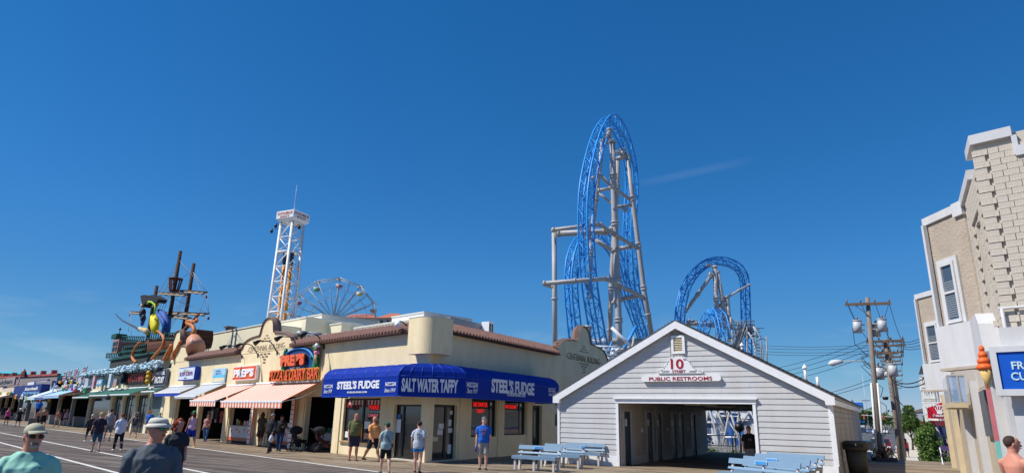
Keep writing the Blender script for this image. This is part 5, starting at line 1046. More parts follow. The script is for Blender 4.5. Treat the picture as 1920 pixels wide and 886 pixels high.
# ferris wheel
fw_c = AT(626, 600, 105); R_ = (zat(fw_c.x, 105, 522) - fw_c.z); fr0 = math.radians(12)
fw = thing('ferris_wheel', 'thin white ferris wheel with round tub gondolas behind the rooftops', 'ferris wheel', (fw_c.x, 105, fw_c.z), fr0)
FWM = mat('wheel_steel', (176, 182, 188), .5, var=.1); n = 12; off0 = .10
def wp(k, y, r=1): t = 2 * PI * (k + off0) / n; return Vector((R_ * r * math.sin(t), y, R_ * r * math.cos(t)))
for y in (-.9, .9):
    for k in range(n): mb = MB(); mb.tube([wp(k, y), wp(k + 1, y)], .075, 6); mb.build('rim_segment', FWM, fw)
    for k in range(n): mb = MB(); mb.tube([(0, y * .8, 0), wp(k, y)], .055, 5); mb.tube([(0, y * .8, 0), wp(k + .5, y, .97)], .045, 4); mb.tube([wp(k, y, .78), wp(k + 1, y, .78)], .025, 4); mb.tube([wp(k, y, .55), wp(k + 1, y, .55)], .03, 4); mb.tube([wp(k + .5, y * .6, .12), wp(k + 1, y)], .03, 4); mb.build('spoke', FWM, fw)
mb = MB(); mb.tube([(0, -1.3, 0), (0, 1.3, 0)], .45, 12); mb.build('hub', FWM, fw)
for sx_ in (-1, 1):
    for y in (-1.4, 1.4): mb = MB(); mb.tube([(0, y, 0), (sx_ * 3.6, y * 1.5, -R_ * 1.15)], .2, 8); mb.build('support_leg', FWM, fw)
gc = [(190, 120, 130), (210, 200, 140), (206, 160, 130), (130, 150, 196), (180, 110, 130), (120, 160, 130)]
for k in range(n):
    p = wp(k, 0) - Vector((0, 0, 0)); ge = MB(); ge.tube([p + Vector((0, -.9, 0)), p + Vector((0, .9, 0))], .05, 5); ge.tube([p, p - Vector((0, 0, 1.0))], .05, 5); g_ = ge.build('gondola', FWM, fw)
    mb = MB(); mb.tube([p + Vector((0, 0, -.05)), p + Vector((0, 0, .12))], [.6, .07], 12); mb.build('canopy', colmat((220, 216, 210), .6), g_)
    mb = MB(); mb.tube([p - Vector((0, 0, 1.6)), p - Vector((0, 0, 1.45)), p - Vector((0, 0, 1.15))], [.3, .52, .57], 12); mb.build('tub', colmat(gc[k % 6], .5), g_); mb = MB(); mb.tube([p - Vector((0, 0, 1.12)), p - Vector((0, 0, .98))], [.59, .59], 12); mb.build('tub_rim', WHITE, g_)
# red roofed houses behind the wheel
def hip(px0, px1, pyt, pyb, Y, lab, wallc=(190, 186, 170)):
    a = AT(px0, pyb, Y); b = AT(px1, pyb, Y); c_ = AT((px0+px1)/2, pyt, Y); t = thing('red_roofed_house', lab, 'house', ((a.x+b.x)/2, Y, 0), FF.rz * .3, 'red roofed buildings behind the wheel'); w = (b.x-a.x)/2; zb = (a.z+b.z)/2
    mb = MB(); mb.add([(-w,-w*.8,zb),(w,-w*.8,zb),(w,w*.8,zb),(-w,w*.8,zb),(-w*.35,0,c_.z),(w*.35,0,c_.z)], [(0,1,5,4),(1,2,5),(2,3,4,5),(3,0,4),(0,3,2,1)]); mb.build('roof', mat('red_roof', (176, 104, 84), .85, var=.15, scale=2), t, fix=False)
    mb = MB(); mb.box(-w*.9, w*.9, -w*.7, w*.7, -1.2, zb); mb.build('wall', colmat(wallc, .9), t)
    for k in range(3): mb = MB(); mb.box(-w*.7+k*w*.5, -w*.5+k*w*.5, -w*.7-.05, -w*.7-.005, zb-1.6, zb-.5); mb.build('window', GLASS, t)
hip(640, 722, 588, 600, 150, 'wide low red roofed building behind the right half of the wheel'); hip(712, 764, 587, 598, 140, 'small red hipped roof left of the white rooftop hut', (170, 160, 150)); hip(600, 650, 592, 603, 165, 'dim red roof behind the centre of the wheel')
# ---- coasters
CB = mat('coaster_blue', (48, 150, 230), .4, var=.05); CS = mat('coaster_support', (166, 165, 166), .5, var=.12, scale=.5)
def catmull(P, n=6):
    q = []
    for i in range(len(P) - 1):
        p0, p1, p2, p3 = P[max(0, i-1)], P[i], P[i+1], P[min(len(P)-1, i+2)]
        for j in range(n): t = j / n; q.append(.5 * ((2*p1) + (p2-p0)*t + (2*p0-5*p1+4*p2-p3)*t*t + (3*p1-p0-3*p2+p3)*t**3))
    q.append(P[-1]); return q
def resample(P, d):
    out = [P[0]]; acc = 0
    for i in range(1, len(P)):
        a, b = P[i-1], P[i]; L = (b - a).length
        while acc + L >= d:
            t = (d - acc) / L; a = a.lerp(b, t); out.append(a.copy()); L = (b - a).length; acc = 0
        acc += L
    return out
def track(parent, pts, wid, dep, step, rr=.12, rb=.05, nref=None, mat_=CB):
    P = resample(catmull([Vector(p) for p in pts], 10), step); n = len(P); nr = nref or Vector((0, 1, 0)); ch = [[], [], [], []]
    for i in range(n):
        t = (P[min(i+1, n-1)] - P[max(i-1, 0)]).normalized(); u = nr - t * nr.dot(t); u.normalize(); v = t.cross(u)
        # track lies in-plane (v) wide, u deep
        for k, (a, b) in enumerate(((-1, -1), (1, -1), (1, 1), (-1, 1))): ch[k].append(P[i] + v * (a * wid / 2 * (1 if b < 0 else .72)) + u * (b * dep / 2))
    for k in range(4):
        mb = MB(); mb.tube(ch[k], rr if k < 2 else rr * .9, 7); mb.build('rail' if k < 2 else 'spine_tube', mat_, parent)
    mb = MB()
    for i in range(n - 1):
        for k in range(4):
            a, b = ch[k], ch[(k+1) % 4]
            mb.tube([a[i], b[i]], rb, 4)
            (mb.tube([a[i], b[i+1]], rb, 4) if (i + k) % 2 else mb.tube([b[i], a[i+1]], rb, 4))
    stuff(mb.build('bracing', mat_, parent))
def on_line(px, py, Y0, k, px0):       # coaster plane seen obliquely: depth grows with px
    return AT(px, py, Y0 + k * (px - px0))
big = thing('roller_coaster', 'tall blue lattice roller coaster hill on grey steel columns', 'roller coaster')
def TA(px, py): return on_line(px, py, 66, .16, 1098)
k1 = [(1126, 655), (1121, 634), (1112, 583), (1106, 547), (1101, 500), (1098, 440), (1098, 380), (1102, 340), (1110, 300), (1119, 268), (1129, 244), (1143, 228), (1156, 236), (1168, 258), (1177, 286), (1183, 320), (1184, 360), (1181, 400), (1180, 450), (1183, 510), (1189, 555), (1198, 590), (1210, 630), (1216, 650)]
pl_n = (TA(1200, 440) - TA(1098, 440)); pl_n.z = 0; pl_n.normalize(); nrm = Vector((-pl_n.y, pl_n.x, 0))
track(big, [TA(*p) for p in k1], 1.75, 1.15, 1.75, nref=nrm)
def TB(px, py): return on_line(px, py, 72, .14, 1070)
k2 = [(1082, 650), (1078, 630), (1074, 590), (1070, 550), (1070, 520), (1074, 485), (1085, 458), (1104, 443), (1126, 446), (1145, 462), (1158, 488), (1166, 520), (1177, 556), (1190, 590), (1204, 628), (1210, 650)]
track(big, [TB(*p) for p in k2], 1.6, 1.0, 1.7, nref=nrm)
def col(pts, r, Y, par, name='support_column', flange=True, m_=CS):
    P = [AT(p[0], p[1], Y if len(p) < 3 else p[2]) for p in pts]; mb = MB(); mb.tube(P, r, 12)
    if flange:
        for i in range(len(P) - 1):
            L = (P[i+1] - P[i]).length
            for t in ([.02, .5] if L > 6 else [.04, .96]): c_ = P[i].lerp(P[i+1], t); d = (P[i+1] - P[i]).normalized(); mb.tube([c_ - d * .09, c_ + d * .09], r * 1.28, 12)
    return mb.build(name, m_, par)
col([(1039, 428), (1041, 700)], .27, 68, big); col([(1131, 262), (1122, 330), (1112, 420), (1108, 470), (1104, 560)], .29, 72, big)
col([(1148, 264), (1150, 330), (1153, 420), (1157, 520), (1160, 600), (1163, 720)], .36, 70, big); col([(1158, 297), (1157, 350), (1150, 470), (1146, 540), (1141, 700)], .30, 74, big)
col([(1176, 290), (1186, 372), (1197, 460), (1207, 540), (1224, 640)], .29, 74, big)
col([(1143, 243), (1141, 254), (1133, 266)], .3, 71, big, 'arm'); col([(1130, 266), (1150, 266)], .36, 71, big, 'crossbeam'); col([(1155, 299), (1177, 291)], .3, 74, big, 'crossbeam'); col([(1168, 280), (1169, 292)], .3, 74, big, 'arm')
col([(1151, 280), (1169, 293)], .2, 72, big, 'crossbeam')
col([(1106, 337), (1123, 326), (1148, 350), (1186, 377)], .2, 69, big, 'crossbeam'); col([(1122, 357), (1144, 353)], .2, 71, big, 'crossbeam'); col([(1121, 360), (1146, 380)], .16, 74, big, 'crossbeam'); col([(1157, 388), (1184, 384)], .2, 73, big, 'crossbeam'); col([(1169, 389), (1173, 396)], .2, 73, big, 'arm')
col([(1034, 431, 67), (1124, 420, 67), (1150, 438, 69), (1196, 465, 73)], .22, 68, big, 'crossbeam'); col([(1043, 438), (1135, 434), (1147, 430)], .34, 69, big, 'crossbeam'); col([(1110, 446), (1150, 470)], .24, 70, big, 'crossbeam'); col([(1160, 466), (1184, 462)], .24, 72, big, 'crossbeam')
col([(1018, 531, 66), (1137, 522, 66), (1160, 534, 69), (1210, 559, 73)], .24, 66, big, 'crossbeam'); col([(1020, 533, 67), (1036, 538, 67)], .16, 67, big, 'crossbeam'); col([(1164, 561), (1198, 553)], .26, 73, big, 'crossbeam'); col([(1150, 568), (1156, 556)], .2, 72, big, 'arm'); col([(1102, 640), (1212, 640)], .4, 75, big, 'crossbeam'); col([(1100, 626), (1104, 612)], .32, 66, big, 'arm')
col([(1087, 425), (1088, 436)], .24, 67, big, 'arm'); col([(1103, 422), (1103, 448)], .3, 67, big, 'arm')
sm = thing('roller_coaster_loop', 'smaller blue coaster hill with a flat top right of the tall hill', 'roller coaster')
def TC(px, py): return on_line(px, py, 70, .05, 1274)
k3 = [(1272, 640), (1273, 610), (1275, 580), (1281, 550), (1290, 528), (1302, 511), (1317, 498), (1336, 490), (1360, 491), (1380, 499), (1392, 513), (1396, 535), (1397, 570), (1398, 610), (1400, 650), (1402, 700)]
pn = (TC(1400, 500) - TC(1274, 500)); pn.z = 0; pn.normalize(); nrm2 = Vector((-pn.y, pn.x, 0)); nrm2 = (nrm2 + pn * .35).normalized()
track(sm, [TC(*p) for p in k3], .9, .72, 1.15, rr=.085, rb=.04, nref=nrm2)
def TD(px, py): return on_line(px, py, 62, -.1, 1318)
track(sm, [TD(*p) for p in ((1312, 650), (1317, 620), (1324, 600), (1336, 586), (1347, 590), (1352, 606), (1356, 625), (1360, 650))], 1.0, .75, .8, rr=.06, rb=.035, nref=nrm2)
for pts, r in (([(1340, 498), (1343, 560), (1347, 640), (1349, 700)], .26), ([(1345, 508), (1354, 560), (1360, 608)], .22), ([(1333, 517), (1308, 552), (1284, 584)], .2), ([(1363, 555), (1367, 600), (1369, 640)], .24), ([(1352, 572), (1359, 568), (1364, 556)], .2)): col(pts, r, 71, sm)
for pts, r in (([(1364, 557), (1385, 544), (1406, 533)], .12), ([(1325, 497), (1342, 499)], .13), ([(1288, 604), (1362, 610)], .32), ([(1349, 573), (1357, 570)], .14), ([(1330, 514), (1342, 516)], .2)): col(pts, r, 71, sm, 'crossbeam')
# station stairs and catwalk
STR = mat('catwalk_steel', (150, 150, 150), .5, var=.2); st = thing('coaster_stairs', 'grey steel catwalk and stairs beside the smaller coaster hill', 'stairs'); Y = 66
def S3(px, py, dy=0): return AT(px, py, Y + dy)
mb = MB(); mb.add([S3(1368, 616), S3(1415, 612), S3(1415, 612, 3), S3(1368, 616, 3), S3(1368, 619), S3(1415, 616), S3(1415, 616, 3), S3(1368, 619, 3)], [(0,1,2,3),(7,6,5,4),(0,4,5,1),(1,5,6,2),(2,6,7,3),(3,7,4,0)]); mb.build('platform', STR, st)
mb = MB()
for k in range(13): x = 1364 + k * 4.2; mb.tube([S3(x, 616 - .05*k), S3(x - .3, 603 - .05*k)], .04, 4)
for dy in (603, 609): mb.tube([S3(1363, dy), S3(1415, dy - 2)], .045, 4)
mb.build('railing', STR, st)
for k in range(15):
    t = k / 14; mb = MB(); mb.bar(S3(1384 - 16 * t, 618 + 52 * t), S3(1398 - 16 * t, 618 + 52 * t), .06, .22); mb.build('tread', STR, st)
mb = MB()
for dx, dz in ((0, 0), (14, 0), (0, -14), (14, -14)): mb.tube([S3(1384 + dx, 618 + dz), S3(1368 + dx, 670 + dz)], .07, 5)
mb.build('stringer', STR, st)
mb = MB(); mb.tube([S3(1412, 612), S3(1424, 628), S3(1430, 660), S3(1432, 700)], .09, 6); mb.tube([S3(1402, 622), S3(1412, 636), S3(1418, 660), S3(1420, 700)], .09, 6)
for k in range(12): mb.tube([S3(1408 + k * 1.2, 628 + k * 6), S3(1420 + k * 1.1, 626 + k * 6)], .06, 4)
mb.build('curved_ladder', mat('ladder_pale', (190, 196, 204), .5), st)
for px in (1372, 1400, 1416, 1425, 1437): mb = MB(); mb.tube([S3(px, 612 if px < 1420 else 630), S3(px + 3, 720)], .08, 6); mb.build('post', STR, st)
mb = MB(); mb.tube([S3(1372, 598), S3(1397, 618)], .05, 4); mb.tube([S3(1370, 594), S3(1372, 616)], .12, 5); mb.tube([S3(1424, 634), S3(1437, 636)], .05, 4); mb.build('stay', STR, st)
rk = random.Random(2); mb = MB()
for k in range(60): a = S3(rk.uniform(1385, 1414), rk.uniform(612, 630), rk.uniform(0, 3)); mb.tube([a, a + Vector((rk.uniform(-1.2, 1.2), rk.uniform(-.5, .5), rk.uniform(-.6, .6)))], .035, 4)
stuff(mb.build('cable_bundle', mat('cable_rust', (96, 84, 70), .8), st))
# ride machinery between the two hills, in front of the base pipe
mr = thing('ride_machinery', 'tangle of grey steel ride framework behind the right scalloped gable', 'ride'); rk = random.Random(8)
for k in range(26):
    a = AT(rk.uniform(1112, 1205), rk.uniform(650, 690), 60 + rk.uniform(-3, 3)); mb = MB(); mb.tube([a, a + Vector((rk.uniform(-2.6, 2.6), rk.uniform(-1, 1), rk.choice((0, 0, 2.2, -1.6))))], rk.choice((.07, .1, .14)), 6); mb.build('strut', rk.choice((STR, CS, CB, WHITE)), mr)
for k in range(3): mb = MB(); a, b = AT(1114 + k * 4, 648 + k * 6, 58), AT(1164 - k * 10, 650 + k * 7, 58); mb.tube([a, b], .07, 6); mb.build('handrail', WHITE, mr)
# seen through the passage: kiddie ride yard below the deck
yd = random.Random(21)
def yard_thing(px, py, off): p = FR.on(px, py, off); return FR.w(p.x, off, p.z)
for k, (px, pt, pb, off) in enumerate(((1329, 764, 800, 26), (1368, 768, 815, 24), (1345, 766, 806, 34), (1387, 766, 812, 32))):
    a = FR.on(px, pt, off); b = FR.on(px, pb, off); t = thing('swing_frame', 'white A shaped steel ride frame seen through the passage, %s from the left' % ('first', 'third', 'second', 'fourth')[k], 'ride frame', FR.w(a.x, off, -1.2), FR.rz, 'ride frames behind the passage'); H = a.z + 1.2
    for sx_ in (-1, 1): mb = MB(); mb.tube([(0, 0, H), (sx_ * .95, 0, 0)], .075, 7); mb.build('leg', CS, t)
    mb = MB(); mb.tube([(-.45, 0, H * .5), (.45, 0, H * .5)], .07, 6); mb.tube([(0, 0, H), (0, 6, H)], .1, 7); mb.build('crossbar', TW, t)
for k in range(9):
    px, off = 1320 + k * 10.5, yd.choice((30, 38, 44)); a = FR.on(px, yd.uniform(766, 785), off); w = yd.uniform(.6, 1.5); t = thing('ride_booth', yd.choice(('blue', 'white', 'grey')) + ' boxy ride booth in the yard behind the passage', 'booth', FR.w(a.x, off, -1.2), FR.rz, 'ride booths behind the passage')
    c_ = yd.choice(((40, 80, 160), (214, 216, 220), (150, 156, 166), (60, 110, 180))); booth_n = ('first', 'second', 'third', 'fourth', 'fifth', 'sixth', 'seventh', 'eighth', 'ninth')[k]; t['label'] = {(40,80,160): 'deep blue', (214,216,220): 'white', (150,156,166): 'grey', (60,110,180): 'mid blue'}[c_] + ' boxy ride booth behind the passage, %s from the left' % booth_n
    mb = MB(); mb.box(-w/2, w/2, 0, w, 0, a.z + .9); mb.build('cabin', colmat(c_, .5), t); mb = MB(); mb.add([(-w*.6,-.2,a.z+.9),(w*.6,-.2,a.z+.9),(w*.6,w+.2,a.z+.9),(-w*.6,w+.2,a.z+.9),(0,w/2,a.z+1.6)], [(0,3,2,1),(0,1,4),(1,2,4),(2,3,4),(3,0,4)]); mb.build('roof', colmat((170, 174, 180), .5), t)
for k in range(6):
    off = 48; a = FR.on(1320 + k * 18, 800, off); t = thing('white_tent', 'low white tent roof in the yard behind the passage, number %s from the left' % ('one', 'two', 'three', 'four', 'five', 'six')[k], 'tent', FR.w(a.x, off, -1.2), FR.rz, 'white tents behind the passage')
    mb = MB(); mb.add([(-1.8,-1,2.6),(1.8,-1,2.6),(1.8,3,2.6),(-1.8,3,2.6),(0,1,3.9)], [(0,3,2,1),(0,1,4),(1,2,4),(2,3,4),(3,0,4)]); mb.build('canopy', colmat((176, 178, 184), .7), t)
    for sx_ in (-1.7, 1.7): mb = MB(); mb.tube([(sx_, -.9, 0), (sx_, -.9, 2.6)], .06, 6); mb.build('pole', TW, t)
pf = thing('picket_fence', 'white picket fence behind the passage railing', 'fence', FR.w(0, 20, -1.2), FR.rz); xa_ = FR.on(1316, 820, 20).x; xb_ = FR.on(1412, 820, 20).x
for k in range(34): x = xa_ + (xb_ - xa_) * k / 33; mb = MB(); mb.prism([(x-.03,0),(x+.03,0),(x+.03,1.35 + .25*(k%3==0)),(x,1.5 + .25*(k%3==0)),(x-.03,1.35 + .25*(k%3==0))], 0, .04); mb.build('picket', CS, pf)
for z_ in (.4, 1.2): mb = MB(); mb.box(xa_, xb_, .041, .08, z_, z_ + .08); mb.build('rail', TW, pf)
mb = MB(); a = FR.on(1386, 797, 19); mb.ell((a.x, 0, a.z + 1.1), (.30, .30, .30), 14, 10); mb.tube([(a.x, 0, 0), (a.x, 0, a.z + .9)], .06, 6); tag(mb.build('ball_post', BLACK, loc=FR.w(0, 19, -1.2), rz=FR.rz), 'black ball on a post beside the man in the passage', 'post')
fwk = thing('ride_framework', 'dense clutter of white and grey ride struts behind the passage railing', 'ride', FR.w(0, 22, -1.2), FR.rz)
for k in range(44):
    a = FR.on(yd.uniform(1316, 1412), yd.uniform(768, 832), 22 + yd.uniform(0, 10)); a = Vector((a.x, a.y - 22, a.z + 1.2)); b = a + Vector((yd.uniform(-.7, .7), yd.uniform(-.6, .6), yd.choice((0, .9, 1.4, -.8)))); mb = MB(); mb.tube([a, b], yd.choice((.025, .04, .06)), 6); mb.build('strut', yd.choice((CS, CS, STR, STR, BLACK, CB)), fwk)
# bush behind railing
def leaves(mb, c, r, n, s, rn, flat=1.0):
    for i in range(n):
        d = Vector((rn.gauss(0, 1), rn.gauss(0, 1), rn.gauss(0, 1))).normalized(); q = Vector(c) + Vector((d.x*r[0], d.y*r[1], d.z*r[2])) * (rn.random() ** .4)
        a = Vector((rn.gauss(0,1), rn.gauss(0,1), rn.gauss(0,1)*flat)).normalized(); b = a.cross(Vector((rn.gauss(0,1), rn.gauss(0,1), rn.gauss(0,1)))).normalized(); u = s * rn.uniform(.6, 1.3)
        mb.add([q - a*u, q - b*u*.45, q + a*u, q + b*u*.45], [(0, 1, 2, 3)])
LEAF = [mat('leaf_dark', (62, 90, 42), .7, var=.3, scale=2), mat('leaf_mid', (90, 122, 54), .7, var=.3, scale=2), mat('leaf_light', (108, 134, 58), .7, var=.3, scale=2)]
def foliage(name, label, cat, loc, blobs, n, s, seed, group=None, trunk=None, mats=LEAF):
    rn = random.Random(seed); t = thing(name, label, cat, loc, 0, group); mb = MB()
    for (c, r) in blobs:
        for k in range(max(3, int(n / len(blobs) / 40))):
            mb.cur = rn.choice((0, 0, 1, 1, 2)) if len(mats) > 2 else 0; d = Vector((rn.gauss(0,1), rn.gauss(0,1), rn.gauss(0,1))).normalized() * rn.random() ** .5
            cc = Vector(c) + Vector((d.x*r[0], d.y*r[1], d.z*r[2])) * .8; leaves(mb, cc, (r[0]*.34, r[1]*.34, r[2]*.3), 40, s, rn)
    mb.build('crown', mats, t, fix=False)
    if trunk:
        mb = MB(); mb.tube([(0,0,0), (.05*trunk[1],0,trunk[1]*.5), (0,0,trunk[1])], [trunk[0], trunk[0]*.75, trunk[0]*.5], 8)
        for k in range(5): a = rn.uniform(0, 2*PI); c = blobs[k % len(blobs)][0]; mb.tube([(0,0,trunk[1]*.7), Vector((0,0,trunk[1]*.7)).lerp(Vector(c), .9)], [trunk[0]*.5, trunk[0]*.15], 6)
        mb.build('trunk', mat('bark', (92, 76, 62), .9, var=.2), t)
    return t
bp = FR.on(1330, 850, 17); foliage('bush', 'low round green bush beyond the passage floor', 'bush', FR.w(bp.x, 17.2, -.62), [((0, 0, .45), (1.2, .8, .5)), ((1.2, 0, .3), (.9, .7, .4)), ((-.8, .2, .4), (.6, .6, .5))], 2400, .06, 5)
# ------------------------------------------------------------------ street: poles, wires, lamp, cars, trees
POLE = mat('pole_wood', (134, 122, 112), .9, var=.22, scale=6, stretch=(3, 3, .3), bump=.3, bscale=20); XARM = mat('crossarm_wood', (110, 92, 78), .9, var=.2); TRF = mat('transformer_grey', (186, 190, 194), .45, var=.04); WIRE = mat('wire_black', (30, 32, 38), .7); INS = mat('insulator', (120, 110, 110), .3)
P1 = FR.loc(G(1650, 858)); P1W = FR.w(P1.x, P1.y); Z1 = lambda py: zat(P1W.x, P1W.y, py)
def util_pole(lab, w, top, r, arms, trans, group='utility poles along the side street', conduit=False, base=-1.2):
    t = thing('utility_pole', lab, 'utility pole', (w.x, w.y, base), FR.rz, group); H = top - base
    mb = MB(); mb.tube([(0, 0, 0), (0, 0, H * .5), (0, 0, H)], [r, r * .85, r * .68], 12); mb.build('pole', POLE, t)
    for (z, wd) in arms:
        z -= base; mb = MB(); mb.box(-wd, wd, -r - .12, -r, z - .07, z + .07); mb.build('crossarm', XARM, t)
        for k in range(4): x = -wd * .92 + k * wd * 1.84 / 3; mb = MB(); mb.tube([(x, -r - .06, z + .07), (x, -r - .06, z + .2), (x, -r - .06, z + .26)], [.03, .05, .02], 7); mb.build('insulator', INS, t)
        mb = MB(); mb.bar((-wd * .55, -r - .06, z - .05), (0, -r, z - .65), .04); mb.build('brace', XARM, t)
    for (x, y, z, s) in trans:
        z -= base; mb = MB(); mb.tube([(x, y, z - .42*s), (x, y, z + .36*s)], .27*s, 18); mb.tube([(x, y, z + .36*s), (x, y, z + .42*s)], .30*s, 18); b_ = mb.build('transformer', TRF, t)
        mb = MB(); mb.tube([(x, y - .05, z + .42*s), (x, y - .05, z + .58*s), (x + .03, y - .05, z + .68*s)], [.05, .06, .02], 8); mb.build('bushing', INS, b_); mb = MB(); mb.bar((x, y, z + .1), (0, 0, z + .1), .06); mb.bar((x, y, z - .2), (0, 0, z - .2), .05); mb.build('bracket', GREY, b_)
    if conduit:
        for x in (-r - .02, r + .0): mb = MB(); mb.tube([(x, -.1, 0), (x * .92, -.1, H * conduit)], .055, 8); mb.build('conduit', mat('conduit_white', (214, 214, 210), .5), t)
    return t
pxm = (zat(P1W.x, P1W.y, 600) - zat(P1W.x, P1W.y, 640)) / 40     # metres per photo pixel here
up = util_pole('tall wooden utility pole with two grey transformers beside the restroom house', P1W, Z1(558), .155, [(Z1(571), 1.12)], [(-.60, -.05, Z1(612), .82), (.60, -.05, Z1(610), .82), (.28, .3, Z1(618), .8)], conduit=.52)
LEAN = math.radians(2.3); up.rotation_euler = (0, LEAN, FR.rz); zl = Z1(681) + 1.2; mb = MB(); mb.tube([(-.1, 0, zl - .25), (-.25, -.02, zl + .05), (-.7, -.05, zl + .14), (-1.5, -.05, zl + .08)], .028, 7); ar = mb.build('lamp_arm', GREY, up)
mb = MB(); mb.tube([(-1.45, -.05, zl + .08), (-1.7, -.05, zl + .06), (-2.0, -.05, zl - .02), (-2.2, -.05, zl - .08)], [(.07,.05), (.14,.09), (.17,.11), (.05,.04)], 10); mb.build('lamp_head', mat('lamp_head_white', (206, 208, 212), .4), ar)
mb = MB(); rk = random.Random(9)
for k in range(9):
    z = P1.z; zz = Z1(rk.uniform(650, 800)) + 1.2; s_ = rk.choice((-1, 1)); mb.tube([(s_*.15, -.1, zz), (s_*rk.uniform(.3,.6), -.15, zz - .2), (s_*rk.uniform(.2,.5), -.15, zz - .6), (s_*.15, -.1, zz - .7)], .018, 5)
for k in (-1, 1): zz = Z1(600) + 1.2; mb.tube([(k*1.0, -.25, Z1(572) + 1.2), (k*.75, -.2, zz + .1), (k*.6, -.1, zz - .1)], .012, 4); mb.tube([(k*.85, 0, zz - .4), (k*.8, -.1, zz - 1.3), (k*.2, -.1, zz - 2.0)], .018, 5)
stuff(mb.build('loose_cable', WIRE, up))
P2 = FR.loc(G(1689, 858)); P2W = FR.w(P2.x, P2.y + 1); Z2 = lambda py: zat(P2W.x, P2W.y, py)
u2 = util_pole('grey utility pole with pale transformers just right of the tall one', P2W, Z2(636), .15, [(Z2(640), .95), (Z2(662), .6)], [(-.5, -.05, Z2(698), .9), (.2, -.2, Z2(694), .85)], conduit=.0 or False)
mb = MB(); zz = Z2(745) + 1.2; mb.tube([(-.35, -.3, zz + .05), (-.35, -.3, zz - .12)], [.16, .12], 10); mb.build('junction_pot', BLACK, u2)
for k, (dy, top, lab) in enumerate(((12, 7.6, 'brown utility pole close behind the two nearest ones'), (28, 8.6, 'third utility pole up the street'), (50, 9.2, 'fourth utility pole up the street'), (78, 9.6, 'fifth utility pole up the street'), (112, 10, 'sixth, farthest utility pole up the street'))):
    util_pole(lab, FR.w(9.15, P2.y + dy), top, .17, [(top - .5, 1.1), (top - 1.3, .8)], [(-.5, 0, top - 2.4, .8)] if k % 2 else [])
def wire(a, b, sag, lab, r=.014, n=10, cat='wire', grp='overhead wires'):
    a = Vector(a); b = Vector(b); mb = MB(); mb.tube([a.lerp(b, i / n) - Vector((0, 0, sag * 4 * (i / n) * (1 - i / n))) for i in range(n + 1)], r, 4); o = mb.build('overhead_wire', WIRE); tag(o, lab, cat, grp); return o
def pw(w, x, z): return FR.w(FR.loc(w).x + x + (math.tan(LEAN) * (z + 1.2) if (w - P1W).length < .1 else 0), FR.loc(w).y, z)
nx = [FR.w(9.15, P2.y + dy) for dy in (12, 28, 50, 78, 112)]; tops = [7.6, 8.6, 9.2, 9.6, 10]
for k in range(4):
    x = -1 + k * .67; wire(pw(P1W, x, Z1(567)), pw(P2W, x * .8, Z2(637)), .25, 'overhead wire between the two nearest utility poles, %s from the left' % ('first', 'second', 'third', 'fourth')[k])
for j in range(4):
    for x in (-.95, .95): wire(pw(nx[j], x, tops[j] - .3), pw(nx[j+1], x, tops[j+1] - .3), .8, 'overhead wire running up the side street, %s side of pole span %s' % ('left' if x < 0 else 'right', ('one', 'two', 'three', 'four')[j]), .02)
for x in (-.8, 0, .8): wire(pw(P2W, x, Z2(638)), pw(nx[1], x, tops[1] - .3), .4, 'overhead wire from the grey pole up the street, %s strand' % {-.8: 'left', 0: 'middle', .8: 'right'}[x], .018)
# wires leaving to the left, behind the roof of the restroom house
for k, (py0, pxe, pye) in enumerate(((660, 1470, 695), (670, 1480, 702), (680, 1500, 706), (690, 1515, 712))): wire(pw(P1W, -.15, Z1(638 + k * 9)), AT(pxe - 90, pye + 6, 52), .3, 'dark service wire sloping down left behind the restroom roof, %s from the top' % ('first', 'second', 'third', 'fourth')[k])
for k, (pya, pxe, pye) in enumerate(((710, 1552, 738), (718, 1552, 742))): wire(pw(P1W, -.1, Z1(pya)), AT(pxe - 50, pye + 10, 46), .1, 'low service wire from the tall pole to the restroom roof')
for k, py in enumerate((632, 637, 643, 648)): wire(AT(1300, py + 2, 120), AT(1640, py + 14, 95), .8, 'faint far wire across the sky left of the poles, %s from the top' % ('first', 'second', 'third', 'fourth')[k], .03)
for k, (py0, py1) in enumerate(((632, 630), (640, 636), (651, 644), (657, 650))): wire(pw(P2W, .5, Z2(640 + 3 * k)), AT(1733, py1, 29), .15, 'wire from the grey pole to the right building corner, %s from the top' % ('first', 'second', 'third', 'fourth')[k], .014)
for k, (pya, pyb) in enumerate(((712, 706), (716, 716))): wire(pw(P2W, .1, Z2(pya)), AT(1737, pyb, 30), .25, 'thick cable from the grey pole to the right building', .026)
wire(pw(P2W, .1, Z2(742)), AT(1727, 771, 50), .4, 'cable from the grey pole to the balconies up the street', .03)
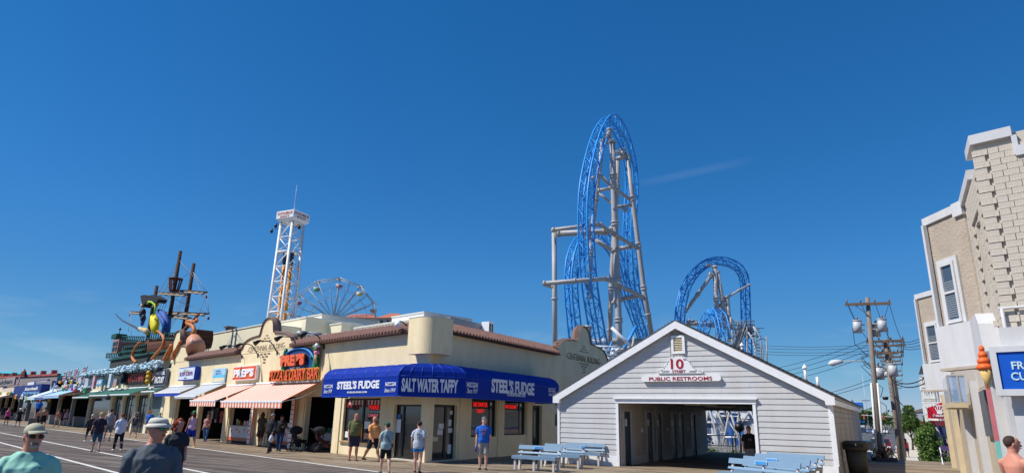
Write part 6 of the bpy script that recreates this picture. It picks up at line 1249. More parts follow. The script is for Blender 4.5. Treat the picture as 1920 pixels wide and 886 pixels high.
# cars
def make_car(lab, col, loc, rz, kind='sedan', group='cars on the side street'):
    t = thing('parked_car', lab, 'car', loc, rz, group); M_ = colmat(col, .3); L, W, H = (4.6, 1.8, 1.45) if kind == 'sedan' else (4.8, 1.95, 1.8); hl = L / 2
    prof = [(-hl, .35), (-hl, .72), (-hl + .25, .92), (-hl + 1.0, 1.0), (-hl + 1.55, H), (hl - 1.25, H), (hl - .45, 1.02), (hl, .92), (hl, .35)] if kind == 'sedan' else [(-hl, .4), (-hl, .95), (-hl + .9, 1.08), (-hl + 1.4, H), (hl - .25, H), (hl, 1.1), (hl, .4)]
    mb = MB(); n = len(prof); vs = []
    for (y, s) in ((-W/2, 1), (W/2, 1)): vs += [(x, y * (.82 if z > 1.2 else 1), z) for x, z in prof]
    mb.add(vs, [tuple(range(n)), tuple(range(2*n-1, n-1, -1))] + [(i, n+i, n+(i+1)%n, (i+1)%n) for i in range(n)]); mb.v = [(y, x, z) for x, y, z in mb.v]; mb.build('body', M_, t)
    mb = MB(); zc = 1.04
    for s in (-1, 1): mb.box(s * W * .46, s * W * .445, -hl + 1.45, hl - 1.1, zc, H - .1) 
    mb.build('side_window', GLASS, t); a = 1.05 if kind == 'sedan' else .95
    mb = MB(); mb.add([(-W*.38, -hl+a, 1.03), (W*.38, -hl+a, 1.03), (W*.34, -hl+1.5, H-.06), (-W*.34, -hl+1.5, H-.06)], [(0,1,2,3)]); mb.v = [(x, y - .03, z + .02) for x, y, z in mb.v]; mb.build('windscreen', GLASS, t, fix=False)
    mb = MB(); e = hl - (.5 if kind == 'sedan' else .02); mb.add([(-W*.36, e+.03, 1.08), (W*.36, e+.03, 1.08), (W*.33, hl-(1.2 if kind=='sedan' else .22), H-.04), (-W*.33, hl-(1.2 if kind=='sedan' else .22), H-.04)], [(0,1,2,3)]); mb.build('rear_window', GLASS, t, fix=False)
    for sx_ in (-1, 1):
        for y in (-hl + .85, hl - .85): mb = MB(); mb.tube([(sx_*(W/2-.2), y, .33), (sx_*(W/2+.02), y, .33)], .33, 16); w_ = mb.build('wheel', mat('tyre', (24, 24, 26), .9), t); mb = MB(); mb.tube([(sx_*(W/2+.021), y, .33), (sx_*(W/2+.03), y, .33)], .19, 12); mb.build('rim', mat('rim', (150, 152, 156), .3, .6), w_)
        mb = MB(); mb.box(sx_*W*.30, sx_*W*.46, -hl-.02, -hl+.05, .62, .78); mb.build('headlight', mat('lamp_glass', (220, 224, 230), .2), t); mb = MB(); mb.box(sx_*W*.34, sx_*W*.48, hl-.05, hl+.02, .7, .88); mb.build('tail_light', mat('tail_red', (170, 24, 26), .3), t)
    return t
def rc(x, y): v = FR.w(x, y, -1.192); return v
make_car('silver car nearest the deck beside the utility poles', (180, 184, 190), rc(7.1, 19.5), FR.rz)
make_car('dark blue SUV parked behind the nearest silver car', (24, 28, 38), rc(7.3, 27), FR.rz, 'suv'); make_car('dark sedan third in the row by the utility poles', (40, 44, 54), rc(7.2, 34), FR.rz)
make_car('red tailed dark car farther along the pole side kerb', (90, 30, 34), rc(7.2, 56), FR.rz); make_car('white sedan parked at the far kerb behind the restroom house', (222, 224, 228), rc(-6.6, 92), FR.rz)
make_car('silver sedan parked ahead of the far white one', (170, 174, 180), rc(-6.4, 104), FR.rz); make_car('black SUV driving away in the middle of the street', (22, 24, 30), rc(-2.2, 128), FR.rz, 'suv')
make_car('pale hatchback by the far kerb before the crossing', (200, 204, 210), rc(-6.7, 80), FR.rz); make_car('white car far up the street near the crossing', (214, 216, 220), rc(2.5, 190), FR.rz); make_car('small white car farthest up the street', (220, 222, 224), rc(4.0, 225), FR.rz); make_car('blue grey car far up the street', (90, 110, 140), rc(0, 215), FR.rz); make_car('white car parked on the right behind the pavement railing', (224, 226, 228), rc(12.9, 44), FR.rz + .3)
# trees
foliage('street_tree', 'broad dark green tree behind the restroom house eave', 'tree', rc(-9, 118), [((0,0,4.6),(3.2,3.2,2.2)), ((2.6,-1,3.6),(2.4,2.2,1.6)), ((-3,0,4.2),(2.6,2.4,1.8)), ((.5,1,6.1),(1.8,1.8,1.2))], 9000, .22, 31, 'street trees', (.22, 3))
foliage('street_tree', 'yellow green tree behind the tall utility pole', 'tree', rc(-3.5, 165), [((0,0,5.6),(3.6,3,2.6)), ((3.4,0,5),(2.6,2.4,2)), ((-2,0,4.4),(2,2,1.6))], 6000, .28, 32, 'street trees', (.22, 3.4))
foliage('street_tree', 'bright green tree over the pavement between poles and balconies', 'tree', rc(10.0, 66), [((0,0,3.4),(1.2,1.2,1.5)), ((.8,0,2.8),(1.0,1.0,1.0)), ((-.8,.4,2.7),(.9,.9,1.0)), ((.2,0,4.5),(.6,.6,.7))], 9000, .13, 33, 'street trees', (.13, 2.2))
foliage('street_tree', 'dark tree between the bright green tree and the white balconies', 'tree', rc(14.5, 105), [((0,0,3.6),(2.6,2.4,2.2)), ((2,0,3.2),(1.8,1.8,1.8)), ((-1.6,0,2.8),(1.6,1.5,1.3))], 6000, .2, 34, 'street trees', (.18, 2.6))
foliage('street_tree', 'dark round tree at the far end of the street', 'tree', rc(0, 235), [((0,0,5),(4,3.6,3)), ((4.6,0,4.4),(3.4,3,2.6)), ((-5,0,4),(3.4,3,2.4))], 6000, .35, 35, 'street trees', (.25, 3))
rn = random.Random(77); mb = MB()
for k in range(200):
    mb.cur = rn.choice((0, 0, 1)); c_ = FR.w(rn.uniform(-140, 90), 330 + rn.uniform(0, 30), rn.uniform(0, 7)); leaves(mb, c_, (7, 4, 3.2), 30, .8, rn)
o = mb.build('far_tree_line', LEAF[:2], fix=False); stuff(tag(o, 'low belt of far trees along the horizon at the end of the street', 'tree belt'))
# traffic signals
for k, (x, y, w_, lab) in enumerate(((-8, 98, 7.5, 'traffic signal mast arm reaching over the left side of the street'), (10.6, 100, -7, 'traffic signal mast on the pavement side of the street'))):
    t = thing('traffic_signal', lab, 'traffic light', rc(x, y), FR.rz, 'traffic signals'); mb = MB(); mb.tube([(0,0,0),(0,0,5.0)], .12, 8); mb.build('mast', GREY, t); mb = MB(); mb.tube([(0,0,3.9),(w_,0,4.3)], .08, 7); mb.build('arm', GREY, t)
    for u in (.55, .95): mb = MB(); mb.box(w_*u-.13, w_*u+.13, -.13, .13, 3.6, 4.3); h_ = mb.build('signal_head', mat('signal_orange', (214, 110, 50), .5), t); [MB().tube([(w_*u, -.135, 3.72+.22*j), (w_*u, -.15, 3.72+.22*j)], .08, 10).build('signal_lens', BLACK, h_) for j in range(3)]
mb = MB(); mb.box(-.3, .3, -.02, .02, 2.2, 3.2); mb.tube([(0, .05, 0), (0, .05, 3.2)], .04, 6); tag(mb.build('warning_sign', mat('warning_yellow', (232, 180, 40), .5), loc=rc(11.0, 80), rz=FR.rz), 'yellow warning sign on a post by the pavement', 'sign')
# hotel far left with blue awnings, antenna mast
a = AT(1592, 752, 230); t = thing('far_hotel', 'pale hotel with bright blue balcony awnings beyond the restroom house', 'building', (a.x - 6, a.y, -1.2), FR.rz); zt_ = zat(a.x, a.y, 748) + 1.2; W_ = 8.5
mb = MB(); mb.box(-8, 6.0, 0, 14, 0, zt_); mb.build('wall', colmat((196, 204, 214), .8), t); mb = MB(); mb.box(6, 9.0, 1, 12, 0, zt_ - 1.0); mb.build('wing', colmat((176, 186, 200), .8), t)
for j in range(3):
    z_ = zt_ - 2.2 - j * 2.7; mb = MB(); mb.box(4.0, 9.4, -.9, 1.0, z_, z_ + 1.1); mb.build('balcony_awning', mat('hotel_blue', (30, 110, 205), .6), t); mb = MB(); mb.box(5.8, 9.2, -.8, .9, z_ - 1.6, z_ - .9); mb.build('balcony', colmat((190, 196, 204), .7), t)
    for i in range(3): mb = MB(); mb.box(-7 + i * 3.4, -5.4 + i * 3.4, -.06, 0, z_ - 1, z_ + .6); mb.build('window', GLASS, t)
a = AT(1623, 752, 200); mb = MB(); zt_ = zat(a.x, a.y, 700); mb.tube([(0,0,0),(0,0,zt_+1.2)], [.12,.05], 6); mb.box(-1.3, 1.3, -.1, .1, zat(a.x,a.y,751)+1.2, zat(a.x,a.y,749)+1.2); tag(mb.build('antenna_mast', mat('antenna_grey', (190, 200, 214), .5), loc=(a.x, a.y, -1.2)), 'thin pale mast rising behind the far hotel', 'mast')
# low far roofs at the street end
for k, (x, y, w, h, c_, lab) in enumerate(((-26, 210, 16, 8, (170, 160, 160), 'grey flat building behind the yellow green tree'), (22, 170, 10, 9, (196, 180, 160), 'tan building at the far right side of the street'), (-16, 270, 14, 7.5, (150, 140, 140), 'dim low building at the street end, left'), (12, 300, 14, 8, (160, 164, 176), 'dim low building at the street end, right'))):
    t = thing('far_building', lab, 'building', rc(x, y), FR.rz); mb = MB(); mb.box(0, w, 0, 12, 0, h); mb.build('wall', colmat(c_, .9), t); mb = MB(); mb.prism([(-.4, h), (w + .4, h), (w * .5, h + 2.2)], -.3, 12.3); mb.build('roof', colmat((120, 110, 108), .9), t)
    for i in range(4): mb = MB(); mb.box(w*(i+.3)/4, w*(i+.7)/4, -.06, 0, h*.5, h*.75); mb.build('window', GLASS, t)
# white balcony condos up the right side
WB = mat('condo_white', (226, 226, 224), .7, var=.04); MAR = mat('maroon_trim', (120, 34, 44), .7)
for k, (y, h, lab) in enumerate(((48, 8.2, 'white condominium with maroon base and stacked balconies'), (62, 8.0, 'second white balcony building up the street'), (78, 8.5, 'third white balcony building up the street'), (98, 8.0, 'tan topped balcony building farthest up the right side'))):
    t = thing('balcony_building', lab, 'building', rc(12.6 + .4 * k, y), FR.rz, 'balcony buildings up the right side'); mb = MB(); mb.box(0, 10, 0, 11, 0, h); mb.build('wall', WB if k < 3 else colmat((196, 176, 150), .9), t)
    mb = MB(); mb.box(-.02, 10, -.05, 11, 0, 2.2); mb.build('maroon_base', MAR if k == 0 else WB, t); mb = MB(); mb.add([(-1.1,-.6,h),(10,-.6,h),(10,11.5,h),(-1.1,11.5,h),(.3,1,h+.8),(9,1,h+.8),(9,10,h+.8),(.3,10,h+.8)], [(0,3,2,1),(4,5,6,7),(0,1,5,4),(1,2,6,5),(2,3,7,6),(3,0,4,7)]); mb.build('mansard_roof', mat('slate_roof', (96, 98, 108), .8), t)
    for j in range(3):
        z_ = .9 + j * 2.4 + (0 if k else .6)
        for i in range(2):
            y0 = .3 + i * 5.4; mb = MB(); mb.box(-1.25, 0, y0, y0 + 3.6, z_, z_ + .15); b_ = mb.build('balcony', WB, t); mb = MB()
            for q in range(11): mb.box(-1.25, -1.2, y0 + .34 * q, y0 + .34 * q + .08, z_ + .15, z_ + 1.0)
            for q in range(5): mb.box(-1.22 + .27 * q, -1.14 + .27 * q, y0 - .0, y0 + .05, z_ + .15, z_ + 1.0)
            mb.box(-1.27, -1.17, y0, y0 + 3.6, z_ + 1.0, z_ + 1.08); mb.box(-1.27, 0, y0 - .02, y0 + .07, z_ + 1.0, z_ + 1.08); mb.build('balustrade', WB, b_); mb = MB(); mb.box(-.05, -.002, y0 + .6, y0 + 2.8, z_ + .2, z_ + 1.9); mb.build('glass_door', GLASS, t)
        for i in range(3): mb = MB(); mb.box(1.2 + i * 3, 2.6 + i * 3, -.1, -.052, z_ + .6, z_ + 1.8); mb.build('window', GLASS, t)
# ------------------------------------------------------------------ right hand brick building
QP = V2(G(1790, 875)); FSD0 = Frame(QP, -dS)
cx_ = FSD0.on(1856, 470).x; CPW = FSD0.w(cx_, 0); FSD = Frame(CPW, -dS); FB = Frame(CPW, -dB)
WD = V2(ray(930, 780)).normalized()
BRK = mat('painted_brick', (206, 197, 184), .85, dirt=.12, var=.10, scale=2.2, bump=.35, bscale=30); MORT = mat('mortar_beige', (196, 187, 174), .95); STU = mat('tan_stucco', (172, 159, 144), .95, var=.12, scale=2, bump=.9, bscale=16); BW = mat('building_white', (204, 205, 208), .6, var=.03, dirt=.08)
rb = thing('brick_building', 'beige painted brick building with white coping at the right edge', 'building', CPW, 0)
def Lw(fr, mb):   # frame coordinates -> building coordinates
    M_ = Matrix.Translation(fr.o - CPW) @ Matrix.Rotation(fr.rz, 4, 'Z'); mb.v = [tuple(M_ @ Vector(v)) for v in mb.v]; return mb
def sub(fr, mb, name, m_, par=None, fix=True): return Lw(fr, mb).build(name, m_, par or rb, fix=fix)
TOP = 6.52
mb = MB(); mb.box(.04, 6, .04, .3, 0, TOP + .2); sub(FB, mb, 'front_wall_core', MORT)
sideops = [(-1.5, -.75, 3.55, 5.5)]
WE = FSD.loc(FR.w(11.1, 10.3)).x
mb = MB(); wall_cells(mb, WE, -.02, 2.6, TOP - .25, sideops, .04, .3); sub(FSD, mb, 'side_wall_core', MORT)
mb = MB(); mb.box(WE, -.02, .04, .3, 0, 2.59); sub(FSD, mb, 'side_wall_base', mat('tan_brick', (186, 172, 148), .9, dirt=.15, bump=.4, bscale=30))
# bricks on the front
bh = .115; zz = 3.3; row = 0; proto = {}
def brick(fr, x0, x1, z0, proud, m_=BRK):
    L = round(x1 - x0, 2); key = (L, proud)
    if key not in proto:
        mb = MB(); mb.box(0, L, -proud, .035, 0, bh - .007); o = mb.build('brick', m_, rb); proto[key] = o; first = o
    else:
        o = bpy.data.objects.new('brick', proto[key].data); C.objects.link(o); o.parent = rb
    o.location = fr.w(x0, 0, z0) - CPW; o.rotation_euler = (0, 0, fr.rz)
nb = 0
while zz < TOP - .02:
    x = .24 + (.16 if row % 2 else 0); brick(FB, .0, .232 if row % 2 else .185, zz, .0 if row % 2 == 0 else .010)
    if row % 2: brick(FB, .24, .39, zz, .004)
    while x < 1.7: brick(FB, x, x + .22, zz, .004); x += .228; nb += 1
    zz += bh; row += 1
zz = 3.3; row = 0
while zz < TOP - .35:
    x = -2.2 + (.15 if row % 2 else 0)
    while x < -.3:
        if not (-1.8 < x < -.74 and 3.4 < zz < 5.55): brick(FSD, x, x + .29, zz, .0)
        x += .30
    zz += bh; row += 1
# coping
for (x0, x1, z_) in ((-.03, .62, TOP + .12), (.62, 6, TOP - .26)):
    mb = MB(); mb.box(x0 + (.03 if x0 < 0 else 0), x1, -.045, .34, z_, z_ + .18); sub(FB, mb, 'coping', BW)
mb = MB(); mb.box(.60, .68, -.041, .34, TOP - .24, TOP + .125); sub(FB, mb, 'coping_step', BW)
mb = MB(); mb.box(-.8, -.0, -.008, .34, TOP + .115, TOP + .305); sub(FSD, mb, 'coping', BW)
mb = MB(); mb.box(WE, -.8, -.04, .34, TOP - .26, TOP - .07); sub(FSD, mb, 'coping', BW)
# side window
def sash(fr, x0, x1, z0, z1, y, par=None, blind=True):
    f = MB(); w_ = .07
    for q in ((x0, x0+w_, z0, z1), (x1-w_, x1, z0, z1), (x0+w_, x1-w_, z1-w_, z1), (x0+w_, x1-w_, z0, z0+w_), (x0+w_, x1-w_, (z0+z1)/2-.025, (z0+z1)/2+.025)): f.box(q[0], q[1], y-.03, y+.05, q[2], q[3])
    fo_ = sub(fr, f, 'window', BW); g = MB(); g.box(x0+w_, x1-w_, y+.012, y+.018, z0+w_, z1-w_); sub(fr, g, 'pane', glassmat('house_glass', (70, 84, 100), .08), fo_)
    if blind:
        b = MB(); zb = z0 + w_; n = int((z1 - z0 - .5) / .05)
        for k in range(n): b.box(x0+w_+.01, x1-w_-.01, y+.004, y+.010, zb + .06 + k*.05, zb + .06 + k*.05 + .028)
        sub(fr, b, 'window_blind', mat('blind_dimmed_grey', (128, 138, 148), .6), fo_)  # slats lie before the opaque pane; dimming by the glass is put into their grey
sash(FSD, -1.5, -.75, 3.55, 5.5, .16, blind=False)
mb = MB(); mb.box(-1.56, -.7, -.06, .03, 3.44, 3.54); sub(FSD, mb, 'sill', BRK)
# two angled bays and their white balcony boxes
for k, s0 in enumerate((FSD.on(1806, 396).x, FSD.loc(G(1730, 552, 6.4)).x + 1.32)):
    fo_w = FSD.w(s0, 0); L = 1.3; FW = Frame(fo_w, -WD); L = (-FW.on(1737, 430).x) if k == 0 else L; ret = FSD.w(s0 - L - .9, .02); far = FW.w(-L, 0)
    pl_ = [fo_w, far, FSD.w(s0 - L - .75, 0), FSD.w(s0 - L - .75, .25), FSD.w(s0, .25)]
    mb = MB(); q = [(p.x - CPW.x, p.y - CPW.y) for p in pl_]; mb.prismz(q, 2.95, 6.2)
    b_ = mb.build('bay', STU, rb)
    # coping over the bay, window, balcony box
    mb = MB(); mb.box(-L - .05, .02, -.05, .5, 6.202, 6.38); sub(FW, mb, 'coping', BW)
    mb = MB(); mb.box(-.26, .04, -.065, .45, 6.1, 6.40); sub(FW, mb, 'coping_step', BW)
    wx = FW.on(1766, 507).x if k == 0 else -.98; wx1 = FW.on(1793, 497).x if k == 0 else wx + .6
    f = MB()
    for q in ((wx-.09, wx, 3.85, 5.3), (wx1, wx1+.09, 3.85, 5.3), (wx, wx1, 5.2, 5.3)): f.box(q[0], q[1], -.05, -.002, q[2], q[3])
    sub(FW, f, 'window_trim', BW); sash(FW, wx, wx1, 3.87, 5.2, -.052)
    mb = MB(); mb.box(-L - .0, .12, -.17, -.003, 2.92, 3.82); sub(FW, mb, 'balcony_box', BW); mb = MB(); mb.box(-L - .02, .15, -.19, .02, 2.86, 2.92); sub(FW, mb, 'balcony_floor', mat('balcony_under', (176, 164, 150), .8), b_); 
    mb = MB(); mb.box(-L + .0, -L + .07, -.12, -.03, 2.95, 6.2); sub(FW, mb, 'downpipe', BW)
mb = MB(); mb.prism([(-2.1, 2.7), (-.75, 2.7), (-.62, 3.0), (-.72, 3.5), (-1.0, 3.72), (-2.1, 3.72)], -.28, -.003); sub(FSD, mb, 'white_hood', BW)
mb = MB(); mb.tube([(-.02, -.06, 3.64), (3, -.06, 3.64)], .025, 6); sub(FB, mb, 'pipe', BW); mb = MB(); mb.tube([(.02, -.06, 2.9), (.02, -.06, 3.64)], .03, 6); sub(FB, mb, 'pipe', BW)
# shopfront under the sign
mb = MB(); mb.box(-.05, .5, -.25, -.02, 0, 3.3); sub(FB, mb, 'white_pillar', BW)
mb = MB(); mb.box(1.25, 1.5, -.25, -.02, 0, 3.3); sub(FB, mb, 'white_pillar', BW); mb = MB(); mb.box(.5, 3, .0, .035, .0, 3.3); sub(FB, mb, 'shopfront', mat('shopfront_white', (206, 208, 212), .6), rb)
mb = MB(); mb.box(.62, .95, -.06, -.01, .9, 1.95); sub(FB, mb, 'order_window', mat('frame_dark', (28, 30, 32), .4)); mb = MB(); mb.box(.66, .91, -.066, -.062, .95, 1.85); sub(FB, mb, 'glass_pane', mat('dull_glass', (150, 150, 140), .3))
for (a, b, z0, z1, m_, nm) in ((-.6, -.3, 0, 3.0, BW, 'white_post'), (-2.2, -1.9, 0, 2.85, BW, 'white_post'), (-3.1, -2.9, 1.45, 2.6, mat('banner_rose', (190, 110, 120), .7), 'banner_upper'), (-3.1, -2.9, .0, 1.44, mat('banner_teal', (120, 190, 190), .7), 'banner_lower'), (-6.6, -6.3, 0, 2.8, BW, 'white_post'), (-10.2, -9.9, 0, 2.8, BW, 'white_post'), (-5.6, -4.4, 1.5, 2.5, mat('side_window_grey', (96, 98, 100), .4), 'side_window'), (-15.6, -15.2, 0, 2.8, mat('post_cream', (206, 190, 160), .8), 'cream_post'), (WE + .02, WE + .4, 0, 3, mat('post_cream', (206, 190, 160), .8), 'cream_post')):
    mb = MB(); mb.box(a, b, -.12 if 'window' not in nm else -.04, .039, z0, z1); sub(FSD, mb, nm, m_)
# glass windbreak box under the balconies, facing the boardwalk
yp = -9.0
while FR.on(1812, 730, yp).x < 11.08 and yp < 12: yp += .1
gx0 = FR.on(1779, 735, yp).x; gz0 = FR.on(1795, 752, yp).z; gz1 = FR.on(1795, 704, yp).z; gw = 11.08 - gx0
gb = thing('glass_windbreak', 'blue tinted glass screen box hanging under the white balcony', 'glass screen', FR.w(gx0, yp, gz0), FR.rz)
TG = bpy.data.materials.new('tinted_glass'); TG.use_nodes = True; p_ = TG.node_tree.nodes['Principled BSDF']; p_.inputs['Base Color'].default_value = lin((150, 180, 220)); p_.inputs['Roughness'].default_value = .05; p_.inputs['Alpha'].default_value = .5
gh = gz1 - gz0
mb = MB(); mb.box(0, gw, 0, .01, 0, gh); mb.box(0, .01, 0, 2.4, 0, gh); mb.build('pane', TG, gb)
for q in ((-.02, .02, 0, gh), (gw * .6 - .015, gw * .6 + .015, 0, gh), (0, gw, gh, gh + .03), (0, gw, -.03, 0)): mb = MB(); mb.box(q[0], q[1], -.02, .03, q[2], q[3]); mb.build('frame', GREY, gb)
mb = MB(); mb.box(gx0 - .03, 11.07, yp - .02, yp + 2.6, gz0 - .16, gz0 - .035); sub(FR, mb, 'canopy_slab', mat('slab_beige', (196, 180, 150), .8))
# lit style custard sign
ox = FB.on(1860, 690, -.45).x; zt_ = FB.on(1856, 650, -.45).z; zb = FB.on(1867, 741, -.45).z; X1_ = 2.6
cs_ = thing('custard_sign', 'white framed blue FROZEN CUSTARD box sign on the building corner', 'sign', FB.w(ox, -.45, 0), FB.rz)
mb = MB(); mb.box(0, X1_, .03, .42, zb, zt_); mb.build('sign_box', BW, cs_)
for q in ((0, .09, zb, zt_), (X1_-.09, X1_, zb, zt_), (.09, X1_-.09, zt_-.09, zt_), (.09, X1_-.09, zb, zb+.10)): mb = MB(); mb.box(q[0], q[1], -.01, .028, q[2], q[3]); mb.build('sign_frame', BW, cs_)
mb = MB(); mb.box(.09, X1_-.09, .018, .029, zb+.10, zt_-.09); mb.build('blue_panel', mat('sign_bright_blue', (6, 84, 190), .4, var=.03), cs_)
def c66(x, y): return 1800 + x / 6.325, 560 + y / 6.33
fl = FB.on(*c66(600, 740), -.45).x - ox; fz1 = FB.on(*c66(600, 740), -.45).z; fz0 = FB.on(*c66(615, 835), -.45).z; hgt = fz1 - fz0
SL = mat('letter_ice', (190, 220, 235), .5)
text('FROZEN', fl, fl + hgt * 4.6, fz0, fz1, .014, SL, cs_, fat=.02); text('CUSTARD', fl - .03, fl - .03 + hgt * 5.3, fz0 - hgt * 1.35, fz0 - hgt * .35, .014, SL, cs_, fat=.02)
mb = MB(); mb.box(-.012, -.001, .08, .38, zb + .1, zt_ - .06); mb.build('side_panel', mat('side_panel_blue', (110, 140, 190), .5, var=.3, scale=3), cs_)
cn = thing('ice_cream_cone', 'big orange swirl ice cream cone model beside the blue custard sign', 'cone model', FB.w(ox - .13, -.22, zb + .12), FB.rz); hc = zt_ - zb
mb = MB(); mb.tube([(0,0,0), (0,0,hc*.42)], [.015, .10], 12); mb.build('cone', mat('waffle', (214, 178, 110), .7, var=.2, scale=12), cn)
for k in range(4): mb = MB(); mb.tube([(0,0,hc*(.40+.13*k)), (0,0,hc*(.46+.13*k)), (0,0,hc*(.53+.13*k))], [.11-.025*k, .125-.027*k, .08-.02*k], 14); mb.build('swirl', mat('swirl_orange', (236, 104, 40), .5), cn)
# far right side shops: red awning, boards, hedge, folded umbrella, chair
FX = Frame(FR.w(11.6, 13.5), dR)
t = thing('reading_awning', 'bright red awning lettered Palm Reading with a white hand', 'awning', FR.o, FR.rz)
def RR(px, py, off): p = FR.on(px, py, off); return Vector((p.x, off, p.z))
q = [RR(1738.5, 764, 16), RR(1770, 751, 16), RR(1776, 784, 16), RR(1739.5, 783, 16)]
mb = MB(); mb.add(q + [v + Vector((.1, 1.2, 0)) for v in q], [(0,1,2,3), (7,6,5,4), (0,4,5,1), (1,5,6,2), (2,6,7,3), (3,7,4,0)]); mb.build('canvas', mat('awning_red', (206, 20, 48), .7), t)
def rr4(x0, y0, x1, y1): a = RR(x0, y1, 15.98); b = RR(x1, y0, 15.98); return a.x, b.x, min(a.z, b.z), max(a.z, b.z)
a = rr4(1750, 757, 1767, 762); text('Palm', a[0], a[1], a[2], a[3], 15.975, SIGNW, t, fat=.02); a = rr4(1750, 773, 1774, 782); text('Reading', a[0], a[1], a[2], a[3] - .06, 15.975, SIGNW, t, fat=.02)
hc_ = RR(1761, 769, 15.97)
mb = MB(); mb.prism([(hc_.x-.1, hc_.z-.16), (hc_.x+.1, hc_.z-.16), (hc_.x+.12, hc_.z+.02), (hc_.x-.12, hc_.z+.02)], 15.96, 15.975)
for k, (dx, hh) in enumerate(((-.11, .16), (-.04, .22), (.03, .21), (.1, .15))): mb.bar((hc_.x+dx, 15.968, hc_.z), (hc_.x+dx*1.5, 15.968, hc_.z+hh), .035, .01)
mb.bar((hc_.x+.1, 15.968, hc_.z-.1), (hc_.x+.24, 15.968, hc_.z+.02), .035, .01); mb.build('hand_emblem', SIGNW, t)
def rpanel(name, lab, cat, px0, py0, px1, py1, off, m_, txt=None, tm=None, dep=.12):
    a = RR(px0, py1, off); b = RR(px1, py0, off); t = thing(name, lab, cat, FR.w(a.x, off, min(a.z, b.z)), FR.rz); w, h = b.x - a.x, abs(b.z - a.z); mb = MB(); mb.box(0, w, 0, dep, 0, h); mb.build('board', m_, t)
    if txt: text(txt, w*.12, w*.88, h*.25, h*.8, -.005, tm, t, fat=.01)
    return t, w, h
rpanel('name_board', 'beige board reading wife below the red awning', 'sign', 1744, 812, 1776, 830, 17.5, mat('board_beige', (206, 196, 160), .8), 'wife', DK)
rpanel('maroon_canopy', 'dark maroon ribbed canopy under the red awning', 'canopy', 1742, 788, 1774, 797, 17.8, MAR, dep=1.0); rpanel('lettered_board', 'white lettered panel above the beige wife board', 'sign', 1747, 799, 1762, 810, 17.9, mat('panel_offwhite', (214, 206, 200), .8), 'open', MAR)
t, w, h = rpanel('maroon_wall', 'maroon wall behind the beige wife board', 'wall', 1737, 790, 1778, 843, 18.6, MAR, dep=.3)
a = RR(1768, 808, 18.2); mb = MB(); mb.prism([(-.35, 0), (.35, 0), (.35, .35), (.25, .6), (0, .7), (-.25, .6), (-.35, .35)], 0, .05); tag(mb.build('arched_sign', mat('sky_blue_board', (160, 200, 232), .7), loc=FR.w(a.x, 18.2, a.z - .2), rz=FR.rz), 'small arched pale blue sign at the maroon wall', 'sign')
hl_, hr_, ht_ = FR.on(1721, 820, 16.6).x, FR.on(1766, 820, 16.6).x, FR.on(1750, 790, 16.6).z + 1.2; hc2, hw2 = (hl_ + hr_) / 2, (hr_ - hl_) / 2
foliage('hedge', 'thick dark green hedge beside the pavement at the end of the deck', 'hedge', FR.w(hc2, 16.8, -1.2), [((0, 0, ht_*.35), (hw2, .8, ht_*.35)), ((-.2, .2, ht_*.68), (hw2*.75, .7, ht_*.26)), ((hw2*.4, 0, ht_*.6), (hw2*.6, .7, ht_*.3)), ((-hw2*.55, 0, ht_*.45), (hw2*.45, .7, ht_*.36)), ((0, 0, ht_*.86), (hw2*.4, .5, ht_*.14))], 22000, .06, 41)
foliage('hedge', 'lighter green shrub right of the dark hedge', 'shrub', FR.w(hr_ + .5, 16.4, -1.2), [((0, 0, 1.2), (.6, .6, 1.2)), ((.4, .1, 1.5), (.5, .5, .8))], 6000, .05, 42)
foliage('shrub', 'grey green shrub below the far balconies', 'shrub', FR.w(13.0, 30, -1.2), [((0, 0, .9), (1.2, 2, .9))], 3000, .09, 43)
for k, (px, lab, c_) in enumerate(((1766, 'pale grey folded umbrella leaning by the hedge', (170, 176, 186)), (1772, 'purple folded umbrella beside the crossed white chair', (92, 66, 120)))):
    p = G(px, 862); mb = MB(); mb.tube([(0,0,0),(0,0,.3),(0,0,1.0),(0,0,1.7)], [.03,.16,.2,.03], 9); o = mb.build('canopy', colmat(c_, .8)); t = thing('folded_umbrella', lab, 'umbrella', (p.x, p.y, 0), .3, 'folded umbrellas'); o.parent = t; mb = MB(); mb.tube([(0,0,0),(0,0,1.9)], .025, 6); mb.build('pole', WHITE, t)
p = G(1777, 870); t = thing('folding_chair', 'white crossed leg folding chair at the deck end by the right building', 'chair', (p.x, p.y, 0), -.5)
for s in (-.2, .2): mb = MB(); mb.bar((s, -.22, 0), (s, .2, .75), .035); mb.build('leg', WHITE, t); mb = MB(); mb.bar((s, .22, 0), (s, -.2, .5), .035); mb.build('leg', WHITE, t)
mb = MB(); mb.box(-.22, .22, -.22, .16, .46, .49); mb.build('seat', mat('seat_purple', (92, 66, 120), .8), t); mb = MB(); mb.box(-.22, .22, .17, .2, .6, .8); mb.build('backrest', mat('seat_purple', (92, 66, 120), .8), t)
